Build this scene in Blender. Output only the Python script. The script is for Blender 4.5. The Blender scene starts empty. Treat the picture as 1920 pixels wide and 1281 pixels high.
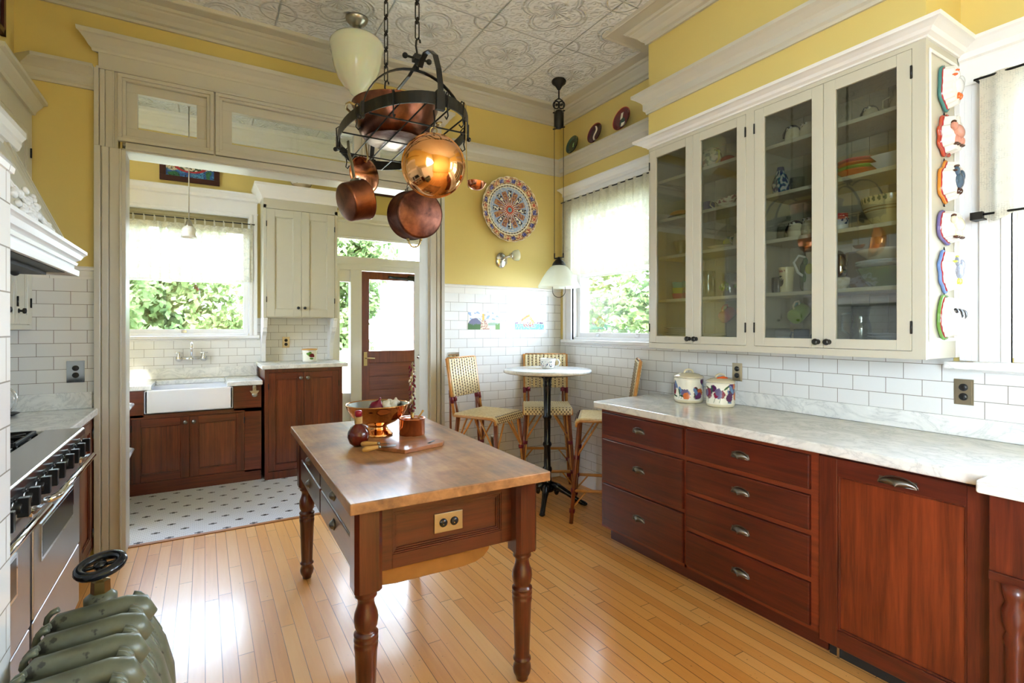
import bpy, bmesh, math, random
from math import sin, cos, pi, radians, atan2, sqrt, floor
from mathutils import Vector, Matrix, noise
random.seed(7)
sc = bpy.context.scene
COL = sc.collection

# ---------------------------------------------------------------- colours / materials
def s2l(c):
    return c/12.92 if c <= .04045 else ((c+.055)/1.055)**2.4
def rgb(r, g, b):
    return (s2l(r/255), s2l(g/255), s2l(b/255))
def c4(c):
    return (c[0], c[1], c[2], 1.0)

class G:
    """small node graph builder"""
    def __init__(s, name):
        s.mat = bpy.data.materials.new(name); s.mat.use_nodes = True
        s.nt = s.mat.node_tree; s.nt.nodes.clear()
        s.out = s.nt.nodes.new('ShaderNodeOutputMaterial')
    def n(s, t, **kw):
        nd = s.nt.nodes.new('ShaderNode'+t)
        for k, v in kw.items():
            if k.startswith('_'): setattr(nd, k[1:], v)
            else: s.put(nd.inputs[k.replace('__', ' ')], v)
        return nd
    def put(s, sock, v):
        if hasattr(v, 'is_output'): s.nt.links.new(v, sock)
        elif isinstance(v, tuple) and len(v) == 3 and sock.type == 'RGBA': sock.default_value = c4(v)
        else: sock.default_value = v
    def m(s, op, a, b=0.0, c=0.0, clamp=False):
        nd = s.nt.nodes.new('ShaderNodeMath'); nd.operation = op; nd.use_clamp = clamp
        for i, v in enumerate((a, b, c)): s.put(nd.inputs[i], v)
        return nd.outputs[0]
    def mix(s, f, a, b, mode='MIX'):
        nd = s.nt.nodes.new('ShaderNodeMix'); nd.data_type = 'RGBA'; nd.blend_type = mode
        s.put(nd.inputs[0], f); s.put(nd.inputs[6], a); s.put(nd.inputs[7], b)
        return nd.outputs[2]
    def ramp(s, f, stops, interp='LINEAR'):
        nd = s.nt.nodes.new('ShaderNodeValToRGB'); nd.color_ramp.interpolation = interp
        e = nd.color_ramp.elements
        while len(e) < len(stops): e.new(.5)
        for i, (p, c) in enumerate(stops):
            e[i].position = p
            e[i].color = c4(c) if isinstance(c, tuple) else (c, c, c, 1)
        s.put(nd.inputs[0], f); return nd.outputs[0]
    def obj(s):
        return s.n('TexCoord').outputs['Object']
    def sep(s, v):
        nd = s.n('SeparateXYZ'); s.put(nd.inputs[0], v); return nd.outputs
    def comb(s, x, y, z=0.0):
        nd = s.n('CombineXYZ'); s.put(nd.inputs[0], x); s.put(nd.inputs[1], y); s.put(nd.inputs[2], z); return nd.outputs[0]
    def map(s, v, sc=(1, 1, 1), loc=(0, 0, 0), rot=(0, 0, 0)):
        nd = s.n('Mapping'); s.put(nd.inputs[0], v); nd.inputs[1].default_value = loc
        nd.inputs[2].default_value = rot; nd.inputs[3].default_value = sc; return nd.outputs[0]
    def noise(s, v, scale=5, detail=3, rough=.5, dist=0.0):
        nd = s.n('TexNoise', Scale=scale, Detail=detail, Roughness=rough, Distortion=dist); s.put(nd.inputs['Vector'], v)
        return nd.outputs[0]
    def bump(s, h, strength=.3, dist=.01):
        return s.n('Bump', Strength=strength, Distance=dist, Height=h).outputs[0]
    def bsdf(s, col, rough=.5, metal=0.0, normal=None, coat=0.0, spec=.5, trans=0.0, ior=1.45, coatr=.1, sheen=0.0, sss=0.0):
        b = s.n('BsdfPrincipled', Base__Color=col, Roughness=rough, Metallic=metal, IOR=ior)
        b.inputs['Coat Weight'].default_value = coat; b.inputs['Coat Roughness'].default_value = coatr
        b.inputs['Specular IOR Level'].default_value = spec; b.inputs['Transmission Weight'].default_value = trans
        if sss: b.inputs['Subsurface Weight'].default_value = sss; b.inputs['Subsurface Scale'].default_value = .01
        if normal is not None: s.put(b.inputs['Normal'], normal)
        s.nt.links.new(b.outputs[0], s.out.inputs[0]); return b

M = {}
def flat(name, col, rough=.5, metal=0.0, var=0.06, bump=0.0, scale=8, coat=0.0, **kw):
    g = G(name); o = g.obj()
    n = g.noise(o, scale, 4)
    f = g.m('MULTIPLY_ADD', n, var*2, 1-var)
    c = g.mix(1.0, col, g.comb(f, f, f), 'MULTIPLY')
    nm = g.bump(g.noise(o, scale*6, 3), bump, .003) if bump else None
    g.bsdf(c, rough, metal, nm, coat, **kw); M[name] = g.mat; return g.mat

def wood(name, dark, light, axis='z', rough=.35, coat=.3, scale=1.0, strips=0.0):
    """straight grain along one axis"""
    g = G(name); o = g.obj()
    a = {'x': (1.2, 22, 22), 'y': (22, 1.2, 22), 'z': (22, 22, 1.2)}[axis]
    v = g.map(o, tuple(k*scale for k in a))
    n1 = g.noise(v, 1.6, 5, .6, .6); n2 = g.noise(v, 7, 4, .6)
    n3 = g.noise(o, 2.5, 2)
    f = g.m('ADD', g.m('MULTIPLY', n1, .7), g.m('MULTIPLY', n2, .3))
    f = g.m('ADD', f, g.m('MULTIPLY_ADD', n3, .25, -.12))
    c = g.ramp(f, [(.3, dark), (.7, light)])
    if strips:
        x = g.sep(o)
        s = g.m('ADD', x[0], x[1]); fr = g.m('FRACT', g.m('DIVIDE', s, strips))
        l = g.m('LESS_THAN', fr, .07); c = g.mix(g.m('MULTIPLY', l, .6), c, tuple(k*.4 for k in dark))
    g.bsdf(c, rough, 0, g.bump(f, .12, .002), coat); M[name] = g.mat; return g.mat

YEL = rgb(217, 195, 120)
flat('yellow_paint', YEL, .45, var=.03, bump=.03, scale=3)
flat('white_trim', rgb(202, 198, 187), .28, var=.015)
flat('white_cabinet', rgb(196, 192, 175), .3, var=.02)
flat('bright_trim', rgb(234, 233, 232), .28, var=.01)
flat('shelf_paint', rgb(214, 208, 188), .4, var=.02)
flat('interior_paint', rgb(178, 172, 152), .5, var=.04)
flat('stainless', (.56, .57, .6), .2, 1.0, var=.05, scale=3)
flat('brushed', (.50, .50, .52), .33, 1.0, var=.08, scale=3)
flat('chrome', (.75, .76, .78), .07, 1.0, var=.01)
flat('nickel', (.42, .40, .36), .28, 1.0, var=.12, scale=30)
flat('pewter', (.21, .2, .185), .34, 1.0, var=.2, scale=40)
flat('iron', (.022, .021, .02), .42, .6, var=.2, scale=20, bump=.08)
flat('black_gloss', (.008, .009, .012), .16, 0, var=.1)
flat('black_knob', (.01, .01, .01), .3, 0, var=.1)
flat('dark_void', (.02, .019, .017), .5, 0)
flat('brass', (.45, .33, .14), .3, 1.0, var=.15, scale=30)
flat('outlet_plate', (.46, .40, .29), .34, 1.0, var=.1, scale=20)
flat('outlet_black', (.015, .015, .016), .3)
flat('shade_cloth', rgb(150, 138, 104), .8)
flat('ceramic', rgb(238, 236, 231), .12, var=.01, coat=.3)
flat('cream_ceramic', rgb(226, 216, 186), .15, var=.03, coat=.3)
flat('fireclay', rgb(238, 240, 246), .1, var=.01, coat=.4)
flat('glass_milk', rgb(226, 228, 205), .12, var=.06, scale=6, coat=.3, sss=.3)
flat('steel_dull', (.26, .25, .22), .35, 1.0, var=.1, scale=20)
flat('rattan', rgb(196, 136, 70), .35, var=.3, scale=30, coat=.25)
flat('rattan_dark', rgb(120, 58, 28), .35, var=.35, scale=22, coat=.25)
flat('burgundy', rgb(110, 22, 40), .4, var=.1)
flat('red_ceramic', rgb(170, 36, 44), .2, var=.1, coat=.3)
flat('orange_ceramic', rgb(222, 96, 36), .2, var=.1, coat=.3)
flat('green_ceramic', rgb(120, 160, 50), .2, var=.15, coat=.3)
flat('dark_green_ceramic', rgb(62, 104, 30), .2, var=.5, scale=60, coat=.3)
flat('blue_ceramic', rgb(46, 62, 128), .2, var=.1, coat=.3)
flat('turquoise_ceramic', rgb(120, 196, 190), .2, var=.08, coat=.3)
flat('yellow_ceramic', rgb(206, 210, 92), .2, var=.08, coat=.3)
flat('pink_ceramic', rgb(214, 92, 104), .2, var=.1, coat=.3)
flat('brown_ceramic', rgb(72, 38, 22), .12, var=.15, coat=.4)
flat('black_ceramic', rgb(38, 38, 42), .15, var=.1, coat=.4)
flat('white_plate', rgb(214, 216, 220), .12, var=.01, coat=.3)
flat('terracotta_fish', rgb(190, 120, 62), .3, var=.3, scale=30)
flat('boxwood', rgb(206, 156, 84), .35, var=.1, coat=.3, scale=20)
flat('cork', rgb(190, 150, 96), .6, var=.2, scale=40)
flat('red_wax', rgb(158, 24, 48), .35, var=.1)
flat('twine', rgb(196, 160, 104), .7, var=.25, scale=90)
flat('vinegar', rgb(92, 20, 8), .06, var=.1, coat=.6)
flat('onion_skin', rgb(122, 28, 50), .25, var=.25, scale=20, coat=.2)
flat('garlic_skin', rgb(236, 230, 216), .5, var=.08, scale=30)
flat('tin_lining', rgb(150, 152, 146), .35, .9, var=.15, scale=10)
flat('leaf_green', rgb(70, 110, 48), .4, var=.3, scale=20)
flat('door_white', rgb(232, 232, 230), .3, var=.01)
flat('dark_frame', rgb(58, 20, 18), .35, var=.2, scale=20)
flat('soil_grass', rgb(122, 124, 104), .9, var=.3, scale=3)
flat('pale_siding', rgb(238, 228, 196), .7, var=.04)
flat('old_zinc', rgb(160, 112, 56), .45, .35, var=.35, scale=14)

wood('mahogany_z', rgb(54, 19, 12), rgb(112, 45, 25), 'z', .32)
wood('mahogany_x', rgb(58, 20, 12), rgb(118, 46, 26), 'x', .32)
wood('mahogany_y', rgb(54, 19, 12), rgb(102, 39, 23), 'y', .32)
wood('mahogany_rail', rgb(96, 38, 20), rgb(138, 58, 30), 'y', .35)
wood('mahogany_panel', rgb(76, 27, 13), rgb(136, 58, 28), 'z', .3)
wood('mahogany_bead', rgb(74, 28, 16), rgb(130, 58, 32), 'z', .32, strips=.04)
wood('island_z', rgb(50, 18, 10), rgb(106, 46, 26), 'z', .28, .5)
wood('island_x', rgb(54, 21, 13), rgb(100, 44, 27), 'x', .28, .4)
wood('island_y', rgb(50, 26, 18), rgb(92, 52, 38), 'y', .3, .4)
wood('fir_edge', rgb(150, 92, 42), rgb(196, 134, 70), 'x', .4)
wood('door_wood', rgb(84, 34, 20), rgb(134, 66, 40), 'z', .35)
wood('door_wood_x', rgb(84, 34, 20), rgb(134, 66, 40), 'x', .35)
wood('board_wood', rgb(134, 78, 44), rgb(190, 124, 78), 'x', .45)

def copper(name, bright, dark, rough, sc_=6, lo=.35, hi=.7):
    g = G(name); o = g.obj()
    n = g.noise(o, sc_, 5, .6, .4)
    c = g.ramp(n, [(lo, dark), (hi, bright)])
    r = g.m('MULTIPLY_ADD', n, -.12, rough+.08)
    g.bsdf(c, r, 1.0, g.bump(g.noise(o, 60, 2), .04, .001)); M[name] = g.mat
copper('copper_bright', (.93, .50, .22), (.82, .38, .14), .07)
copper('copper_rose', (.80, .33, .18), (.5, .17, .08), .16)
copper('copper_dark', (.27, .095, .05), (.09, .035, .022), .28, 9)
copper('copper_tarnish', (.23, .088, .055), (.06, .025, .02), .36, 14)
copper('tin_bottom', (.42, .36, .36), (.2, .13, .13), .34, 18)

# tabletop: worn maple / butcher top
g = G('table_top_wood'); o = g.obj()
n1 = g.noise(g.map(o, (14, 1.5, 14)), 2, 5, .6, .5); n2 = g.noise(o, 5, 5, .65); n3 = g.noise(o, 40, 3)
f = g.m('ADD', g.m('MULTIPLY', n1, .35), g.m('MULTIPLY', n2, .65))
c = g.ramp(f, [(.32, rgb(112, 76, 50)), (.5, rgb(172, 122, 78)), (.68, rgb(204, 158, 108))])
r = g.m('MULTIPLY_ADD', n2, .3, .26)
g.bsdf(c, r, 0, g.bump(g.m('ADD', n2, g.m('MULTIPLY', n3, .3)), .18, .004), .15); M['table_top_wood'] = g.mat

# marble
g = G('marble'); o = g.obj()
w = g.noise(o, 3, 4, .6, 1.5)
v = g.n('TexNoise', Scale=6, Detail=8, Roughness=.65, Distortion=1.8); g.put(v.inputs['Vector'], g.map(o, (1, .55, 1), rot=(0, 0, .6)))
vein = g.m('ABSOLUTE', g.m('SUBTRACT', v.outputs[0], .5))
vf = g.ramp(vein, [(0, 1.0), (.025, .35), (.09, 0.0)])
c = g.ramp(w, [(.35, rgb(228, 229, 226)), (.62, rgb(244, 244, 240))])
c = g.mix(g.m('MULTIPLY', vf, .34), c, rgb(140, 146, 148))
g.bsdf(c, .16, 0, None, .2); M['marble'] = g.mat

# wall tile: brick on chosen planes
def tile(name, axis, sx, sz, col=rgb(234, 234, 232), w=.1547):
    g = G(name); o = g.sep(g.obj())
    v = g.comb(g.m('ADD', o[axis], sx), g.m('ADD', o[2], sz))
    b = g.n('TexBrick', _offset=.5, _offset_frequency=2, Scale=1.0, Mortar__Size=.0016, Mortar__Smooth=.3, Brick__Width=w, Row__Height=.0777)
    g.put(b.inputs['Vector'], v); g.put(b.inputs['Color1'], col); g.put(b.inputs['Color2'], tuple(k*.95 for k in col))
    g.put(b.inputs['Mortar'], rgb(128, 120, 108))
    fac = b.outputs['Fac']
    wob = g.noise(v, 9, 2)
    h = g.m('ADD', g.m('MULTIPLY', fac, -1.0), g.m('MULTIPLY', wob, .5))
    r = g.m('MULTIPLY_ADD', fac, .5, .1)
    g.bsdf(b.outputs['Color'], r, 0, g.bump(h, .35, .0025), .2); M[name] = g.mat
tile('tile_back', 0, -.009, -.005)
tile('tile_right', 1, -.106, -.005, w=.1525)
tile('tile_scullery', 0, .022, .028, w=.1547)
tile('tile_end', 1, .03, -.004)

# strip wood floor
g = G('floor_wood'); o = g.sep(g.obj())
W = .0613
xs = g.m('DIVIDE', g.m('ADD', o[0], 3.0), W); row = g.m('FLOOR', xs); fx = g.m('FRACT', xs)
wn = g.n('TexWhiteNoise', _noise_dimensions='1D', W=row)
ys = g.m('ADD', g.m('DIVIDE', o[1], .95), g.m('MULTIPLY', wn.outputs[0], 7.0)); pl = g.m('FLOOR', ys); fy = g.m('FRACT', ys)
wn2 = g.n('TexWhiteNoise', _noise_dimensions='2D'); g.put(wn2.inputs['Vector'], g.comb(row, pl))
gx = g.m('LESS_THAN', g.m('MINIMUM', fx, g.m('SUBTRACT', 1.0, fx)), g.m('MULTIPLY_ADD', wn.outputs[0], .022, .012))
gy = g.m('LESS_THAN', g.m('MINIMUM', fy, g.m('SUBTRACT', 1.0, fy)), .0018)
gap = g.m('MAXIMUM', gx, gy)
gr = g.noise(g.comb(g.m('MULTIPLY', o[0], 26), g.m('MULTIPLY_ADD', o[1], 1.6, g.m('MULTIPLY', wn2.outputs[0], 40))), 2, 5, .6, .6)
tone = g.m('ADD', g.m('MULTIPLY', wn2.outputs[0], .55), g.m('MULTIPLY', gr, .45))
c = g.ramp(tone, [(.1, rgb(216, 146, 72)), (.5, rgb(234, 168, 92)), (.9, rgb(242, 188, 118))])
spk = g.noise(g.comb(o[0], o[1]), 55, 2); c = g.mix(g.m('MULTIPLY', g.m('GREATER_THAN', spk, .73), .5), c, rgb(110, 66, 36))
c = g.mix(g.m('MULTIPLY', gap, .72), c, rgb(70, 42, 24))
rn = g.noise(g.comb(o[0], o[1]), 3, 4)
rgh = g.m('MULTIPLY_ADD', gap, .2, .34)
h = g.m('ADD', g.m('MULTIPLY', gap, -1.0), g.m('ADD', g.m('MULTIPLY', wn2.outputs[0], .25), g.m('MULTIPLY', gr, .12)))
g.bsdf(c, rgh, 0, g.bump(h, .22, .0025), .35, coatr=.16); M['floor_wood'] = g.mat

# hexagon mosaic
g = G('floor_hex'); o = g.sep(g.obj())
P = .0243; R = P*.866
ry = g.m('DIVIDE', o[1], R); rj = g.m('FLOOR', ry)
odd = g.m('MODULO', g.m('ABSOLUTE', rj), 2.0)
rx = g.m('ADD', g.m('DIVIDE', o[0], P), g.m('MULTIPLY', odd, .5))
fx = g.m('SUBTRACT', g.m('FRACT', g.m('ADD', rx, 50.0)), .5); fy = g.m('SUBTRACT', g.m('FRACT', ry), .5)
d = g.m('SQRT', g.m('ADD', g.m('MULTIPLY', fx, fx), g.m('MULTIPLY', fy, fy)))
grout = g.m('GREATER_THAN', d, .54)
LY = .1365; LX = .1703
qy = g.m('ADD', g.m('DIVIDE', g.m('SUBTRACT', o[1], 4.308-.06825), LY), 20.0); qj = g.m('FLOOR', qy)
qx = g.m('ADD', g.m('DIVIDE', g.m('SUBTRACT', o[0], -.288-.085), LX), g.m('MULTIPLY_ADD', qj, .5, 10.0))
ax = g.m('ABSOLUTE', g.m('SUBTRACT', g.m('FRACT', qx), .5)); ay = g.m('ABSOLUTE', g.m('SUBTRACT', g.m('FRACT', qy), .5))
ex = g.m('MULTIPLY', ax, LX); ey = g.m('MULTIPLY', ay, LY)
dd = g.m('MINIMUM', g.m('MAXIMUM', g.m('MULTIPLY', ex, .6), g.m('MULTIPLY', ey, 1.7)), g.m('MAXIMUM', g.m('MULTIPLY', ex, 1.7), g.m('MULTIPLY', ey, .9)))
blk = g.m('LESS_THAN', dd, .0155)
c = g.mix(g.m('MULTIPLY', grout, .8), rgb(226, 228, 234), rgb(104, 106, 116))
c = g.mix(blk, c, rgb(24, 24, 30))
g.bsdf(c, .3, 0, g.bump(g.m('MULTIPLY', grout, -1.0), .2, .001)); M['floor_hex'] = g.mat

# pressed tin ceiling
g = G('tin_ceiling'); o = g.sep(g.obj())
S = .61
px = g.m('SUBTRACT', g.m('FRACT', g.m('ADD', g.m('DIVIDE', g.m('ADD', o[0], .2), S), 20.0)), .5)
py = g.m('SUBTRACT', g.m('FRACT', g.m('ADD', g.m('DIVIDE', g.m('ADD', o[1], .05), S), 20.0)), .5)
r = g.m('SQRT', g.m('ADD', g.m('MULTIPLY', px, px), g.m('MULTIPLY', py, py)))
th = g.m('ARCTAN2', py, px)
def line(dist, w): return g.m('SUBTRACT', 1.0, g.m('DIVIDE', g.m('ABSOLUTE', dist), w), clamp=True)
c4t = g.m('COSINE', g.m('MULTIPLY', th, 4.0)); c8 = g.m('COSINE', g.m('MULTIPLY', th, 8.0)); c16 = g.m('COSINE', g.m('MULTIPLY', th, 16.0))
q1 = line(g.m('SUBTRACT', r, g.m('MULTIPLY_ADD', g.m('ABSOLUTE', g.m('COSINE', g.m('MULTIPLY', th, 2.0))), .13, .24)), .022)
q2 = line(g.m('SUBTRACT', r, g.m('MULTIPLY_ADD', g.m('ABSOLUTE', g.m('COSINE', g.m('MULTIPLY', th, 2.0))), .12, .2)), .012)
ros = g.m('MULTIPLY', g.m('LESS_THAN', r, .13), g.m('MULTIPLY_ADD', c16, .35, .5))
pet = g.m('MULTIPLY', line(g.m('SUBTRACT', r, .165), .035), g.m('MULTIPLY_ADD', c8, .5, .5))
ax = g.m('ABSOLUTE', px); ay = g.m('ABSOLUTE', py)
edge = g.m('MAXIMUM', line(g.m('SUBTRACT', ax, .5), .012), line(g.m('SUBTRACT', ay, .5), .012))
cx = g.m('SUBTRACT', ax, .5); cy = g.m('SUBTRACT', ay, .5)
rc = g.m('SQRT', g.m('ADD', g.m('MULTIPLY', cx, cx), g.m('MULTIPLY', cy, cy))); tc = g.m('ARCTAN2', cy, cx)
cor = g.m('ADD', line(g.m('SUBTRACT', rc, .17), .016), g.m('MULTIPLY', line(g.m('SUBTRACT', rc, .09), .05), g.m('MULTIPLY_ADD', g.m('COSINE', g.m('MULTIPLY', tc, 12.0)), .4, .5)))
curl = g.n('TexVoronoi', Scale=16, _feature='SMOOTH_F1', Randomness=.8); g.put(curl.inputs['Vector'], g.comb(g.m('ABSOLUTE', g.m('MULTIPLY', px, 1.0)), g.m('ABSOLUTE', py), 0.0))
cu = g.m('SINE', g.m('MULTIPLY', curl.outputs['Distance'], 16.0))
h = g.m('ADD', g.m('ADD', g.m('MULTIPLY', q1, 1.0), g.m('MULTIPLY', q2, .6)), g.m('ADD', ros, g.m('ADD', pet, cor)))
h = g.m('ADD', h, g.m('ADD', g.m('MULTIPLY', edge, 1.2), g.m('MULTIPLY', cu, .22)))
g.bsdf(rgb(234, 237, 244), .24, 0, g.bump(h, 1.0, .011), .15); M['tin_ceiling'] = g.mat

# clear glass: thin pane
def thin_glass(name, tint, refl):
    g = G(name)
    t = g.n('BsdfTransparent', Color=tint); gl = g.n('BsdfGlossy', Color=(1., 1., 1.), Roughness=.02)
    fr = g.n('LayerWeight', Blend=.25)
    f = g.m('MULTIPLY_ADD', fr.outputs[0], .6, refl, clamp=True)
    mx = g.n('MixShader'); g.put(mx.inputs[0], f); g.put(mx.inputs[1], t.outputs[0]); g.put(mx.inputs[2], gl.outputs[0])
    g.nt.links.new(mx.outputs[0], g.out.inputs[0]); M[name] = g.mat
thin_glass('window_glass', (.95, .97, .96), .03)
thin_glass('cabinet_glass', (.75, .77, .73), .10)
thin_glass('drink_glass', (.86, .9, .88), .12)
g = G('ribbed_glass'); o = g.obj()
t = g.n('BsdfTransparent', Color=(.92, .95, .92)); gl = g.n('BsdfPrincipled', Base__Color=rgb(236, 238, 226), Roughness=.15)
tr = g.n('BsdfTranslucent', Color=rgb(240, 240, 226))
m1 = g.n('MixShader'); g.put(m1.inputs[0], .5); g.put(m1.inputs[1], gl.outputs[0]); g.put(m1.inputs[2], tr.outputs[0])
mx = g.n('MixShader'); g.put(mx.inputs[0], .8); g.put(mx.inputs[1], t.outputs[0]); g.put(mx.inputs[2], m1.outputs[0])
g.nt.links.new(mx.outputs[0], g.out.inputs[0]); M['ribbed_glass'] = g.mat

def lace(name, col, dens, axis, trn=1.0):
    g = G(name); o = g.sep(g.obj())
    v = g.comb(o[axis], o[2])
    net = g.n('TexVoronoi', Scale=130, _feature='F1', Randomness=.3); g.put(net.inputs['Vector'], v)
    flo = g.noise(v, 17, 3, .6, 1.2)
    hole = g.m('GREATER_THAN', net.outputs['Distance'], .47)
    solid = g.ramp(flo, [(.47, 0.0), (.53, 1.0)])
    alpha = g.m('ADD', dens, g.m('MULTIPLY', g.m('SUBTRACT', 1.0, hole), .25))
    alpha = g.m('ADD', alpha, g.m('MULTIPLY', solid, .22), clamp=True); tcol = tuple(k*trn for k in col)
    t = g.n('BsdfTransparent'); df = g.n('BsdfDiffuse', Color=col); tr = g.n('BsdfTranslucent', Color=tcol)
    m1 = g.n('MixShader'); g.put(m1.inputs[0], .5); g.put(m1.inputs[1], df.outputs[0]); g.put(m1.inputs[2], tr.outputs[0])
    mx = g.n('MixShader'); g.put(mx.inputs[0], alpha); g.put(mx.inputs[1], t.outputs[0]); g.put(mx.inputs[2], m1.outputs[0])
    g.nt.links.new(mx.outputs[0], g.out.inputs[0]); M[name] = g.mat
lace('lace_back', rgb(244, 238, 216), .62, 0, .35)
lace('lace_right', rgb(240, 234, 208), .76, 1, .34)
lace('lace_near', rgb(240, 234, 216), .76, 1, .30)

# painted surfaces read a colour attribute made by the script
def painted(name, rough=.15, coat=.3, metal=0.0):
    g = G(name); a = g.n('Attribute', _attribute_name='Col')
    g.bsdf(a.outputs['Color'], rough, metal, None, coat); M[name] = g.mat
painted('painted'); painted('painted_soft', .45, 0.0); painted('painted_matt', .6, 0.0)

# radiator: old green grey iron with chips
g = G('radiator_paint'); o = g.obj()
n = g.noise(o, 9, 5, .6); ch = g.noise(o, 26, 3, .6)
c = g.ramp(n, [(.3, rgb(74, 76, 60)), (.7, rgb(112, 114, 92))])
c = g.mix(g.ramp(ch, [(.66, 0.0), (.69, .8)]), c, rgb(36, 30, 26))
g.bsdf(c, .4, .15, g.bump(ch, .2, .003), .1); M['radiator_paint'] = g.mat
# rattan weave
g = G('weave'); o = g.obj()
c = g.ramp(g.noise(o, 60, 2), [(.3, rgb(222, 200, 148)), (.7, rgb(244, 230, 190))])
g.bsdf(c, .4, 0, None, .15); M['weave'] = g.mat
flat('weave_dark', rgb(60, 26, 30), .5, var=.1)
# foliage
g = G('foliage'); o = g.obj()
info = g.noise(o, 3.0, 3)
c = g.ramp(info, [(.3, rgb(56, 76, 44)), (.5, rgb(100, 120, 74)), (.7, rgb(158, 168, 124))])
d = g.n('BsdfDiffuse'); g.put(d.inputs[0], c); tr = g.n('BsdfTranslucent'); g.put(tr.inputs[0], c)
mx = g.n('MixShader'); g.put(mx.inputs[0], .4); g.put(mx.inputs[1], d.outputs[0]); g.put(mx.inputs[2], tr.outputs[0])
g.nt.links.new(mx.outputs[0], g.out.inputs[0]); M['foliage'] = g.mat

# ---------------------------------------------------------------- mesh builder
class F:
    """face frame: u along the face, n outwards, z up"""
    def __init__(s, o, u, n): s.o = Vector(o); s.u = Vector(u).normalized(); s.n = Vector(n).normalized()
    def __call__(s, u, n, z): return s.o + s.u*u + s.n*n + Vector((0, 0, z))
WORLD = F((0, 0, 0), (1, 0, 0), (0, 1, 0))

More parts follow.
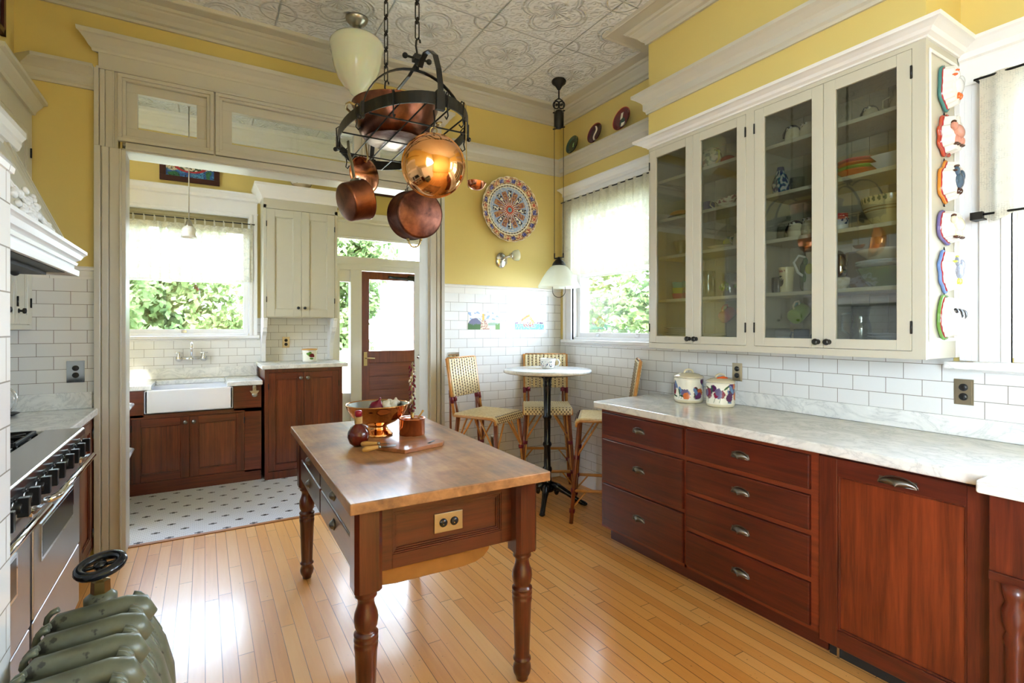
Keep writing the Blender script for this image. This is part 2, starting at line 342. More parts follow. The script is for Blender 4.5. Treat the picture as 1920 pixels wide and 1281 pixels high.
class MB:
    def __init__(s): s.v = []; s.f = []; s.mi = []; s.sm = []; s.col = {}
    def add(s, vs, fs, mi=0, smooth=False):
        b = len(s.v); s.v += [Vector(p) for p in vs]
        for f in fs: s.f.append([b+i for i in f]); s.mi.append(mi); s.sm.append(smooth)
        return b
    def fbox(s, fr, u0, u1, n0, n1, z0, z1, mi=0):
        P = [fr(u, n, z) for z in (z0, z1) for n in (n0, n1) for u in (u0, u1)]
        s.add(P, [(0, 2, 3, 1), (4, 5, 7, 6), (0, 1, 5, 4), (2, 6, 7, 3), (0, 4, 6, 2), (1, 3, 7, 5)], mi); return s
    def box(s, x0, x1, y0, y1, z0, z1, mi=0): return s.fbox(WORLD, x0, x1, y0, y1, z0, z1, mi)
    def prism(s, fr, pts, a0, a1, plane='nz', mi=0, smooth=False):
        """extrude 2d polygon; plane names the two polygon axes, the rest is the extrusion axis"""
        def mk(p, a):
            if plane == 'nz': return fr(a, p[0], p[1])
            if plane == 'uz': return fr(p[0], a, p[1])
            return fr(p[0], p[1], a)
        k = len(pts); vs = [mk(p, a0) for p in pts]+[mk(p, a1) for p in pts]
        s.add(vs, [tuple(range(k)), tuple(range(2*k-1, k-1, -1))], mi)
        b = len(s.v)-2*k
        for i in range(k):
            j = (i+1) % k; s.f.append([b+i, b+k+i, b+k+j, b+j]); s.mi.append(mi); s.sm.append(smooth)
        return s
    def mold(s, fr, prof, u0, u1, e0=0, e1=0, mi=0):
        """sweep profile (n,z) from u0 to u1; e0/e1: mitre (adds e*n at each end)"""
        k = len(prof)
        vs = [fr(u0-e0*p[0], p[0], p[1]) for p in prof]+[fr(u1+e1*p[0], p[0], p[1]) for p in prof]
        s.add(vs, [tuple(range(k)), tuple(range(2*k-1, k-1, -1))]+[(i, k+i, k+(i+1) % k, (i+1) % k) for i in range(k)], mi)
        return s
    def tube(s, path, r, n=8, closed=False, mi=0, caps=True, flat=None, up=None):
        path = [Vector(p) for p in path]; k = len(path)
        rs = r if isinstance(r, (list, tuple)) else [r]*k
        T = []
        for i in range(k):
            a = path[(i-1) % k] if (closed or i) else path[i]; b = path[(i+1) % k] if (closed or i < k-1) else path[i]
            t = (b-a); T.append(t.normalized() if t.length > 1e-9 else Vector((0, 0, 1)))
        nrm = Vector(up) if up is not None else Vector((0, 0, 1))
        if abs(nrm.normalized().dot(T[0])) > .95 and up is None: nrm = Vector((1, 0, 0))
        base = len(s.v)
        for i in range(k):
            if up is not None: nrm = Vector(up)
            nr = nrm-T[i]*nrm.dot(T[i])
            if nr.length < 1e-6: nr = T[i].orthogonal()
            nr.normalize(); nrm = nr; bi = T[i].cross(nr)
            for j in range(n):
                a = 2*pi*(j+.5)/n
                ra, rb = (rs[i], rs[i]) if flat is None else (flat[0], flat[1])
                s.v.append(path[i]+nr*(cos(a)*ra)+bi*(sin(a)*rb))
        m = k if closed else k-1
        for i in range(m):
            for j in range(n):
                p, q = base+i*n, base+((i+1) % k)*n
                s.f.append([p+j, p+(j+1) % n, q+(j+1) % n, q+j]); s.mi.append(mi); s.sm.append(n > 4)
        if caps and not closed:
            s.f.append([base+j for j in range(n-1, -1, -1)]); s.mi.append(mi); s.sm.append(False)
            s.f.append([base+(k-1)*n+j for j in range(n)]); s.mi.append(mi); s.sm.append(False)
        return s
    def lathe(s, prof, mat=None, n=24, mi=0, smooth=True, fn=None):
        """prof (r,z); mat: Matrix placing z axis; fn(theta)->radius factor"""
        mat = mat or Matrix(); base = len(s.v); k = len(prof)
        for r, z in prof:
            for j in range(n):
                a = 2*pi*j/n; f_ = fn(a, r, z) if fn else 1.0
                s.v.append(mat @ Vector((r*f_*cos(a), r*f_*sin(a), z)))
        for i in range(k-1):
            for j in range(n):
                p, q = base+i*n, base+(i+1)*n
                s.f.append([p+j, p+(j+1) % n, q+(j+1) % n, q+j]); s.mi.append(mi); s.sm.append(smooth)
        return s
    def grid(s, fn, nu, nv, mi=0, smooth=True, closeu=False, flip=False):
        base = len(s.v)
        for j in range(nv+1):
            for i in range(nu+(0 if closeu else 1)): s.v.append(Vector(fn(i/nu, j/nv)))
        w = nu if closeu else nu+1
        for j in range(nv):
            for i in range(nu):
                a, b = base+j*w+i, base+j*w+(i+1) % w; c, d = b+w, a+w
                s.f.append([a, d, c, b] if flip else [a, b, c, d]); s.mi.append(mi); s.sm.append(smooth)
        return s
    def ball(s, c, r, mi=0, nu=14, nv=8):
        c = Vector(c); r = r if isinstance(r, (tuple, list)) else (r, r, r)
        return s.grid(lambda u, v: c+Vector((r[0]*sin(pi*v)*cos(2*pi*u), r[1]*sin(pi*v)*sin(2*pi*u), -r[2]*cos(pi*v))), nu, nv, mi, True, True)
    def build(s, name, mats, parent=None, bevel=0, seg=2, weld=False, paint=None, thick=0, kind=None, solid_off=-1):
        me = bpy.data.meshes.new(name)
        off = Vector(parent['_o']) if parent is not None and '_o' in parent else Vector((0, 0, 0))
        me.from_pydata([p-off for p in s.v], [], s.f)
        mats = mats if isinstance(mats, (list, tuple)) else [mats]
        for m_ in mats: me.materials.append(M[m_] if isinstance(m_, str) else m_)
        me.polygons.foreach_set('material_index', s.mi); me.polygons.foreach_set('use_smooth', s.sm)
        bm = bmesh.new(); bm.from_mesh(me)
        if weld: bmesh.ops.remove_doubles(bm, verts=bm.verts, dist=1e-5)
        bmesh.ops.recalc_face_normals(bm, faces=bm.faces); bm.to_mesh(me); bm.free()
        if paint:
            at = me.color_attributes.new('Col', 'FLOAT_COLOR', 'POINT')
            buf = []
            for vt in me.vertices:
                c = paint(vt.co+off); buf += [c[0], c[1], c[2], 1.0]
            at.data.foreach_set('color', buf)
        me.update()
        o = bpy.data.objects.new(name, me); COL.objects.link(o)
        if parent is not None: o.parent = parent
        if kind: o['kind'] = kind
        if thick:
            md = o.modifiers.new('s', 'SOLIDIFY'); md.thickness = thick; md.offset = solid_off
        if bevel:
            md = o.modifiers.new('b', 'BEVEL'); md.width = bevel; md.segments = seg; md.limit_method = 'ANGLE'; md.angle_limit = radians(40)
            md.harden_normals = False
        return o

def thing(name, label, cat, loc=(0, 0, 0), group=None, kind=None):
    o = bpy.data.objects.new(name, None); COL.objects.link(o); o.location = loc; o.empty_display_size = .05
    o['_o'] = tuple(loc)
    if label: o['label'] = label
    if cat: o['category'] = cat
    if group: o['group'] = group
    if kind: o['kind'] = kind
    return o
def tag(o, label, cat, group=None, kind=None):
    o['label'] = label; o['category'] = cat
    if group: o['group'] = group
    if kind: o['kind'] = kind
    return o
def one(mb, name, mats, label, cat, group=None, **kw):
    """a thing that is a single mesh: its origin moved to its base centre"""
    xs = [p.x for p in mb.v]; ys = [p.y for p in mb.v]; zs = [p.z for p in mb.v]
    c = Vector(((min(xs)+max(xs))/2, (min(ys)+max(ys))/2, min(zs)))
    pf = kw.pop('paint', None)
    if pf: kw['paint'] = lambda co: pf(co+c)
    for p in mb.v: p -= c
    o = mb.build(name, mats, **kw); o.location = c
    return tag(o, label, cat, group)
def struct(o, label=None):
    o['kind'] = 'structure'
    if label: o['label'] = label
    return o
def dup(root, loc, rotz=0.0, label=None, group=None, scale=None):
    r = root.copy(); COL.objects.link(r); r.location = loc; r.rotation_euler = (0, 0, rotz)
    if scale: r.scale = (scale,)*3
    if label: r['label'] = label
    if group: r['group'] = group
    for ch in list(root.children):
        c = ch.copy(); COL.objects.link(c); c.parent = r
        for g_ in ch.children:
            d_ = g_.copy(); COL.objects.link(d_); d_.parent = c
    return r
def TR(loc, rx=0, ry=0, rz=0): return Matrix.Translation(Vector(loc)) @ Matrix.Rotation(rz, 4, 'Z') @ Matrix.Rotation(ry, 4, 'Y') @ Matrix.Rotation(rx, 4, 'X')
def along(p, d):
    """matrix at p with local z along d"""
    return Matrix.Translation(Vector(p)) @ Vector(d).to_track_quat('Z', 'Y').to_matrix().to_4x4()

CROWN = [(0, -.15), (.014, -.15), (.016, -.125), (.03, -.115), (.045, -.085), (.075, -.055), (.08, -.045), (.095, -.04), (.105, -.025), (.105, 0), (0, 0)]
def crown(z, h=.15, p=.105): return [(a*p/.105, z+b*h/.15) for a, b in CROWN]
def rail(z0, z1, p=.075):
    h = z1-z0
    return [(0, z0), (.012, z0), (.016, z0+.12*h), (.028, z0+.2*h), (.028, z0+.5*h), (.038, z0+.6*h), (p*.8, z0+.78*h), (p, z0+.85*h), (p, z1), (0, z1)]
# ================================================================ SHELL
CZ = 3.45
BK = F((0, 4.01, 0), (1, 0, 0), (0, -1, 0))        # kitchen back wall
SB = F((0, 5.93, 0), (1, 0, 0), (0, -1, 0))        # scullery back wall
RT = F((2.94, 0, 0), (0, 1, 0), (-1, 0, 0))        # right wall, u = y
LT = F((-1.2, 0, 0), (0, 1, 0), (1, 0, 0))         # left wall

struct(MB().box(-1.2, 3.0, -2.6, 4.115, -.06, 0).build('floor', 'floor_wood'), 'strip maple kitchen floor')
struct(MB().box(-1.3, 2.6, 4.115, 6.0, -.06, 0).build('floor', 'floor_hex'), 'white hexagon mosaic floor of the scullery')
struct(MB().box(-1.3, 3.1, -2.7, 6.1, CZ, CZ+.1).build('ceiling', 'tin_ceiling'), 'pressed tin ceiling')

m = MB()
TT = 1.712
# tile part (mi 1) stands 8 mm proud of the painted plaster
m.box(-1.2, -.44, 4.01, 4.18, 0, CZ); m.box(-1.2, -.5, 4.002, 4.012, .9, TT, 1)
m.box(1.6, 3.0, 4.01, 4.18, 0, CZ); m.box(1.7, 2.94, 4.002, 4.012, 0, TT, 1)
m.box(-.44, 1.6, 4.01, 4.18, 3.0, CZ)
struct(m.build('wall_back', ['yellow_paint', 'tile_back']), 'yellow wall over white subway tile')
# rounded cap tiles on the wainscot
m = MB()
capp = [(-.002, TT), (.010, TT), (.012, TT+.012), (.012, TT+.05), (.022, TT+.056), (.024, TT+.068), (.016, TT+.078), (-.002, TT+.078)]
for x0, x1 in ((1.716, 2.94), (-1.2, -.574)):
    n_ = max(1, round((x1-x0)/.19)); w_ = (x1-x0)/n_
    for i in range(n_): m.mold(BK, capp, x0+i*w_+.0008, x0+(i+1)*w_-.0008)
struct(m.build('trim_1', 'ceramic'), 'white cap tiles above the wainscot')

def wall_with_hole(name, fr, u0, u1, z0, z1, holes, th, mats, tile=None):
    """wall slab with rectangular holes; tile=(z0,z1,mi)"""
    m = MB(); us = sorted(set([u0, u1]+[h[0] for h in holes]+[h[1] for h in holes]))
    for a, b in zip(us[:-1], us[1:]):
        hs = sorted([h for h in holes if h[0] <= a+1e-6 and h[1] >= b-1e-6], key=lambda h: h[2]); z = z0
        for h in hs:
            if h[2] > z: m.fbox(fr, a, b, -th, 0, z, h[2])
            z = h[3]
        if z < z1: m.fbox(fr, a, b, -th, 0, z, z1)
    for t in (tile or []): m.fbox(fr, t[0], t[1], 0, .008, t[2], t[3], 1)
    return struct(m.build(name, mats))
W2 = (2.72, 3.80, 1.33, 2.50); W3 = (-.35, .78, 1.29, 2.50); W5 = (-2.0, -.9, 1.29, 2.5)
wall_with_hole('wall_right', RT, -2.6, 4.01, 0, CZ, [W2, W3, W5], .18, ['yellow_paint', 'tile_right'],
               [(-2.6, .98, .93, 1.235), (.98, 2.60, .93, 1.45), (2.60, 4.0, 0, 1.288), (2.2, 2.6, .5, .93)])
W1 = (-.74, .395, 1.36, 2.56); DO = (1.20, 2.30, 0, 2.45)
wall_with_hole('wall_scullery', SB, -1.3, 2.5, 0, CZ, [W1, DO], .16, ['yellow_paint', 'tile_scullery'],
               [(-1.2, .47, .9, 1.325), (.47, 1.20, .9, 1.52)])
W6 = (-2.3, -.75, .75, 2.6)
wall_with_hole('wall_left', LT, -2.6, 4.01, 0, CZ, [W6], .12, ['yellow_paint', 'tile_end'], [(1.23, 4.0, .9, 1.8)])
BW = F((0, -2.6, 0), (1, 0, 0), (0, 1, 0))
wall_with_hole('wall_front', BW, -1.2, 2.94, 0, CZ, [], .12, ['yellow_paint', 'tile_end'])
W7 = (4.25, 4.66, 1.4, 2.7)
SL = F((-1.3, 0, 0), (0, 1, 0), (1, 0, 0))
wall_with_hole('wall_left', SL, 4.18, 5.93, 0, CZ, [W7], .12, ['yellow_paint', 'tile_end'])
struct(MB().box(2.42, 2.54, 4.18, 6.1, 0, CZ).build('wall_right', 'yellow_paint'))
# low tiled partition by the radiator
m = MB(); m.box(-1.2, -.301, -.6, 1.222, 0, 1.69); m.box(-1.2, -.293, -.6, 1.23, 0, 1.695, 1)
m = MB(); m.box(-1.2, -.293, -.6, 1.23, 0, 1.69)
m.mold(F((-.293, 0, 0), (0, 1, 0), (1, 0, 0)), [(-.1, 1.69), (.004, 1.69), (.006, 1.70), (0, 1.712), (-.1, 1.715)], -.6, 1.234)
struct(m.build('wall_partition', 'tile_end'), 'low white tiled partition beside the range')
# soffit boxes
struct(MB().box(2.59, 2.94, .955, 2.52, 2.68, CZ).build('wall_soffit', 'yellow_paint'), 'yellow soffit above the glass cabinet')
struct(MB().box(-1.2, -.94, 1.0, 4.01, 2.745, CZ).build('wall_soffit', 'yellow_paint'), 'yellow soffit above the left cabinet')

# ceiling crown
CR = crown(CZ, .11, .12)
m = MB()
m.mold(BK, CR, -.94, 2.94, -1, -1)
m.mold(RT, CR, 2.52, 4.01, -1, -1)
m.mold(F((2.59, 0, 0), (0, 1, 0), (-1, 0, 0)), CR, .955, 2.52, 1, 1)
m.mold(F((0, 2.52, 0), (1, 0, 0), (0, 1, 0)), CR, 2.59, 2.94, 1, -1)
m.mold(F((0, .955, 0), (1, 0, 0), (0, -1, 0)), CR, 2.59, 2.94, 1, -1)
m.mold(RT, CR, -2.6, .955, 0, -1)
m.mold(F((-.94, 0, 0), (0, 1, 0), (1, 0, 0)), CR, 1.0, 4.01, 1, -1)
# flat tin border with beads inside the crown
def border(fr, u0, u1, e0, e1):
    B_ = [(.12, CZ-.016), (.20, CZ-.016), (.205, CZ-.022), (.212, CZ-.024), (.219, CZ-.02), (.222, CZ), (.12, CZ)]
    m.mold(fr, B_, u0, u1, e0, e1)
border(BK, -.94, 2.94, -1, -1); border(RT, 2.52, 4.01, -1, -1)
border(F((2.59, 0, 0), (0, 1, 0), (-1, 0, 0)), .955, 2.52, 1, 1); border(F((0, 2.52, 0), (1, 0, 0), (0, 1, 0)), 2.59, 2.94, 1, -1)
struct(m.build('trim_2', 'white_trim'), 'white ceiling crown moulding')
m = MB(); m.mold(SB, crown(3.45, .16, .16), -1.3, 2.42); struct(m.build('trim_3', 'bright_trim'), 'scullery ceiling crown')

# picture rails
R1 = rail(2.868, 3.0, .085)
m = MB()
m.mold(BK, R1, 1.775, 2.94, 0, -1); m.mold(RT, R1, 2.52, 4.01, 0, -1)
m.mold(F((2.59, 0, 0), (0, 1, 0), (-1, 0, 0)), R1, .955, 2.52, 0, 1)
m.mold(F((0, 2.52, 0), (1, 0, 0), (0, 1, 0)), R1, 2.59, 2.94, 1, -1)
m.mold(BK, R1, -.94, -.575, -1, 0)
struct(m.build('trim_4', 'white_trim'), 'white picture rail')
R3 = rail(2.60, 2.688, .075)
m = MB(); m.mold(RT, R3, -2.6, .955); m.fbox(RT, -2.6, .955, 0, .018, 2.50, 2.60); struct(m.build('trim_5', 'bright_trim'), 'white rail over the near window')

# cased opening with transoms
m = MB()
TB = BK
def casing(fr, u0, u1, z0, z1, out=1):
    """stepped casing; out=+1: back band on the low-u side"""
    w = u1-u0; s_ = lambda t: (u0+t*w) if out > 0 else (u1-t*w)
    def bx(a, b, n1):
        a, b = sorted((s_(a), s_(b))); m.fbox(fr, a, b, 0, n1, z0, z1)
    bx(0, .2, .042); bx(.2, .24, .02); bx(.24, .45, .032); bx(.45, .48, .02); bx(.48, .8, .028); bx(.8, .86, .034); bx(.86, 1.0, .022)
casing(BK, -.574, -.42, 0, 2.53, 1); casing(BK, 1.578, 1.722, 0, 2.53, -1)
casing(BK, -.574, -.46, 2.53, 3.0, 1); casing(BK, 1.615, 1.722, 2.53, 3.0, -1)
# jamb and head lining
m.box(-.44, -.42, 4.0, 4.18, 0, 2.52); m.box(1.578, 1.6, 4.0, 4.18, 0, 2.52); m.box(-.44, 1.6, 4.0, 4.18, 2.52, 2.54)
m.fbox(BK, -.42, 1.578, -.0, .026, 2.52, 2.575)
m.fbox(BK, -.42, 1.578, 0, .04, 2.53, 2.545)
# transom rail and frames
def frame(fr, u0, u1, z0, z1, w, n0, n1):
    m.fbox(fr, u0, u1, n0, n1, z1-w, z1); m.fbox(fr, u0, u1, n0, n1, z0, z0+w)
    m.fbox(fr, u0, u0+w, n0, n1, z0+w, z1-w); m.fbox(fr, u1-w, u1, n0, n1, z0+w, z1-w)
TRN = [(-.46, .055), (.065, 1.085), (1.095, 1.615)]
m.box(-.46, 1.615, 4.03, 4.15, 2.565, 2.60); m.box(-.46, 1.615, 4.03, 4.15, 2.95, 3.01)
for a, b in TRN:
    frame(BK, a, b, 2.58, 2.998, .022, -.02, .034); frame(BK, a+.022, b-.022, 2.602, 2.976, .018, -.02, .022)
    frame(BK, a+.04, b-.04, 2.62, 2.958, .058, -.05, -.004)
m.box(-.46, -.45, 4.01, 4.18, 2.54, 3.02); m.box(1.6, 1.615, 4.01, 4.18, 2.54, 3.02)
for a in (.06, 1.09): m.box(a-.012, a+.012, 4.0, 4.15, 2.56, 3.02)
# entablature
m.fbox(BK, -.555, 1.70, 0, .026, 3.0, 3.12); m.fbox(BK, -.565, 1.71, 0, .036, 3.0, 3.014)
HC = [(0, 3.10), (.03, 3.10), (.034, 3.115), (.045, 3.125), (.06, 3.15), (.085, 3.178), (.095, 3.183), (.098, 3.208), (0, 3.211)]
m.mold(BK, HC, -.555, 1.70, 1, 1)
struct(m.build('trim_6', 'white_trim', bevel=.0015, seg=1), 'white casing, transoms and entablature of the wide opening')
tg = MB()
for a, b in TRN: tg.box(a+.09, b-.09, 4.04, 4.044, 2.67, 2.91)
struct(tg.build('window_4', 'window_glass'), 'clear transom panes')

# ---------------------------------------------------------------- windows
def window(name, fr, u0, u1, z0, z1, cas, mat, label, mid=None, hang=(), head=True, casz=None):
    t = thing(name, label, None, tuple(fr((u0+u1)/2, 0, z0)), kind='structure')
    global m
    m = MB()
    w = cas
    for a, b in ((u0-w, u0), (u1, u1+w)):
        m.fbox(fr, a, b, 0, .02, z0-.02, z1+.02)
    m.fbox(fr, u0-w, u0-w+.03, 0, .034, z0-.02, z1+.02); m.fbox(fr, u1+w-.03, u1+w, 0, .034, z0-.02, z1+.02)
    m.fbox(fr, u0-.03, u0, 0, .03, z0-.02, z1+.02); m.fbox(fr, u1, u1+.03, 0, .03, z0-.02, z1+.02)
    if head:
        m.fbox(fr, u0-w, u1+w, 0, .022, z1, z1+.14); m.fbox(fr, u0-w-.006, u1+w+.006, 0, .03, z1+.02, z1+.032)
        m.mold(fr, rail(z1+.14, z1+.228, .07), u0-w-.004, u1+w+.004, .6, .6)
    # reveal
    m.fbox(fr, u0-.001, u0+.004, -.17, .003, z0, z1); m.fbox(fr, u1-.004, u1+.001, -.17, .003, z0, z1); m.fbox(fr, u0+.004, u1-.004, -.17, .003, z1-.008, z1+.001)
    m.fbox(fr, u0+.004, u1-.004, -.17, .003, z0-.019, z0+.004)
    m.build('window_frame', mat, t, bevel=.0015, seg=1)
    m = MB(); m.fbox(fr, u0-w-.02, u1+w+.02, -.0, .05, z0-.05, z0-.02); m.fbox(fr, u0-w, u1+w, 0, .014, z0-.07, z0-.05)
    m.build('window_sill', mat, t, bevel=.006)
    mid = mid or (z0+z1)/2
    def sash(a0, a1, b0, b1, n0, nm):
        global m
        m = MB(); m.fbox(fr, a0, a0+.045, n0-.035, n0, b0, b1); m.fbox(fr, a1-.045, a1, n0-.035, n0, b0, b1)
        m.fbox(fr, a0+.045, a1-.045, n0-.035, n0, b1-.035, b1); m.fbox(fr, a0+.045, a1-.045, n0-.035, n0, b0, b0+.045)
        s_ = m.build(nm, mat, t, bevel=.002, seg=1)
        g_ = MB(); g_.fbox(fr, a0+.045, a1-.045, n0-.018, n0-.014, b0+.045, b1-.035); g_.build('window_pane', 'window_glass', t)
    sash(u0+.004, u1-.004, z0, mid+.02, -.04, 'lower_sash'); sash(u0+.004, u1-.004, mid-.02, z1-.012, -.08, 'upper_sash')
    for hu in hang:
        m = MB(); m.fbox(fr, hu-.022, hu+.022, -.04, -.034, z0+.010, z0+.034); m.fbox(fr, hu-.014, hu+.014, -.034, -.026, z0+.016, z0+.022)
        m.build('sash_lift', 'chrome', t, bevel=.001, seg=1)
    return t
window('window_1', SB, W1[0], W1[1], W1[2], W1[3], .075, 'bright_trim', 'double hung window over the farmhouse sink', 1.895, (-.17,))
window('window_2', RT, W2[0], W2[1], W2[2], W2[3], .12, 'bright_trim', 'double hung window beside the cafe table', 1.90, (3.5, 3.02))
window('window_3', RT, W3[0], W3[1], W3[2], W3[3], .10, 'bright_trim', 'near window with a lace cafe curtain', 1.9, (), head=False)
window('added_window_5', LT, *W6, .1, 'bright_trim', 'added unseen window in the left kitchen wall, for extra light')  # out of view, added to bring more light onto the right cabinets
window('added_window_9', SL, *W7, .07, 'bright_trim', 'added unseen side window that brightens the scullery', head=False)  # unseen window added so the scullery gets brighter
window('window_7', RT, W5[0], W5[1], W5[2], W5[3], .1, 'bright_trim', 'second near window', 1.9)
# beaded boards between the cabinet and near window
m = MB(); m.fbox(RT, .88, .955, 0, .012, 1.27, 2.6)
for q in (.94, .915, .885): m.fbox(RT, q-.003, q+.003, .012, .015, 1.27, 2.5)
struct(m.build('trim_7', 'bright_trim'), 'white boards beside the near window')
m = MB(); m.fbox(RT, -.5, .985, .0, .10, 1.236, 1.268); o_ = m.build('window_sill', 'marble', None, bevel=.006); struct(o_, 'grey veined marble sill of the near window')
# floor edge strips, baseboards
m = MB(); m.box(1.722, 2.94, 3.985, 4.002, 0, .15); struct(m.build('baseboard_back', 'ceramic', bevel=.004), 'white tile base')
m = MB(); m.box(2.915, 2.932, 2.66, 4.0, 0, .15); struct(m.build('baseboard_right', 'ceramic', bevel=.004), 'white tile base')
m = MB(); m.box(-.42, 1.578, 4.10, 4.135, 0, .006); struct(m.build('trim_8', 'fir_edge'), 'wooden threshold strip')

# ---------------------------------------------------------------- doors
d = thing('door_1', 'mahogany back door with tall glass pane', None, (1.92, 5.93, 0), kind='structure')
m = MB(); y0, y1 = 5.96, 6.0
m.box(1.545, 1.64, y0, y1, .01, 2.07); m.box(2.185, 2.28, y0, y1, .01, 2.07)
m.box(1.64, 2.185, y0, y1, 1.98, 2.07); m.box(1.64, 2.185, y0, y1, 1.01, 1.15); m.box(1.64, 2.185, y0, y1, .01, .22)
m.build('door_frame', 'door_wood', d, bevel=.003)
m = MB()
m.box(1.64, 2.185, y0+.016, y1-.014, .22, 1.01)
for i in range(5): m.box(1.64, 2.185, y0+.012, y1-.01, .22+i*.158, .22+(i+1)*.158-.002)
m.build('door_panel', 'door_wood_x', d, bevel=.002)
m = MB(); m.box(1.64, 2.185, 5.975, 5.98, 1.15, 1.98); m.build('door_pane', 'window_glass', d)
m = MB(); m.box(1.575, 1.615, 5.952, 5.96, .98, 1.14); m.tube([(1.595, 5.95, 1.07), (1.595, 5.91, 1.07), (1.69, 5.905, 1.065)], .008, 8)
m.build('door_handle', 'brass', d, bevel=.001)
m = MB(); m.tube([(1.86, 5.94, 2.015), (2.26, 5.93, 2.0)], .016, 8); m.box(2.1, 2.26, 5.925, 5.958, 1.98, 2.04); m.build('door_closer', 'black_gloss', d)
# frame around back door, sidelight and transom
m = MB()
m.fbox(SB, 1.20, 1.30, -.1, .012, 0, 2.20); m.fbox(SB, 1.30, 1.42, -.08, -.02, 0, .68); m.fbox(SB, 1.42, 1.545, -.1, .006, 0, 2.20)
m.fbox(SB, 1.30, 1.42, -.08, -.02, 1.94, 2.20); m.fbox(SB, 1.20, 2.30, -.12, .01, 2.075, 2.225); m.fbox(SB, 2.28, 2.42, -.1, .016, 0, 2.6)
m.fbox(SB, 1.195, 2.42, 0, .02, 2.425, 2.60); m.mold(SB, rail(2.60, 2.72, .07), 1.19, 2.42); m.fbox(SB, 1.19, 2.42, 0, .028, 2.44, 2.455)
m.fbox(SB, 1.20, 2.30, 0, .02, 2.13, 2.15)
struct(m.build('trim_9', 'bright_trim', bevel=.002, seg=1), 'white frame of the back door')
m = MB(); m.fbox(SB, 1.30, 1.42, -.05, -.045, .68, 1.94); m.fbox(SB, 1.20, 2.30, -.05, -.045, 2.22, 2.43)
struct(m.build('window_8', 'window_glass'), 'transom and sidelight panes around the back door')
# white door standing open
d = thing('door_2', 'white painted door standing open at the right of the scullery', None, (1.83, 4.97, 0), kind='structure')
DF = F((1.825, 4.97, 0), (.93, -.37, 0), (-.37, -.93, 0))
m = MB(); m.fbox(DF, 0, .1, -.042, 0, .01, 2.04); m.fbox(DF, .1, .6, -.034, -.008, .01, 2.04); m.fbox(DF, .1, .6, -.042, 0, .95, 1.1); m.build('door_panel', 'door_white', d, bevel=.002)
m = MB(); m.fbox(DF, -.002, 0, -.032, -.01, 1.10, 1.16); m.fbox(DF, -.002, 0, -.032, -.01, .97, 1.03); m.build('latch_plate', 'steel_dull', d)
m = MB(); m.lathe([(0, 0), (.008, 0), (.008, .03), (.024, .04), (.026, .06), (0, .07)], along(DF(.05, 0, 1.13), DF.n)); m.build('door_handle', 'chrome', d)

# ================================================================ carpentry helpers
def cup_pull(fr, u, n, z, w, parent, mat='pewter'):
    m = MB(); h = .030; dpt = .024
    def fn(a, b):
        th = pi*a; ph = pi/2*b           # quarter dome opening downwards
        return fr(u-cos(th)*w/2*cos(ph*.0)*(1 if b < .5 else 1)*(1-.0*b)*sqrt(max(0, 1-(b*.0)**2))*(cos(ph) if b > 0 else 1), n+dpt*sin(ph)*sin(th)**.6+.002, z+h*sin(th)*cos(ph)**.9-h*.35)
    m.grid(fn, 14, 6); m.grid(lambda a, b: Vector(fn(a, b))-fr.n*.002-Vector((0, 0, .0015)), 14, 6, flip=True)
    pts = [fr(u-cos(pi*i/14)*(w/2+.004), n+.001, z+(h+.004)*sin(pi*i/14)-h*.35) for i in range(15)]
    m.tube(pts, .0026, 6)
    m.tube([fr(u-w/2, n+.003, z-h*.35), fr(u+w/2, n+.003, z-h*.35)], .002, 5)
    m.fbox(fr, u-w/2, u+w/2, n, n+.002, z-h*.35, z+h*.5)
    return m.build('handle', mat, parent)
def knob(fr, u, n, z, r, parent, mat='black_knob'):
    m = MB(); m.lathe([(0, 0), (r*.8, 0), (r*.8, .003), (r*.38, .005), (r*.38, .014), (r*.9, .018), (r, .024), (r*.85, .031), (0, .034)], along(fr(u, n, z), fr.n), 16)
    return m.build('knob', mat, parent)
def hinge(fr, u, n, z, parent, h=.055):
    m = MB(); m.tube([fr(u, n+.004, z-h/2), fr(u, n+.004, z+h/2)], .0045, 8); m.fbox(fr, u-.004, u+.004, n-.002, n+.003, z-h/2+.004, z+h/2-.004)
    return m.build('hinge', 'black_knob', parent)
def panel_door(fr, u0, u1, z0, z1, n, parent, mf, mp, st=.06, th=.02, name='door', bead=None, wide_top=None):
    m = MB(); tp = wide_top or st
    m.fbox(fr, u0, u0+st, n, n+th, z0, z1); m.fbox(fr, u1-st, u1, n, n+th, z0, z1)
    m.fbox(fr, u0+st, u1-st, n, n+th, z1-tp, z1, 1); m.fbox(fr, u0+st, u1-st, n, n+th, z0, z0+st, 1)
    # bead around the panel
    for a, b, c_, d_ in ((u0+st, u0+st+.008, z0+st, z1-tp), (u1-st-.008, u1-st, z0+st, z1-tp)): m.fbox(fr, a, b, n, n+th*.75, c_, d_)
    m.fbox(fr, u0+st+.008, u1-st-.008, n, n+th*.75, z1-tp-.008, z1-tp); m.fbox(fr, u0+st+.008, u1-st-.008, n, n+th*.75, z0+st, z0+st+.008)
    mm = mf if isinstance(mf, (list, tuple)) else [mf, mf]
    o_ = m.build(name, list(mm), parent, bevel=.0015, seg=1)
    p_ = MB(); p_.fbox(fr, u0+st, u1-st, n, n+th*.4, z0+st, z1-tp)
    po = p_.build('panel', mp, parent); po.parent = o_
    return o_
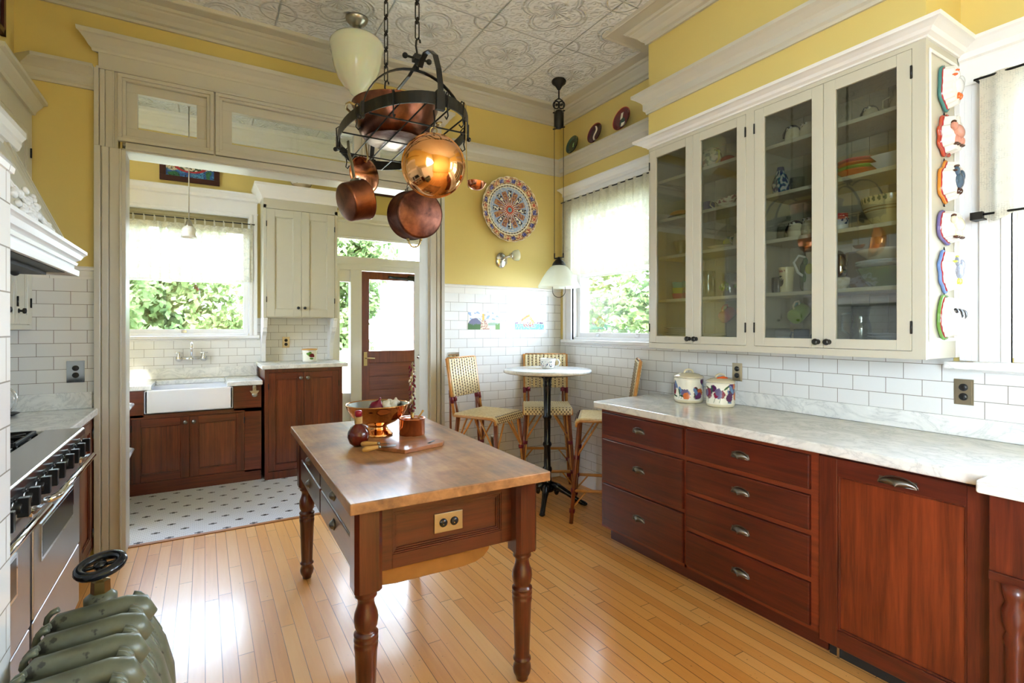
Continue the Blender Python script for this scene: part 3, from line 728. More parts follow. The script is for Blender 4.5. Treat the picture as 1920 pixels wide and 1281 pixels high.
# ================================================================ RIGHT RUN OF BASE CABINETS
RB = F((2.275, 0, 0), (0, 1, 0), (-1, 0, 0))
t = thing('drawer_cabinet', 'long mahogany base cabinet with seven cup-pull drawers under the right marble counter', 'cabinet', (2.6, 1.9, 0))
m = MB(); m.box(2.28, 2.90, 1.222, 2.632, .10, .885); m.build('body', 'mahogany_y', t)
m = MB(); m.box(2.352, 2.9, 1.225, 2.63, 0, .10); m.build('toe_kick', 'mahogany_y', t)
m = MB(); fb = lambda a, b, c_, d_: m.fbox(RB, a, b, -.006, 0, c_, d_)
fb(2.618, 2.634, .10, .885); fb(1.93, 1.947, .10, .885); fb(1.222, 1.256, .10, .885)
fb(1.256, 2.618, .864, .885); fb(1.256, 2.618, .10, .116)
for z in (.70,): m.fbox(RB, 1.947, 2.618, -.006, 0, .69, .713)
m.fbox(RB, 1.947, 2.618, -.006, 0, .396, .412)
for z in (.70, .522, .318): m.fbox(RB, 1.256, 1.93, -.006, 0, z-.011, z+.011)
m.build('face_frame', 'mahogany_rail', t)
def drawer(u0, u1, z0, z1, w=.092):
    m = MB(); m.fbox(RB, u0+.002, u1-.002, -.01, .014, z0+.002, z1-.002); d_ = m.build('drawer', 'mahogany_y', t, bevel=.005)
    c_ = cup_pull(RB, (u0+u1)/2, .014, (z0+z1)/2, w, t); c_.parent = d_
for a in ((.713, .864), (.412, .69), (.116, .396)): drawer(1.947, 2.618, *a)
for a in ((.711, .864), (.533, .689), (.329, .511), (.116, .307)): drawer(1.256, 1.93, *a)

t = thing('dishwasher', 'dishwasher hidden behind a tall mahogany panel with one wide cup pull', 'dishwasher', (2.6, .93, 0))
m = MB(); m.box(2.29, 2.9, .645, 1.215, .1, .88); m.build('body', 'mahogany_y', t)
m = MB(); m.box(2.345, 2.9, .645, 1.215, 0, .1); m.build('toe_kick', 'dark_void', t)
dd = panel_door(RB, .646, 1.216, .085, .872, -.012, t, ['mahogany_z', 'mahogany_y'], 'mahogany_panel', .072, .024, 'front_panel')
cup_pull(RB, .925, .012, .828, .125, t)
m = MB(); m.box(2.335, 2.345, 1.17, 1.18, 0.0, .085); m.build('foot', 'stainless', t)

t = thing('sink_cabinet', 'mahogany cabinet with turned corner column at the right edge', 'cabinet', (2.5, .3, 0))
m = MB(); m.box(2.20, 2.9, -.6, .64, .085, .885); m.build('body', 'mahogany_z', t)
RB2 = F((2.20, 0, 0), (0, 1, 0), (-1, 0, 0))
m = MB(); m.fbox(RB2, -.6, .64, 0, .012, .60, .63); m.fbox(RB2, -.6, .64, 0, .016, .10, .16); m.build('moulding', 'mahogany_y', t, bevel=.003)
m = MB(); m.lathe([(.0, .10), (.03, .10), (.034, .13), (.026, .17), (.024, .40), (.03, .43), (.022, .45), (.032, .48), (.034, .52), (.024, .55), (.03, .57), (.034, .60), (0, .61)], TR((2.195, .575, 0)), 20)
m.build('column', 'mahogany_z', t)
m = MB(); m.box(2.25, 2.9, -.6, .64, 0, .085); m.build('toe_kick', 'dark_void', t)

t = thing('countertop', 'long white veined marble counter on the right cabinets', 'countertop', (2.6, 1.4, .885))
m = MB(); pts = [(2.225, 2.665), (2.932, 2.742), (2.932, -.6), (2.13, -.6), (2.13, .655), (2.225, .655)]
m.prism(WORLD, pts, .887, .93, 'xy'); m.build('slab', 'marble', t, bevel=.008, seg=3)
m = MB(); m.fbox(RT, -.6, 2.20, .0085, .028, .931, 1.018); m.build('backsplash', 'marble', t, bevel=.003)

# ================================================================ GLASS-FRONT UPPER CABINET
UB = F((2.59, 0, 0), (0, 1, 0), (-1, 0, 0))
ZB, ZT = 1.285, 2.625
t = thing('glass_cabinet', 'white wall cabinet with four tall glass doors full of dishes', 'cabinet', (2.76, 1.74, ZB))
m = MB()
m.box(2.595, 2.932, .958, .98, ZB, ZT+.054); m.box(2.595, 2.932, 2.495, 2.516, ZB, ZT+.054); m.box(2.595, 2.93, 1.732, 1.756, ZB, ZT)
m.box(2.595, 2.932, .98, 2.495, ZB, ZB+.022); m.box(2.595, 2.932, .98, 2.495, ZT-.01, ZT+.054)
m.build('body', 'white_cabinet', t, bevel=.0015, seg=1)
m = MB()
for i in range(18):
    y_ = .98+i*.0842; m.box(2.918, 2.93, y_+.001, y_+.0832, ZB+.02, ZT-.01)
m.build('beaded_back', 'interior_paint', t, bevel=.0015, seg=1)
m = MB(); m.fbox(UB, .9565, 1.005, -.02, 0, ZB-.001, ZT-.014); m.fbox(UB, 1.738, 1.789, -.02, 0, ZB+.033, ZT-.014); m.fbox(UB, 2.511, 2.5175, -.02, 0, ZB-.001, ZT-.014)
m.fbox(UB, .9565, 2.5175, -.02, 0, ZT-.014, ZT+.055); m.fbox(UB, 1.005, 2.511, -.02, 0, ZB-.001, ZB+.033)
m.build('face_frame', 'white_cabinet', t)
m = MB()
CP = [(0, ZT+.006), (.010, ZT+.006), (.012, ZT+.014), (.03, ZT+.02), (.04, ZT+.032), (.062, ZT+.042), (.068, ZT+.044), (.078, ZT+.046), (.08, ZT+.062), (-.01, ZT+.064)]
m.mold(UB, CP, .958, 2.516, 1, 1); m.mold(F((0, .958, 0), (1, 0, 0), (0, -1, 0)), CP, 2.59, 2.93, 1, 0); m.mold(F((0, 2.516, 0), (1, 0, 0), (0, 1, 0)), CP, 2.59, 2.93, 1, 0)
m.build('crown', 'bright_trim', t)
m = MB(); SE = F((0, .958, 0), (1, 0, 0), (0, -1, 0))
for a in ((2.62, 2.635, 1.36, 2.60), (2.875, 2.89, 1.36, 2.60)): m.fbox(SE, a[0], a[1], 0, .006, a[2], a[3])
m.fbox(SE, 2.635, 2.875, 0, .006, 2.585, 2.60); m.fbox(SE, 2.635, 2.875, 0, .006, 1.36, 1.375); m.fbox(SE, 2.89, 2.93, 0, .004, 1.285, 2.6)
m.build('side_panel', 'bright_trim', t, bevel=.002, seg=1)
SH = (2.415, 2.15, 1.90, 1.61)
for z in SH:
    for y0_, y1_ in ((.98, 1.732), (1.756, 2.495)):
        m = MB(); m.box(2.655, 2.917, y0_, y1_, z-.02, z); m.build('shelf', 'shelf_paint', t, bevel=.002, seg=1)
for (a, b, hs, kn) in ((2.152, 2.509, 1, 0), (1.791, 2.150, 0, 1), (1.372, 1.736, 1, 0), (1.007, 1.370, 0, 1)):
    m = MB(); z0, z1 = ZB+.035, ZT-.016; st = .055
    m.fbox(UB, a, a+st, -.02, .002, z0, z1); m.fbox(UB, b-st, b, -.02, .002, z0, z1)
    m.fbox(UB, a+st, b-st, -.02, .002, z1-.052, z1); m.fbox(UB, a+st, b-st, -.02, .002, z0, z0+.045)
    d_ = m.build('door', 'white_cabinet', t, bevel=.0015, seg=1)
    m = MB(); m.fbox(UB, a+st, b-st, -.012, -.009, z0+.045, z1-.052); g_ = m.build('pane', 'cabinet_glass', t); g_.parent = d_
    hu = b+.0005 if hs else a-.0005
    ku = a+.025 if hs else b-.025
    k_ = knob(UB, ku, .002, z0+.03, .016, t); k_.parent = d_
    for z in (z0+.10, z1-.10): h_ = hinge(UB, hu, .0, z, t); h_.parent = d_
# ================================================================ LEFT SIDE: cabinet, hood, range
UL = F((-.86, 0, 0), (0, 1, 0), (1, 0, 0))
t = thing('wall_cabinet', 'white wall cabinet behind the range hood with black knobs', 'cabinet', (-1.03, 3.6, 1.41))
m = MB(); m.box(-1.195, -.87, 3.24, 4.0, 1.41, 2.735); m.build('body', 'white_cabinet', t, bevel=.002, seg=1)
m = MB(); m.fbox(UL, 3.24, 4.0, -.012, 0, 2.54, 2.738); m.fbox(UL, 3.95, 4.0, -.012, 0, 1.41, 2.54); m.fbox(UL, 3.24, 3.95, -.012, 0, 1.41, 1.435)
m.build('face_frame', 'white_cabinet', t)
m = MB(); m.mold(UL, [(0, 2.655), (.015, 2.655), (.02, 2.675), (.045, 2.705), (.05, 2.715), (.07, 2.722), (.07, 2.742), (-.05, 2.743)], 3.24, 4.0); m.build('crown', 'white_cabinet', t)
for a, b in ((3.705, 3.948), (3.46, 3.703), (3.245, 3.458)):
    d_ = panel_door(UL, a, b, 1.437, 2.534, -.014, t, 'white_cabinet', 'white_cabinet', .055, .018)
    k_ = knob(UL, a+.028, .004, 1.51, .016, t); k_.parent = d_
    for z in (1.56, 2.42): h_ = hinge(UL, b, .004, z, t); h_.parent = d_

t = thing('range_hood', 'white sloping range hood with carved scrollwork and moulded shelf edge', 'range hood', (-.85, 2.4, 1.66))
HY0, HY1 = 1.66, 3.17
m = MB(); HF = F((-.53, 0, 0), (0, 1, 0), (1, 0, 0))
m.box(-1.19, -.53, HY0, HY1, 1.685, 1.745)
m.build('body', 'bright_trim', t, bevel=.002, seg=1)
m = MB()
HP = [(0, 1.665), (.014, 1.665), (.016, 1.69), (0, 1.695)]
HP2 = [(q_[0], q_[1]-.058) for q_ in [(0, 1.772), (.008, 1.772), (.012, 1.784), (.004, 1.79), (.02, 1.80), (.03, 1.818), (.036, 1.824), (.042, 1.828), (.042, 1.842), (0, 1.846)]]
HE = F((0, HY1, 0), (1, 0, 0), (0, 1, 0))
for P_ in (HP, HP2):
    m.mold(HF, P_, HY0, HY1, 0, 1); m.mold(HE, P_, -1.19, -.53, 0, 1)
m.build('shelf_edge', 'bright_trim', t)
def S(y, k, n=0.0):    # point on the sloping front, k 0..1 upwards
    return Vector((-.553-.195*k + n*.9, y, 1.782+.44*k + n*.4))
m = MB(); y0, y1 = HY0+.02, HY1-.02
prof = [S(0, 0), S(0, 1)]
m.add([S(y0, 0), S(y1, 0), S(y1, 1), S(y0, 1), (-1.19, y0, 1.782), (-1.19, y1, 1.782), (-1.19, y1, 2.222), (-1.19, y0, 2.222)],
      [(0, 1, 2, 3), (1, 5, 6, 2), (0, 3, 7, 4), (3, 2, 6, 7), (0, 4, 5, 1)])
m.build('slope', 'white_cabinet', t)
def sbar(ya, ka, yb, kb, w, h):
    m = MB(); a, b = S(ya, ka, h/2), S(yb, kb, h/2); m.tube([a, b], .01, 4, flat=(h, w), up=(.9, 0, .4)); m.build('moulding', 'white_cabinet', t)
for off, w, h in ((.03, .022, .012), (.075, .006, .008), (.10, .012, .014), (.125, .005, .008)):
    sbar(y1-off+.01, 0, y1-off+.01, 1, w, h); sbar(y0+off, 0, y0+off, 1, w, h)
m = MB(); random.seed(3)
for i in range(46):      # carved applique of shells and beads
    u_ = random.random(); yy = y1-.18-u_*.42; kk = .1+.42*random.random()*(1-.5*u_)+.25*(1-u_)*0
    m.ball(S(yy, kk, .006), (.012, .012+.012*random.random(), .014), 0, 8, 5)
for i in range(9):
    yy = y1-.2-i*.04; m.tube([S(yy+.02*cos(a*.7), .15+.03*i+.05*sin(a*.7), .008) for a in range(8)], .006, 6)
m.build('carving', 'bright_trim', t)
m = MB(); TF = F((-.75, 0, 0), (0, 1, 0), (1, 0, 0))
HP3 = [(q_[0], q_[1]-.06) for q_ in [(-.3, 2.27), (.004, 2.27), (.008, 2.285), (.02, 2.29), (.03, 2.315), (.03, 2.33), (.045, 2.35), (.045, 2.375), (-.3, 2.375)]]
m.mold(TF, HP3, HY0, HY1+.02); m.box(-1.19, -.80, HY0, HY1-.3, 2.31, 2.38); m.build('top_crown', 'bright_trim', t)
m = MB(); m.box(-1.17, -.56, HY0+.02, HY1-.03, 1.676, 1.684); m.box(-1.1, -.62, HY0+.06, HY1-.06, 1.66, 1.676, 1); m.ball((-.7, 3.0, 1.66), .018, 1, 10, 6)
m.build('liner', ['iron', 'dark_void'], t)

RF = F((-.525, 0, 0), (0, 1, 0), (1, 0, 0))
t = thing('range', 'wide stainless steel range with black knobs and two oven doors', 'stove', (-.85, 2.45, 0))
m = MB(); m.box(-1.18, -.545, 1.69, 3.215, .1, .90); m.build('body', 'stainless', t, bevel=.003)
m = MB(); m.prism(RF, [(-.12, .935), (.02, .935), (.026, .93), (.026, .905), (.012, .80), (-.02, .80), (-.12, .9)], 1.69, 3.215); m.build('control_panel', 'stainless', t, bevel=.003)
m = MB(); m.box(-1.18, -.64, 1.70, 3.205, .90, .914); m.build('cooktop', 'black_gloss', t)
for a, b in ((2.425, 3.205), (1.70, 2.385)):
    m = MB(); m.fbox(RF, a, b, -.02, .008, .385, .79); d_ = m.build('oven_door', 'brushed', t, bevel=.004)
    m = MB(); m.fbox(RF, a+.08, b-.16, .008, .013, .56, .70); m.fbox(RF, a+.095, b-.175, .0125, .0135, .572, .688, 1); w_ = m.build('oven_window', ['chrome', 'black_gloss'], t); w_.parent = d_
    m = MB(); m.tube([RF(a+.03, .02, .79), RF(a+.03, .05, .80), RF(a+.045, .066, .805), RF(b-.045, .066, .805), RF(b-.03, .05, .80), RF(b-.03, .02, .79)], .0125, 12)
    for y_ in (a+.03, b-.03): m.lathe([(0, 0), (.02, 0), (.02, .012), (0, .016)], along(RF(y_, .008, .79), RF.n), 14)
    h_ = m.build('handle', 'chrome', t); h_.parent = d_
    m = MB(); m.fbox(RF, a, b, -.02, .006, .10, .375); m.build('lower_panel', 'brushed', t, bevel=.003)
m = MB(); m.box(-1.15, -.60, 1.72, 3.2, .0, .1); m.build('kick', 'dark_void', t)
for y_ in (3.135, 3.02, 2.885, 2.785, 2.63, 2.515, 2.41, 2.27, 2.15, 2.0, 1.86):
    m = MB(); mt = along(RF(y_, .012, .862), (1, 0, -.06)); m.lathe([(.0, 0), (.03, 0), (.033, .006), (.026, .012), (0, .013)], mt, 20)
    m.lathe([(.0, .01), (.021, .01), (.02, .03), (0, .03)], mt, 16, 1)
    m.fbox(F(RF(y_, .03, .862), (0, 1, 0), (1, 0, 0)), -.012, .012, 0, .028, -.03, .03, 1)
    m.build('knob', ['chrome', 'black_knob'], t, bevel=.002, seg=1)
def grate(y0, y1):
    m = MB()
    for x in (-1.1, -.88, -.67): m.box(x-.006, x+.006, y0, y1, .925, .945)
    for y_ in (y0, (y0+y1)/2, y1): m.box(-1.1, -.67, y_-.006, y_+.006, .925, .945)
    for x in (-.99, -.78):
        m.lathe([(0, .914), (.045, .914), (.048, .924), (.03, .932), (0, .932)], TR((x, (y0+y1)/2, 0)), 20)
        for a in range(4):
            c_ = Vector((x, (y0+y1)/2, .94)); dv = Vector((cos(a*pi/2+pi/4), sin(a*pi/2+pi/4), 0)); m.tube([c_+dv*.03, c_+dv*.13], .006, 6)
    for x in (-1.1, -.67):
        for y_ in (y0, y1): m.box(x-.01, x+.01, y_-.01, y_+.01, .913, .93)
    m.build('grate', 'iron', t, bevel=.002, seg=1)
grate(2.86, 3.16); grate(1.76, 2.06); grate(2.1, 2.38)
m = MB(); m.box(-1.12, -.66, 2.43, 2.80, .912, .935); m.box(-1.1, -.70, 2.45, 2.78, .935, .939, 1); m.build('griddle', ['stainless', 'brushed'], t, bevel=.004)
m = MB(); WKM = TR((-.9, 3.02, .95)); m.prism(WORLD, [(-1.02, 2.9), (-.78, 2.88), (-.76, 3.14), (-1.0, 3.16)], .945, .96, 'xy'); m.tube([(-.8, 2.9, .955), (-.76, 2.9, .985), (-.76, 3.1, .985), (-.8, 3.12, .955)], .007, 6)
m.build('cast_plate', 'iron', t, bevel=.004)

LB = F((-.58, 0, 0), (0, 1, 0), (1, 0, 0))
t = thing('base_cabinet', 'narrow reddish wood base cabinet between the range and the cased opening', 'cabinet', (-.85, 3.6, 0))
m = MB(); m.box(-1.18, -.60, 3.225, 3.995, .08, .888); m.build('body', 'mahogany_z', t)
m = MB(); m.fbox(LB, 3.225, 3.262, -.02, 0, .08, .888); m.fbox(LB, 3.955, 3.995, -.02, 0, .08, .888); m.fbox(LB, 3.262, 3.955, -.02, 0, .86, .888); m.fbox(LB, 3.262, 3.955, -.02, 0, .08, .10); m.build('face_frame', 'mahogany_z', t)
for a, b, h in ((3.264, 3.607, 0), (3.609, 3.953, 1)):
    d_ = panel_door(LB, a, b, .105, .857, -.018, t, ['mahogany_z', 'mahogany_y'], 'mahogany_panel', .06, .018)
    for z in (.18, .78): h_ = hinge(LB, b if h else a, 0, z, t); h_.parent = d_
m = MB(); m.box(-1.16, -.63, 3.23, 3.99, 0, .08); m.build('toe_kick', 'mahogany_y', t)
t = thing('countertop', 'small grey marble counter left of the cased opening', 'countertop', (-.87, 3.6, .89))
m = MB(); m.box(-1.19, -.555, 3.222, 3.997, .89, .932); m.build('slab', 'marble', t, bevel=.006)
m = MB(); m.box(-1.18, -.585, 3.98, 4.0, .9325, 1.03); m.build('backsplash', 'marble', t, bevel=.003)
t = thing('base_cabinet', 'wood base cabinet on the near side of the range', 'cabinet', (-.85, 1.46, 0))
m = MB(); m.box(-1.18, -.60, 1.24, 1.682, 0, .888); m.build('body', 'mahogany_z', t); m = MB(); m.box(-1.19, -.56, 1.236, 1.685, .89, .93); m.build('top', 'marble', t)
# whisk-like wire sphere on a dark dish
t = thing('wire_basket', 'round wire basket on a dark dish at the left end of the marble counter', 'basket', (-.955, 3.86, .932))
m = MB(); m.lathe([(0, .933), (.05, .933), (.075, .945), (.07, .948), (.045, .938), (0, .938)], TR((-.955, 3.86, 0)), 24); m.build('dish', 'iron', t)
m = MB()
for i in range(7):
    a = pi*i/7; m.tube([(-.955+.065*cos(a)*cos(b_), 3.86+.065*sin(a)*cos(b_), 1.02+.075*sin(b_)) for b_ in [k*2*pi/20 for k in range(20)]], .0018, 5, True)
m.build('wire', 'chrome', t)
# outlet plates
def outlet(name, fr, u, z, label, w=.07, h=.115, kind='duplex', mat='outlet_plate', horiz=False, parent=None, n=.009):
    t = parent or thing(name, label, 'outlet', tuple(fr(u, n, z-h/2)))
    m = MB(); m.fbox(fr, u-w/2, u+w/2, n, n+.004, z-h/2, z+h/2); m.fbox(fr, u-w/2+.006, u+w/2-.006, n+.004, n+.0055, z-h/2+.006, z+h/2-.006)
    pl = m.build('cover_plate', mat, t, bevel=.0015, seg=1)
    offs = [(-.021, 0), (.021, 0)] if horiz else [(0, -.021), (0, .021)]
    for i, (du, dz) in enumerate(offs):
        m = MB(); mt = along(fr(u+du, n+.005, z+dz), fr.n); m.lathe([(0, 0), (.0165, 0), (.0165, .003), (0, .003)], mt, 20)
        m.build('socket' if kind == 'duplex' else 'push_button', 'outlet_black', t)
        m = MB()
        for sx in (-.006, .006):
            a_, b_ = (0, sx) if horiz else (sx, 0)
            m.fbox(fr, u+du+a_-.0012, u+du+a_+.0012, n+.008, n+.0084, z+dz+b_-.003, z+dz+b_+.003)
        m.build('slot', 'dark_void', t) if kind == 'duplex' else None
    return t
outlet('outlet', RT, 2.085, 1.135, 'brass duplex outlet on the tile directly behind the canisters')
outlet('outlet', RT, .94, 1.13, 'brass duplex outlet on the tile under the marble sill at the right')
outlet('light_switch', BK, -.663, 1.155, 'chrome switch plate on the tile left of the cased opening', .085, .13, 'push', 'chrome', n=.01)
outlet('light_switch', BK, 1.815, 1.15, 'chrome switch plate on the tile above the left rattan stool', .105, .12, 'push', 'chrome', True, n=.01)
outlet('outlet', BK, 2.215, .405, 'dark low outlet near the floor behind the left rattan stool', .075, .11, n=.01)
outlet('outlet', SB, .745, 1.265, 'brass duplex outlet on the scullery tile beside the fruit jar')

# ================================================================ RADIATOR
t = thing('radiator', 'old grey green cast iron radiator with scrolled tops in the lower left foreground', 'radiator', (-.17, 1.0, 0))
prof = [(-.275, .12), (-.075, .12), (-.058, .16), (-.052, .60), (-.056, .68), (-.072, .745), (-.095, .79), (-.112, .805), (-.112, .82), (-.262, .82), (-.282, .79), (-.287, .72), (-.287, .16)]
m0 = MB(); cen = Vector((-.17, .45))
def layer(k, y):     # outline pulled in by k
    out = []
    for x, z in prof:
        d_ = Vector((x, z))-cen; out.append((x-(k if d_.x > 0 else -k)*min(1, abs(d_.x)/.08), y, z-(k if d_.y > 0 else -k)))
    return out
LY = [(.03, -.038), (.012, -.034), (.003, -.024), (0, -.012), (0, .012), (.003, .024), (.012, .034), (.03, .038)]
vs = []; K_ = len(prof)
for k, y in LY: vs += layer(k, y)
m0.add(vs, [tuple(range(K_)), tuple(range(len(vs)-1, len(vs)-K_-1, -1))]); b0 = len(m0.v)-len(vs)
for i in range(len(LY)-1):
    for j in range(K_): m0.f.append([b0+i*K_+j, b0+i*K_+(j+1) % K_, b0+(i+1)*K_+(j+1) % K_, b0+(i+1)*K_+j]); m0.mi.append(0); m0.sm.append(True)
m0.tube([(-.268, 0, .812), (-.25, 0, .822), (-.14, 0, .826), (-.118, 0, .822), (-.106, 0, .806), (-.112, 0, .79)], [.012, .024, .028, .027, .02, .01], 14)
for s_, cx in ((1, -.132), (-1, -.255)):
    for side in (-1, 1):
        m0.tube([(cx+s_*(.024-.0014*k)*sin(k*.5), side*(.0335+.0002*k), .818+(.024-.0014*k)*cos(k*.5)) for k in range(16)], [.006-.0002*k for k in range(16)], 6)
for side in (-1, 1):
    m0.tube([(-.104, side*.033, .79), (-.085, side*.034, .75), (-.077, side*.035, .68), (-.077, side*.035, .2)], .006, 6)
for zz in (.2, .7): m0.tube([(-.17, -.04, zz), (-.17, .04, zz)], .028, 12)
import copy as _cp
first = None
for i in range(10):
    y_ = 1.345-i*.0805
    if first is None: first = m0.build('section', 'radiator_paint', t); first.location = (0, 0, 0)
    c_ = first if i == 0 else first.copy()
    if i: COL.objects.link(c_)
    c_.location = (0.0, y_-1.0+1.0, 0)
    c_.parent = t
for ch in t.children: ch.location = (0, ch.location[1], 0)
for y_ in (1.345, .62):
    m = MB()
    for x in (-.24, -.10): m.lathe([(0, 0), (.022, 0), (.018, .04), (.014, .13), (0, .13)], TR((x, y_, 0)), 12)
    m.build('foot', 'radiator_paint', t)
m = MB(); mt = TR((-.195, 1.43, 0)); m.lathe([(.0, .68), (.03, .68), (.032, .70), (.03, .80), (.026, .815), (.03, .818), (.03, .83), (.018, .84), (0, .84)], mt, 16)
m.tube([(-.195, 1.43, .70), (-.18, 1.36, .70)], .02, 10); m.tube([(-.195, 1.43, 0), (-.195, 1.43, .7)], .015, 10)
m.lathe([(.018, .838), (.017, .865), (.009, .868), (.006, .89), (0, .89)], mt, 6, 1, False)
v_ = m.build('valve', ['radiator_paint', 'brass'], t)
m = MB(); wm = TR((-.195, 1.43, .897), radians(10), radians(-8)); m.tube([wm @ Vector((.038*cos(a), .038*sin(a), 0)) for a in [k*2*pi/28 for k in range(28)]], .0105, 10, True)
m.lathe([(0, -.004), (.012, -.004), (.012, .006), (0, .008)], wm, 14)
for a in range(4): m.tube([wm @ Vector((0, 0, 0)), wm @ Vector((.036*cos(a*pi/2), .036*sin(a*pi/2), 0))], .004, 6)
h_ = m.build('handwheel', 'black_gloss', t)
m = MB(); m.tube([(-.285, 1.25, .62), (-.4, 1.27, .62)], .009, 8); m.build('pipe', 'steel_dull', t)

# ================================================================ SCULLERY
SF = F((0, 5.33, 0), (1, 0, 0), (0, -1, 0))
t = thing('sink_cabinet', 'mahogany sink base cabinet with two doors under the white apron sink', 'cabinet', (-.1, 5.6, 0))
m = MB(); m.box(-1.2, .458, 5.352, 5.92, .09, .66); m.box(-1.2, -.45, 5.352, 5.9, .66, .885); m.box(.24, .458, 5.352, 5.9, .66, .885); m.build('body', 'mahogany_z', t)
m = MB(); m.fbox(SF, -1.2, -.44, -.02, 0, .66, .885); m.fbox(SF, .23, .458, -.02, 0, .66, .885); m.fbox(SF, -1.2, .458, -.02, 0, .645, .68)
m.fbox(SF, .318, .458, -.02, 0, .09, .66); m.fbox(SF, -1.2, .458, -.02, 0, .09, .105); m.fbox(SF, -1.2, -.53, -.02, 0, .1, .65); m.build('face_frame', 'mahogany_x', t)
m = MB(); m.box(-1.2, .458, 5.345, 5.9, 0, .09); m.build('base', 'mahogany_x', t)
for a, b, k in ((-.525, -.112, 1), (-.108, .316, 0)):
    d_ = panel_door(SF, a, b, .108, .642, -.018, t, ['mahogany_z', 'mahogany_x'], 'mahogany_bead', .065, .02)
    k_ = knob(SF, b-.03 if k else a+.03, .002, .595, .017, t, 'pewter'); k_.parent = d_
    h_ = hinge(SF, a if k else b, 0, .57, t); h_.parent = d_
t = thing('sink', 'white fireclay farmhouse sink with a deep apron front', 'sink', (-.105, 5.55, .69))
m = MB(); x0, x1, ya, yb = -.435, .225, 5.285, 5.80
m.box(x0, x1, ya, ya+.035, .69, .888); m.box(x0, x1, yb-.03, yb, .69, .888); m.box(x0, x0+.03, ya, yb, .69, .888); m.box(x1-.03, x1, ya, yb, .69, .888); m.box(x0, x1, ya, yb, .69, .71)
m.build('basin', 'fireclay', t, bevel=.01, seg=3)
m = MB(); m.lathe([(0, .711), (.04, .711), (.042, .714), (0, .716)], TR((-.1, 5.55, 0)), 20); m.build('drain', 'chrome', t)
t = thing('countertop', 'white marble counter around the farmhouse sink', 'countertop', (-.1, 5.6, .888))
m = MB(); m.box(-1.19, -.385, 5.30, 5.92, .889, .93); m.box(.175, .468, 5.30, 5.92, .889, .93); m.box(-.385, .175, 5.77, 5.92, .889, .93); m.build('slab', 'marble', t, bevel=.006)
m = MB(); m.box(-1.19, .468, 5.902, 5.921, .931, 1.03); m.build('backsplash', 'marble', t, bevel=.003)
t = thing('faucet', 'chrome wall-mounted bridge faucet with cross handles', 'faucet', (-.1, 5.9, 1.11))
m = MB()
for x in (-.21, -.005):
    m.lathe([(0, 0), (.032, 0), (.03, .008), (.02, .03), (.016, .06), (0, .06)], along((x, 5.922, 1.12), (0, -1, 0)), 16)
    m.lathe([(0, -.02), (.02, -.02), (.024, 0), (.016, .02), (.01, .04), (.012, .045), (0, .05)], TR((x, 5.86, 1.125)), 16)
m.tube([(-.21, 5.862, 1.12), (-.005, 5.862, 1.12)], .009, 10); m.lathe([(0, -.012), (.014, -.012), (.016, 0), (.012, .02), (0, .02)], TR((-.107, 5.862, 1.12)), 14)
m.build('bridge', 'chrome', t)
m = MB(); m.tube([(-.107, 5.862, 1.13), (-.106, 5.862, 1.20), (-.105, 5.85, 1.255), (-.104, 5.81, 1.28), (-.103, 5.76, 1.265), (-.103, 5.74, 1.225)], .010, 12); m.lathe([(0, 0), (.013, 0), (.013, .016), (0, .016)], TR((-.103, 5.74, 1.215)), 12); m.build('spout', 'chrome', t)
for x in (-.21, -.005):
    m = MB(); 
    for a in (radians(10), radians(100)): m.tube([(x-.034*cos(a), 5.86-.034*sin(a), 1.178), (x+.034*cos(a), 5.86+.034*sin(a), 1.178)], .0055, 8)
    m.lathe([(0, 1.168), (.01, 1.168), (.01, 1.19), (0, 1.192)], TR((x, 5.86, 0)), 12); m.build('cross_handle', 'chrome', t)
t = thing('bottle_opener', 'wall-mounted metal bottle opener on the sink cabinet', 'bottle opener', (.40, 5.32, .78)); SF = F((0, 5.3285, 0), (1, 0, 0), (0, -1, 0))
m = MB(); m.fbox(SF, .385, .415, 0, .004, .80, .87); m.ball((.40, 5.322, .87), (.017, .006, .02), 0, 12, 8); m.prism(SF, [(.36, .835), (.44, .835), (.43, .82), (.415, .80), (.385, .80), (.37, .82)], 0, .02, 'uz'); m.build('opener', 'nickel', t, bevel=.002)
m = MB(); m.ball((.40, 5.314, .797), (.024, .012, .02), 0, 14, 8); m.build('catch', 'nickel', t)
# tall hutch
HB = F((0, 5.28, 0), (1, 0, 0), (0, -1, 0)); HU = F((0, 5.60, 0), (1, 0, 0), (0, -1, 0))
t = thing('hutch', 'built-in hutch with mahogany doors below and cream doors above', 'cabinet', (.84, 5.6, 0))
m = MB(); m.box(.482, 1.185, 5.30, 5.92, .0, 1.03); m.build('lower_body', 'mahogany_z', t)
m = MB(); m.fbox(HB, .482, .512, -.02, 0, 0, 1.03); m.fbox(HB, 1.152, 1.185, -.02, 0, 0, 1.03); m.fbox(HB, .512, 1.152, -.02, 0, 1.0, 1.03); m.fbox(HB, .512, 1.152, -.02, 0, 0, .07); m.build('face_frame', 'mahogany_z', t)
for a, b, k in ((.514, .823, 1), (.826, 1.15, 0)):
    d_ = panel_door(HB, a, b, .075, .996, -.018, t, ['mahogany_z', 'mahogany_x'], 'mahogany_bead', .06, .02)
    k_ = knob(HB, b-.03 if k else a+.03, .002, .94, .017, t, 'pewter'); k_.parent = d_
    h_ = hinge(HB, a if k else b, 0, .87, t); h_.parent = d_
m = MB(); m.box(.455, 1.235, 5.25, 5.92, 1.032, 1.07); m.build('marble_top', 'marble', t, bevel=.006)
m = MB(); m.box(.50, 1.205, 5.615, 5.92, 1.52, 2.72); m.build('upper_body', 'white_cabinet', t, bevel=.002, seg=1)
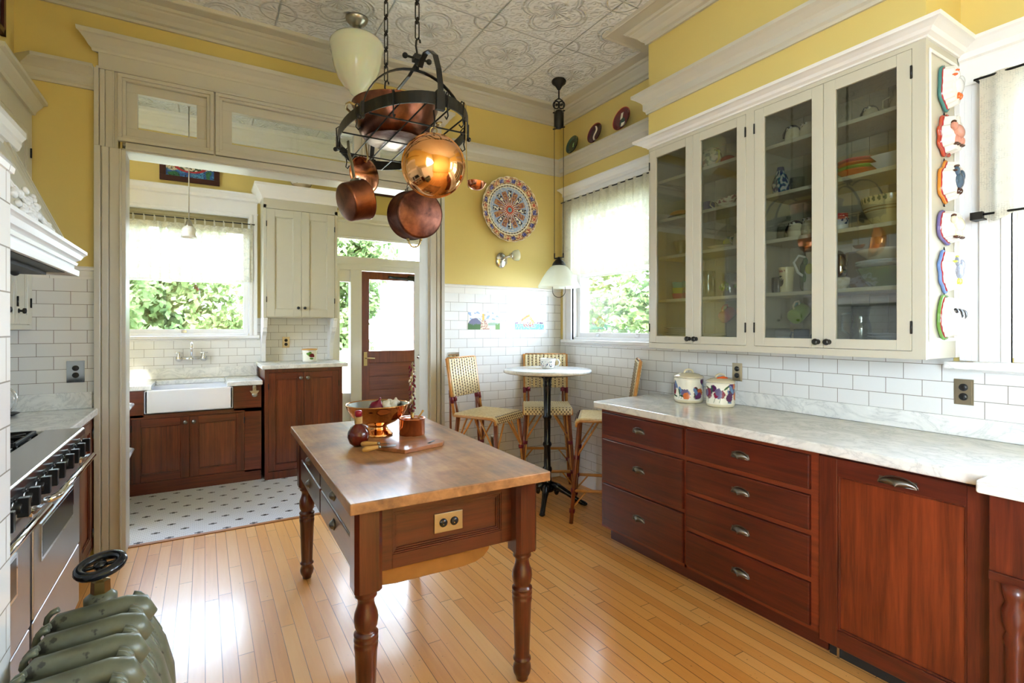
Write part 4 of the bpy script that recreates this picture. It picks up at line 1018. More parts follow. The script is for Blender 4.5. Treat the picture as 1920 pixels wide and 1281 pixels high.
m = MB(); m.fbox(HU, .50, .525, -.016, 0, 1.52, 2.64); m.fbox(HU, 1.178, 1.205, -.016, 0, 1.52, 2.64); m.fbox(HU, .50, 1.205, -.016, 0, 2.605, 2.72); m.build('upper_frame', 'white_cabinet', t)
for a, b, k in ((.527, .848, 1), (.851, 1.176, 0)):
    d_ = panel_door(HU, a, b, 1.53, 2.60, -.014, t, 'white_cabinet', 'white_cabinet', .075, .018)
    k_ = knob(HU, b-.03 if k else a+.03, .002, 1.62, .015, t); k_.parent = d_
    for z in (1.70, 2.45): h_ = hinge(HU, a if k else b, .002, z, t); h_.parent = d_
m = MB(); HC2 = [(0, 2.70), (.012, 2.70), (.02, 2.72), (.05, 2.77), (.075, 2.80), (.085, 2.81), (.085, 2.835), (-.3, 2.835)]
m.mold(HU, HC2, .50, 1.205, 1, 1); HC3 = HC2[:-1]+[(0, 2.835)]
m.mold(F((.50, 0, 0), (0, -1, 0), (-1, 0, 0)), HC3, -5.9, -5.6, 0, 1); m.mold(F((1.205, 0, 0), (0, 1, 0), (1, 0, 0)), HC3, 5.60, 5.9, 1, 0); m.build('crown', 'bright_trim', t)
for x, s_ in ((.50, 1), (1.165, -1)):
    m = MB(); BR = F((x, 5.92, 0), (1, 0, 0), (0, -1, 0))
    pts = [(0, 1.075), (.12, 1.075), (.12, 1.20), (.13, 1.26), (.18, 1.34), (.24, 1.38), (.24, 1.42), (.30, 1.42), (.30, 1.50), (.32, 1.50), (.32, 1.52), (0, 1.52)]
    m.prism(BR, pts, 0, .04); m.build('bracket', 'bright_trim', t, bevel=.003)
t = thing('storage_jar', 'small cream jar with painted fruit and wooden lid on the hutch', 'jar', (.92, 5.55, 1.07))
def fruit(co):
    a = (co.x-.92)/.075; z = (co.z-1.145)/.06
    n_ = noise.noise(Vector((a*3+5, z*3, 1)))
    d1 = (a-.15)**2+(z+.1)**2
    if d1 < .12+.05*n_: return rgb(110, 30, 34)
    if (a+.12)**2+(z-.15)**2 < .12+.12*n_ or (a-.1)**2*.5+(z+.6)**2 < .03: return rgb(90, 130, 50)
    return rgb(240, 238, 224)
m = MB(); m.lathe([(0, 1.072), (.064, 1.072), (.068, 1.08), (.066, 1.13), (.072, 1.178), (.078, 1.19), (.074, 1.192)], TR((.92, 5.55, 0)), 60)
m2 = MB(); m2.grid(lambda u, v: (.92+(.0675+.006*max(0, (v-.6))*2)*cos(2*pi*u), 5.55+(.0675+.006*max(0, (v-.6))*2)*sin(2*pi*u), 1.08+.10*v), 90, 40, closeu=True)
m.build('jar_foot', 'ceramic', t); m2.build('jar_body', 'painted', t, paint=fruit)
m = MB(); m.lathe([(0, 1.193), (.076, 1.193), (.077, 1.203), (.07, 1.207), (0, 1.208)], TR((.92, 5.55, 0)), 40); m.build('lid', 'boxwood', t)
t = thing('serving_bowl', 'white bowl with dark leaves on a thin board on top of the hutch', 'bowl', (.86, 5.66, 2.836))
m = MB(); m.box(.70, 1.02, 5.58, 5.76, 2.838, 2.85); m.build('board', 'terracotta_fish', t)
def leafy(co): return rgb(40, 50, 40) if noise.noise(Vector((co.x*30, co.y*30, co.z*30))) > .22 and co.z > 2.89 else rgb(236, 232, 216)
m = MB(); m.lathe([(0, 2.852), (.05, 2.852), (.052, 2.862), (.09, 2.885), (.115, 2.93), (.118, 2.98), (.10, 3.03), (.09, 3.035)], TR((.86, 5.66, 0)), 60)
m3 = MB(); m3.grid(lambda u, v: tuple(Vector((.86, 5.66, 0))+Vector((cos(2*pi*u), sin(2*pi*u), 0))*(.092+.026*sin(v*2.2)))[:2]+(2.885+.145*v,), 80, 24, closeu=True)
m.build('bowl_body', 'cream_ceramic', t); m3.build('leaf_band', 'painted', t, paint=leafy)

# scullery pictures
def picture(name, x0, x1, z0, z1, y, label, fn, w=.05):
    t = thing(name, label, 'picture', ((x0+x1)/2, y, z0))
    fr = F((0, y, 0), (1, 0, 0), (0, -1, 0)); m = MB()
    for a in ((x0, x1, z0, z0+w), (x0, x1, z1-w, z1), (x0, x0+w, z0+w, z1-w), (x1-w, x1, z0+w, z1-w)): m.fbox(fr, a[0], a[1], .001, .028, a[2], a[3])
    m.build('frame', 'dark_frame', t, bevel=.003)
    m = MB(); m.grid(lambda u, v: fr(x0+w+(x1-x0-2*w)*u, .012, z0+w+(z1-z0-2*w)*v), 110, 90, smooth=False)
    m.build('painting', 'painted_matt', t, paint=fn); return t
def waves(co):
    x, z = co.x, co.z
    n_ = noise.noise(Vector((x*14, z*14, 0))); n2 = noise.noise(Vector((x*38, z*38, 3)))
    boat = ((x+.115)/.13)**2+((z-2.99)/.06)**2
    if .62 < boat < 1.1 and z < 3.02: return rgb(170, 44, 52)
    if boat < .62 and z < 3.03: return rgb(60, 80, 50) if n2 > 0 else rgb(222, 214, 190)
    if z < 2.955+.02*sin(x*30): 
        if abs(n2) < .05: return rgb(24, 28, 40)
        return rgb(74, 140, 188) if n_ > .05 else (rgb(44, 92, 160) if n_ > -.25 else rgb(52, 110, 70))
    return rgb(40, 40, 50) if abs(n2) < .07 else rgb(216, 206, 178)
picture('framed_picture', -.365, .132, 2.832, 3.20, 5.925, 'dark red framed picture of a boat on blue waves above the sink window', waves)
picture('framed_picture', 1.60, 2.02, 2.95, 3.25, 5.925, 'dark framed picture high above the back door', lambda co: rgb(150, 120, 80) if noise.noise(co*9) > 0 else rgb(90, 60, 50))
t = thing('framed_picture', 'dark framed picture on the soffit at the upper left corner', 'picture', (-.938, 3.7, 3.0))
m = MB(); fr = F((-.938, 0, 0), (0, 1, 0), (1, 0, 0))
for a in ((3.2, 3.78, 2.985, 3.02), (3.2, 3.78, 3.36, 3.395), (3.745, 3.78, 2.985, 3.395), (3.2, 3.235, 2.985, 3.395)): m.fbox(fr, *a[:2], .0, .022, *a[2:])
m.build('frame', 'dark_frame', t, bevel=.002); m = MB(); m.fbox(fr, 3.235, 3.745, 0, .01, 3.02, 3.36); m.build('print', 'steel_dull', t)

# scullery pendant
t = thing('pendant_light', 'slim brass pendant with small white glass shade over the sink', 'lamp', (-.116, 5.40, 2.23))
PX, PY = -.117, 5.40
m = MB(); m.lathe([(0, CZ-.0), (.07, CZ), (.068, CZ-.012), (.05, CZ-.03), (.022, CZ-.055), (.01, CZ-.065), (0, CZ-.066)], TR((PX, PY, 0)), 24); m.build('canopy', 'nickel', t)
m = MB(); m.tube([(PX, PY, CZ-.06), (PX, PY, 2.37)], .005, 8); m.build('rod', 'nickel', t)
m = MB(); m.lathe([(0, 2.38), (.012, 2.378), (.024, 2.36), (.026, 2.34), (.034, 2.325), (.034, 2.318), (0, 2.318)], TR((PX, PY, 0)), 20); m.build('fitter', 'nickel', t)
m = MB(); m.lathe([(.03, 2.325), (.05, 2.305), (.056, 2.285), (.05, 2.262), (.05, 2.245), (.062, 2.225), (.067, 2.222)], TR((PX, PY, 0)), 32); m.build('shade', 'ceramic', t)
t = thing('appliance', 'white drawer appliance with rounded bar handles at the left of the scullery', 'appliance', (-.85, 4.8, 0))
m = MB(); m.box(-1.2, -.56, 4.45, 5.05, 0, .92); m.build('body', 'fireclay', t, bevel=.006)
for z in (.82, .47):
    m = MB(); m.tube([(-.56, 4.52, z), (-.50, 4.52, z), (-.48, 4.55, z), (-.48, 4.95, z), (-.50, 4.98, z), (-.56, 4.98, z)], .014, 10); m.build('handle', 'fireclay', t)

# ================================================================ CURTAINS
def curtain(name, fr, u0, u1, z0, z1, n, mat, label, folds, tab=0.0, amp=.018, rodz=None, bottom_rod=None, scall=0.0):
    t = thing(name, label, 'curtain', tuple(fr((u0+u1)/2, n, z0)))
    m = MB()
    def fn(a, b):
        u = u0+(u1-u0)*a; k = amp*(.45+.55*(1-b))*sin(a*folds*2*pi+.7*sin(a*19))
        zz = z0+(z1-z0)*b - scall*abs(sin(a*folds*pi*1.0))*(1-b)**8
        return fr(u+.3*k, n+k, zz)
    m.grid(fn, int(folds*10), 14); m.build('lace_panel', mat, t)
    if tab:
        nt_ = int(folds)
        for i in range(nt_+1):
            m = MB(); uu = u0+(u1-u0)*(i/nt_)*.985+.004
            m.tube([fr(uu, n+.004, z1-.01), fr(uu, n+.012, z1+tab*.6), fr(uu, n, z1+tab), fr(uu, n-.010, z1+tab*.6), fr(uu, n-.004, z1-.01)], .01, 4, flat=(.0012, .011), up=tuple(fr.n))
            m.build('tab', mat, t)
    m = MB(); rz = rodz or z1+tab-.008; m.tube([fr(u0-.02, n, rz), fr(u1+.02, n, rz)], .005, 8)
    for uu in (u0-.015, u1+.015): m.tube([fr(uu, n, rz), fr(uu, .02, rz)], .005, 6)
    m.build('rod', 'iron', t)
    if bottom_rod:
        m = MB(); m.tube([fr(u0-.02, n, bottom_rod), fr(u1+.02, n, bottom_rod)], .005, 8); m.fbox(fr, u1-.012, u1+.03, .02, n+.012, bottom_rod-.02, bottom_rod+.012); m.build('lower_rod', 'iron', t)
    return t
t = thing('roller_shade', 'cream roller shade rolled up behind the sink window curtain', 'roller shade', (-.17, 5.9, 2.38)); m = MB(); m.fbox(SB, -.73, .385, -.03, -.027, 2.38, 2.54); m.build('cloth', 'shade_cloth', t); m = MB(); m.tube([(-.73, 5.955, 2.53), (.385, 5.955, 2.53)], .018, 10); m.build('roller', 'shade_cloth', t)
curtain('lace_curtain', SB, -.73, .425, 1.885, 2.43, .045, 'lace_back', 'sheer lace tab curtain on the window over the sink', 14, tab=.055)
curtain('lace_curtain', RT, 2.62, 3.90, 1.90, 2.60, .055, 'lace_right', 'pleated lace curtain on the window behind the glass cabinet', 13, amp=.02)
curtain('lace_curtain', RT, -.4, .865, 1.90, 2.50, .075, 'lace_near', 'lace cafe curtain between two black rods at the right edge', 12, amp=.016, bottom_rod=1.905, scall=.03)

# ================================================================ OUTSIDE
struct(MB().box(-14, 18, -10, 24, -.5, -.42).build('ground', 'soil_grass'), 'lawn outside')
def tree(c, r, n, seed, label, trunk=True, leaf=.09):
    random.seed(seed); t = thing('garden_tree', label, 'tree', (c[0], c[1], -.42)); m = MB()
    blobs = [(Vector((c[0]+random.uniform(-1, 1)*r[0], c[1]+random.uniform(-1, 1)*r[1], c[2]+random.uniform(-1, 1)*r[2])), random.uniform(.35, .7)) for _ in range(26)]
    for i in range(n):
        b, br = random.choice(blobs); d_ = Vector((random.gauss(0, 1), random.gauss(0, 1), random.gauss(0, 1))).normalized()
        p = b+d_*br*random.random()**.33; ax = Vector((random.gauss(0, 1), random.gauss(0, 1), random.gauss(0, 1))).normalized(); bx = ax.orthogonal()
        s_ = leaf*random.uniform(.6, 1.3); m.add([p-ax*s_, p+bx*s_*.5, p+ax*s_, p-bx*s_*.5], [(0, 1, 2, 3)])
    m.build('crown', 'foliage', t)
    m = MB(); m.tube([(c[0], c[1], -.42), (c[0]+.1, c[1], .4), (c[0], c[1]+.1, c[2])], [.16, .12, .06], 10); m.build('trunk', 'mahogany_z', t)
tree((-2.3, 11.2, 2.2), (1.3, .7, 1.5), 9000, 1, 'leafy green tree outside the left half of the sink window')
tree((2.1, 11.9, 2.2), (1.2, .7, 1.5), 9000, 2, 'leafy green tree outside the right half of the sink window')
tree((-.15, 13.6, 2.4), (1.1, .6, 1.6), 9000, 8, 'green tree farther back in the middle of the sink window')
tree((6.6, 5.4, 2.3), (.8, 1.4, 1.6), 8000, 4, 'pale leafy tree outside the window by the cafe table')
tree((7.6, 9.0, 2.3), (.8, 1.4, 1.6), 6000, 5, 'leafy tree farther off to the right outside the cafe window')
t = thing('porch', 'pale porch with a turned post outside the back door', 'porch', (2.6, 8.6, -.42))
m = MB(); m.box(1.2, 5.5, 9.6, 9.7, -.4, 1.0); m.build('siding', 'pale_siding', t)
m = MB(); m.lathe([(0, -.4), (.06, -.4), (.06, .9), (.045, 1.0), (.055, 1.9), (.08, 2.0), (.08, 2.1), (0, 2.1)], TR((2.52, 8.3, 0)), 14); m.tube([(2.52, 8.3, 1.7), (2.75, 8.3, 2.1)], .04, 8); m.build('post', 'door_white', t)
# ================================================================ ISLAND
th_ = radians(-1.0); IC = Vector((.802, 2.435, 0)); iu = Vector((cos(th_), sin(th_), 0)); iv = Vector((-sin(th_), cos(th_), 0))
t = thing('kitchen_island', 'work table island with turned legs and worn wooden top in the middle of the floor', 'table', tuple(IC))
IW, IL = .388, .76
IF = F(IC, iu, iv)                         # u across, n along the table
m = MB(); m.fbox(IF, -IW, IW, -IL, IL, .812, .85); m.build('tabletop', ['table_top_wood'], t, bevel=.004, seg=2)
NF = F(IC-iv*(IL-.115), iu, -iv); FF = F(IC+iv*(IL-.115), -iu, iv); LF = F(IC-iu*(IW-.055), iv, -iu); RFc = F(IC+iu*(IW-.055), -iv, iu)
lp = [(0, .525), (.040, .525), (.041, .518), (.034, .511), (.037, .505), (.037, .499), (.029, .492), (.0275, .478), (.031, .462), (.039, .44), (.0415, .42), (.038, .396), (.031, .382), (.034, .378), (.041, .372), (.041, .366), (.036, .361), (.041, .354), (.041, .346), (.037, .341), (.0405, .335), (.0405, .325), (.038, .31), (.030, .10), (.031, .092), (.036, .088), (.036, .082), (.028, .075), (.035, .058), (.037, .044), (.034, .028), (.025, .012), (.023, 0), (0, 0)]
for sx in (-1, 1):
    for sy in (-1, 1):
        c = IC+iu*(sx*(IW-.075))+iv*(sy*(IL-.095))
        fr = F(c, iu, iv); m = MB(); k = .047; q = .014
        m.prism(fr, [(-k+q, -k), (k-q, -k), (k, -k+q), (k, k-q), (k-q, k), (-k+q, k), (-k, k-q), (-k, -k+q)], .525, .811, 'xy')
        m.lathe(lp, Matrix.Translation(c), 28); m.build('leg', 'island_z', t)
def apron(fr, w, mat, z0=.565):
    m = MB(); st = .05
    m.fbox(fr, -w, w, -.02, .0, z0, .811)
    for a in ((-w, -w+st, z0, .811), (w-st, w, z0, .811)): m.fbox(fr, a[0], a[1], 0, .016, a[2], a[3])
    m.fbox(fr, -w+st, w-st, 0, .016, .765, .811); m.fbox(fr, -w+st, w-st, 0, .016, z0, z0+.05)
    for e, n_ in ((0, .014), (.006, .010), (.012, .006)):
        a0, a1, b0, b1 = -w+st+e, w-st-e, z0+.05+e, .765-e
        m.fbox(fr, a0, a0+.006, 0, n_, b0, b1); m.fbox(fr, a1-.006, a1, 0, n_, b0, b1); m.fbox(fr, a0+.006, a1-.006, 0, n_, b1-.006, b1); m.fbox(fr, a0+.006, a1-.006, 0, n_, b0, b0+.006)
    return m.build('apron', mat, t, bevel=.001, seg=1)
ap = apron(NF, IW-.118, 'island_x'); apron(FF, IW-.118, 'island_x')
m = MB(); m.fbox(RFc, -IL+.14, IL-.14, -.02, .0, .565, .811); m.build('apron', 'island_y', t, bevel=.002)
m = MB(); m.fbox(LF, -IL+.14, IL-.14, -.02, .0, .565, .811); m.build('apron', 'island_y', t, bevel=.002)
for (a, b) in ((-IL+.145, -.005), (.005, IL-.145)):
    for z0, z1 in ((.695, .803), (.575, .688)):
        m = MB(); m.fbox(LF, a+.004, b-.004, 0, .02, z0, z1); d_ = m.build('drawer', 'island_y', t, bevel=.006)
        m = MB(); m.ball(LF((a+b)/2, .02, (z0+z1)/2), (.02, .022, .018), 0, 14, 10); m.lathe([(0, 0), (.024, 0), (.022, .004), (0, .006)], along(LF((a+b)/2, .02, (z0+z1)/2), LF.n), 18); k_ = m.build('knob', 'pewter', t); k_.parent = d_
m = MB(); pts = [(-.27, .565), (-.27, .50)]+[(.08+.11*sin(a), .61-.11*cos(a)) for a in [k*pi/16 for k in range(0, 6)]]+[(.19, .565)]
pts = [(-.27, .566), (-.27, .505), (-.2, .497), (.07, .497), (.12, .503), (.155, .517), (.178, .54), (.185, .566)]
m.prism(F(IC, iv, iu), [(p[0], p[1]) for p in pts], -IL+.125, IL-.3); m.build('flour_bin', 'old_zinc', t, bevel=.003)

m = MB(); m.fbox(NF, -.0575, .0575, 0, .006, .652, .724); cp_ = m.build('outlet_plate', 'outlet_plate', t, bevel=.002)
for du in (-.022, .022):
    m = MB(); m.lathe([(0, 0), (.016, 0), (.016, .003), (0, .003)], along(NF(du, .006, .688), NF.n), 20)
    for s_ in (-.006, .006): m.fbox(NF, du-.002, du+.002, .009, .0095, .688+s_-.002, .688+s_+.002, 1)
    k_ = m.build('socket', ['outlet_black', 'brass'], t); k_.parent = cp_

# ---------------------------------------------------------------- things on the island
TZ = .8505
t = thing('footed_bowl', 'hammered copper footed bowl holding a red onion and garlic', 'bowl', (.79, 2.71, TZ))
c = TR((.79, 2.71, TZ))
m = MB(); m.lathe([(0, .0), (.078, .0), (.080, .006), (.070, .012), (.066, .022), (.056, .028), (.053, .038), (.048, .044), (.050, .052), (.062, .056), (.10, .074), (.135, .105), (.155, .14), (.163, .162), (.166, .164), (.162, .167), (.158, .162)], c, 56)
m.build('bowl_body', 'copper_bright', t)
m = MB(); m.lathe([(.1615, .166), (.156, .158), (.13, .108), (.095, .078), (.05, .062), (0, .060)], c, 56); m.build('tin_lining', 'tin_lining', t)
def onion(x, y, z, r, name, mat, label, cat, grp=None, sprout=.012):
    m = MB(); m.lathe([(0, 0), (r*.5, r*.08), (r*.92, r*.5), (r, r*.9), (r*.85, r*1.35), (r*.4, r*1.7), (r*.14, r*1.95), (r*.1, r*1.95+sprout), (0, r*1.95+sprout)], TR((x, y, z), .3, .2, x*9), 18, fn=lambda a, R, Z: 1+.03*cos(a*7))
    return one(m, name, mat, label, cat, grp)
onion(.752, 2.64, .972, .041, 'red_onion', 'onion_skin', 'shiny red onion resting in the copper footed bowl', 'onion')
GL = 'white garlic bulb in the copper bowl, '
for i, (x, y, w_) in enumerate(((.80, 2.615, 'next to the red onion'), (.845, 2.645, 'nearest the front rim'), (.88, 2.70, 'at the right side of the heap'), (.835, 2.72, 'in the middle of the heap'), (.79, 2.69, 'behind the onion'), (.905, 2.76, 'farthest back on the right'))):
    m = MB(); r = .024; m.lathe([(0, 0), (r*.7, r*.1), (r, r*.6), (r*.9, r*1.0), (r*.4, r*1.4), (r*.2, r*1.9), (0, r*2)], TR((x, y, 1.0-.002*i), .5*sin(i*2), .5*cos(i*3), i), 24, fn=lambda a, R, Z: 1+.09*abs(cos(a*3.5)))
    one(m, 'garlic_bulb', 'garlic_skin', GL+w_, 'garlic', 'garlic bulbs in the copper bowl')
t = thing('vinegar_bottle', 'round dark vinegar bottle with red wax cap and twine neck', 'bottle', (.636, 2.50, TZ))
c = TR((.636, 2.50, TZ))
m = MB(); m.lathe([(0, 0), (.022, 0), (.042, .016), (.052, .045), (.05, .068), (.036, .092), (.018, .104), (.0145, .112), (.014, .155), (0, .155)], c, 32); m.build('glass_body', 'vinegar', t)
m = MB()
for k in range(9): m.tube([(.636+.0165*cos(a), 2.50+.0165*sin(a), TZ+.11+k*.0036) for a in [q*2*pi/16 for q in range(16)]], .0024, 6, True)
m.build('twine', 'twine', t)
m = MB(); m.lathe([(0, .144), (.0165, .144), (.017, .166), (.013, .17), (0, .171)], c, 20); m.build('wax_cap', 'red_wax', t)
t = thing('copper_crock', 'low straight copper pot with a thin braid standing in it', 'pot', (.952, 2.63, TZ))
c = TR((.952, 2.63, TZ))
m = MB(); m.lathe([(0, 0), (.066, 0), (.068, .004), (.068, .082), (.072, .086), (.070, .089), (.064, .088), (.062, .07), (0, .068)], c, 40); m.build('crock_body', 'copper_rose', t)
m = MB(); m.lathe([(0, .074), (.055, .076), (.05, .086), (.01, .09), (0, .09)], c, 30); m.build('lid', 'copper_rose', t)
random.seed(11)
t = thing('braided_stick', 'thin knobbly purple and cream braid standing upright in the low copper pot', 'decoration', (.955, 2.635, .93))
m = MB(); m.tube([(.955, 2.635, .925), (.957, 2.635, 1.0), (.951, 2.635, 1.1), (.957, 2.635, 1.235)], .004, 6); m.lathe([(.0, .925), (.011, .925), (.010, .965), (0, .967)], TR((.955, 2.635, 0)), 10); m.build('stem', 'brass', t)
m = MB(); m_ = MB()
for i in range(46):
    a = i*2.4; z = .965+i*.0058; p = Vector((.955+.009*cos(a), 2.635+.009*sin(a), z)); q = p+Vector((.010*cos(a), .010*sin(a), -.02+.015*random.random()))
    (m if i % 3 else m_).tube([p, (p+q)/2+Vector((0, 0, .004)), q], [.0045, .0055, .0015], 6)
m.build('purple_knots', 'onion_skin', t); m_.build('cream_knots', 'garlic_skin', t)
t = thing('spoon', 'little pale wooden spoon leaning in the low copper pot', 'spoon', (.985, 2.63, .925))
m = MB(); m.tube([(.975, 2.63, .925), (1.0, 2.625, .955), (1.012, 2.622, .975)], [.004, .0045, .006], 8); m.build('spoon_handle', 'boxwood', t)
def board_pts(o, inset=0): return o
BP = [(.672, 2.395), (.775, 2.232), (.982, 2.29), (1.008, 2.33), (.985, 2.372), (.90, 2.50), (.765, 2.53), (.715, 2.49)]
t = thing('cutting_board', 'paddle shaped reddish wood cutting board with a slot handle', 'cutting board', (.84, 2.38, TZ))
m = MB(); bm_ = F((0, 0, 0), (1, 0, 0), (0, 1, 0)); m.prism(bm_, BP, TZ, TZ+.018, 'xy'); m.build('board', 'board_wood', t, bevel=.003)
m = MB(); m.tube([(.915, 2.305, TZ+.0183), (.962, 2.345, TZ+.0183)], .007, 10, flat=(.0006, .007)); m.build('slot_handle', 'dark_void', t)
def knife(name, p0, p1, p2, label, wblade):
    z = TZ+.02; t = thing(name, label, 'knife', (p0[0], p0[1], z)); a, b, c_ = [Vector((p[0], p[1], z+p[2])) for p in (p0, p1, p2)]
    m = MB(); m.tube([a+(b-a)*k for k in (0, .08, .3, .55, .85, 1)], [.006, .011, .0135, .011, .0085, .007], 14); m.build('handle', 'boxwood', t)
    m = MB(); m.tube([b, b+(b-a).normalized()*.01], .008, 12); m.build('ferrule', 'nickel', t)
    d_ = (c_-b).normalized(); s_ = Vector((-d_.y, d_.x, 0)); b2 = b+d_*.008
    m = MB(); L_ = (c_-b2).length
    P_ = [b2-s_*.004, b2+d_*L_*.35-s_*wblade, b2+d_*L_*.8-s_*wblade*1.15, b2+d_*L_-s_*wblade*.5, c_, b2+d_*L_*.9+s_*wblade*.8, b2+d_*L_*.4+s_*wblade*.4, b2+s_*.004]
    k = len(P_); m.add([p-Vector((0, 0, .0008)) for p in P_]+[p+Vector((0, 0, .0008)) for p in P_], [tuple(range(k)), tuple(range(2*k-1, k-1, -1))]+[(i, (i+1) % k, k+(i+1) % k, k+i) for i in range(k)])
    m.build('blade', 'steel_dull', t)
knife('cheese_knife', (.612, 2.345, -.005), (.682, 2.325, .004), (.765, 2.335, .002), 'cheese knife with pale handle and wide steel blade, nearest the table edge', .02)
knife('cheese_knife', (.634, 2.445, .0), (.70, 2.40, .004), (.75, 2.375, .003), 'second cheese knife with pale handle beside the vinegar bottle', .008)

# ================================================================ POT RACK
RX, RY, RZ = .80, 2.37, 2.30; RA, RBb = .27, .48
t = thing('pot_rack', 'oval black iron pot rack hung on two chains over the island', 'pot rack', (RX, RY, RZ))
def ov(a, s_=1.0): return Vector((RX+RA*s_*cos(a), RY+RBb*s_*sin(a), 0))
m = MB(); N_ = 72; H_ = .048
vs = []
for i in range(N_):
    a = 2*pi*i/N_
    for s_, z in ((1.0, RZ), (1.0, RZ+H_), (.985, RZ+H_), (.985, RZ)): vs.append(ov(a, s_)+Vector((0, 0, z)))
m.add(vs, [(i*4+j, i*4+(j+1) % 4, ((i+1) % N_)*4+(j+1) % 4, ((i+1) % N_)*4+j) for i in range(N_) for j in range(4)])
m.build('oval_band', 'iron', t)
def strap(pts, w, name='strap', up=None):
    m = MB(); m.tube(pts, .01, 4, flat=(.0035, w), up=up); return m.build(name, 'iron', t)
for s_ in (-1, 1):
    hy = RY+s_*.225; ye = RY+s_*RBb
    Q = [(RX, hy+s_*.005, 2.60), (RX, hy+s_*.02, 2.555), (RX, hy+s_*.035, 2.545), (RX, hy+s_*.06, 2.565), (RX, hy+s_*.10, 2.575), (RX, hy+s_*.155, 2.56), (RX, hy+s_*.205, 2.52), (RX, hy+s_*.24, 2.45), (RX, ye+s_*.004, 2.38), (RX, ye+s_*.006, 2.285)]
    strap(Q, .016, 'end_strap', (0, s_*.5, 1))
    # side arch
    q = sqrt(1-(.225/RBb)**2)*RA
    A_ = [(RX+(q+.004)*cos(a)*(1), hy, RZ-.01+(.255)*sin(a)) for a in [pi*k/24 for k in range(25)]]
    A_ = [(p[0], p[1], p[2]-.0) for p in A_]
    strap(A_, .010, 'arch', (0, 1, 0.001)) if False else None
    m = MB(); m.tube(A_, .01, 4, flat=(.012, .0035), up=(0, 1, 0)); m.build('arch', 'iron', t)
    m = MB(); m.tube([(RX, hy, 2.60), (RX, hy, 2.54)], .01, 4, flat=(.012, .005)); m.box(RX-.018, RX+.018, hy-.02, hy+.02, 2.585, 2.61)
    m.build('clamp', 'iron', t, bevel=.002)
    for dx in (-1, 1):
        m = MB(); m.tube([(RX+dx*.01, hy, 2.597), (RX+dx*.05, hy, 2.597)], .005, 8); m.ball((RX+dx*.055, hy, 2.597), .0125, 0, 12, 8); m.build('ball_end', 'iron', t)
    for dx in (-1, 1):
        p = Vector((RX+dx*q, hy, RZ+.02)); m = MB(); m.ball(p+Vector((dx*.012, 0, -.03)), .011, 0, 10, 7); m.box(p.x-.008, p.x+.008, p.y-.014, p.y+.014, RZ-.012, RZ+H_+.006); m.build('bracket', 'iron', t, bevel=.002)
    m = MB(); m.box(RX-.018, RX+.018, ye-.01 if s_ > 0 else ye-.012, ye+.012 if s_ > 0 else ye+.01, RZ-.022, RZ+H_+.006); m.build('bracket', 'iron', t, bevel=.002)
    # hook and chain
    m = MB(); m.tube([(RX, hy, 2.605), (RX, hy+.004, 2.63), (RX-.006, hy, 2.65), (RX-.004, hy, 2.675), (RX+.006, hy, 2.69), (RX+.012, hy, 2.682), (RX+.014, hy, 2.67)], .0042, 8); m.build('hook', 'iron', t)
    m = MB(); z = 2.685; k = 0
    while z < CZ-.02:
        L_ = .075 if k % 2 == 0 else .022; wv = Vector((1, 0, 0)) if k % 2 == 0 else Vector((0, 1, 0)); cz_ = z+L_/2
        m.tube([Vector((RX, hy, cz_+(L_/2-.006)*(1 if sin(a) > 0 else -1)+.009*sin(a)))+wv*(.0085*cos(a)) for a in [2*pi*(q_+.5)/14 for q_ in range(14)]], .0028, 6, True); z += L_-.007; k += 1
    m.build('chain', 'iron', t)
    m = MB(); m.lathe([(0, CZ-.03), (.006, CZ-.03), (.006, CZ-.01), (.02, CZ-.006), (.02, CZ), (0, CZ)], TR((RX, hy, 0)), 12); m.build('ceiling_hook', 'iron', t)
m = MB(); m.tube([(RX, RY-.225, 2.58), (RX, RY-.12, 2.565), (RX, RY+.12, 2.565), (RX, RY+.225, 2.58)], .01, 4, flat=(.004, .009)); m.build('top_bar', 'iron', t)
for x in (-.14, -.05, .05, .14):
    y_ = sqrt(1-(x/RA)**2)*RBb; m = MB(); m.tube([(RX+x, RY-y_, RZ+.003), (RX+x, RY+y_, RZ+.003)], .0035, 6); m.build('long_rod', 'iron', t)
for y in (-.27, 0, .27):
    x_ = sqrt(1-(y/RBb)**2)*RA; m = MB(); m.tube([(RX-x_, RY+y, RZ-.004), (RX+x_, RY+y, RZ-.004)], .0035, 6); m.build('cross_rod', 'iron', t)
def shook(p, l=.075, dirv=(1, 0, 0)):
    p = Vector(p); d_ = Vector(dirv).normalized(); m = MB()
    pts = [p-d_*.012+Vector((0, 0, -.02)), p-d_*.014, p-d_*.004+Vector((0, 0, .014)), p+d_*.008+Vector((0, 0, .004)), p+d_*.006+Vector((0, 0, -.03)), p+Vector((0, 0, -l*.65)), p+d_*.006+Vector((0, 0, -l*.9)), p-d_*.006+Vector((0, 0, -l)), p-d_*.018+Vector((0, 0, -l*.85))]
    m.tube(pts, .003, 6); return m.build('pot_hook', 'iron', t)
for a in (-1.45, -1.1, -2.2, 2.9, -.35, .5, 2.2, -2.75): shook(ov(a, 1.0)+Vector((0, 0, RZ+H_)), .095, (cos(a), sin(a), 0))
def lath_thing(name, label, cat, mtx, shell, mat, parts=()):
    o = mtx.to_translation(); t = thing(name, label, cat, tuple(o)); m = MB(); m.lathe(shell, mtx, 56); m.build('pan_body', mat, t); return t
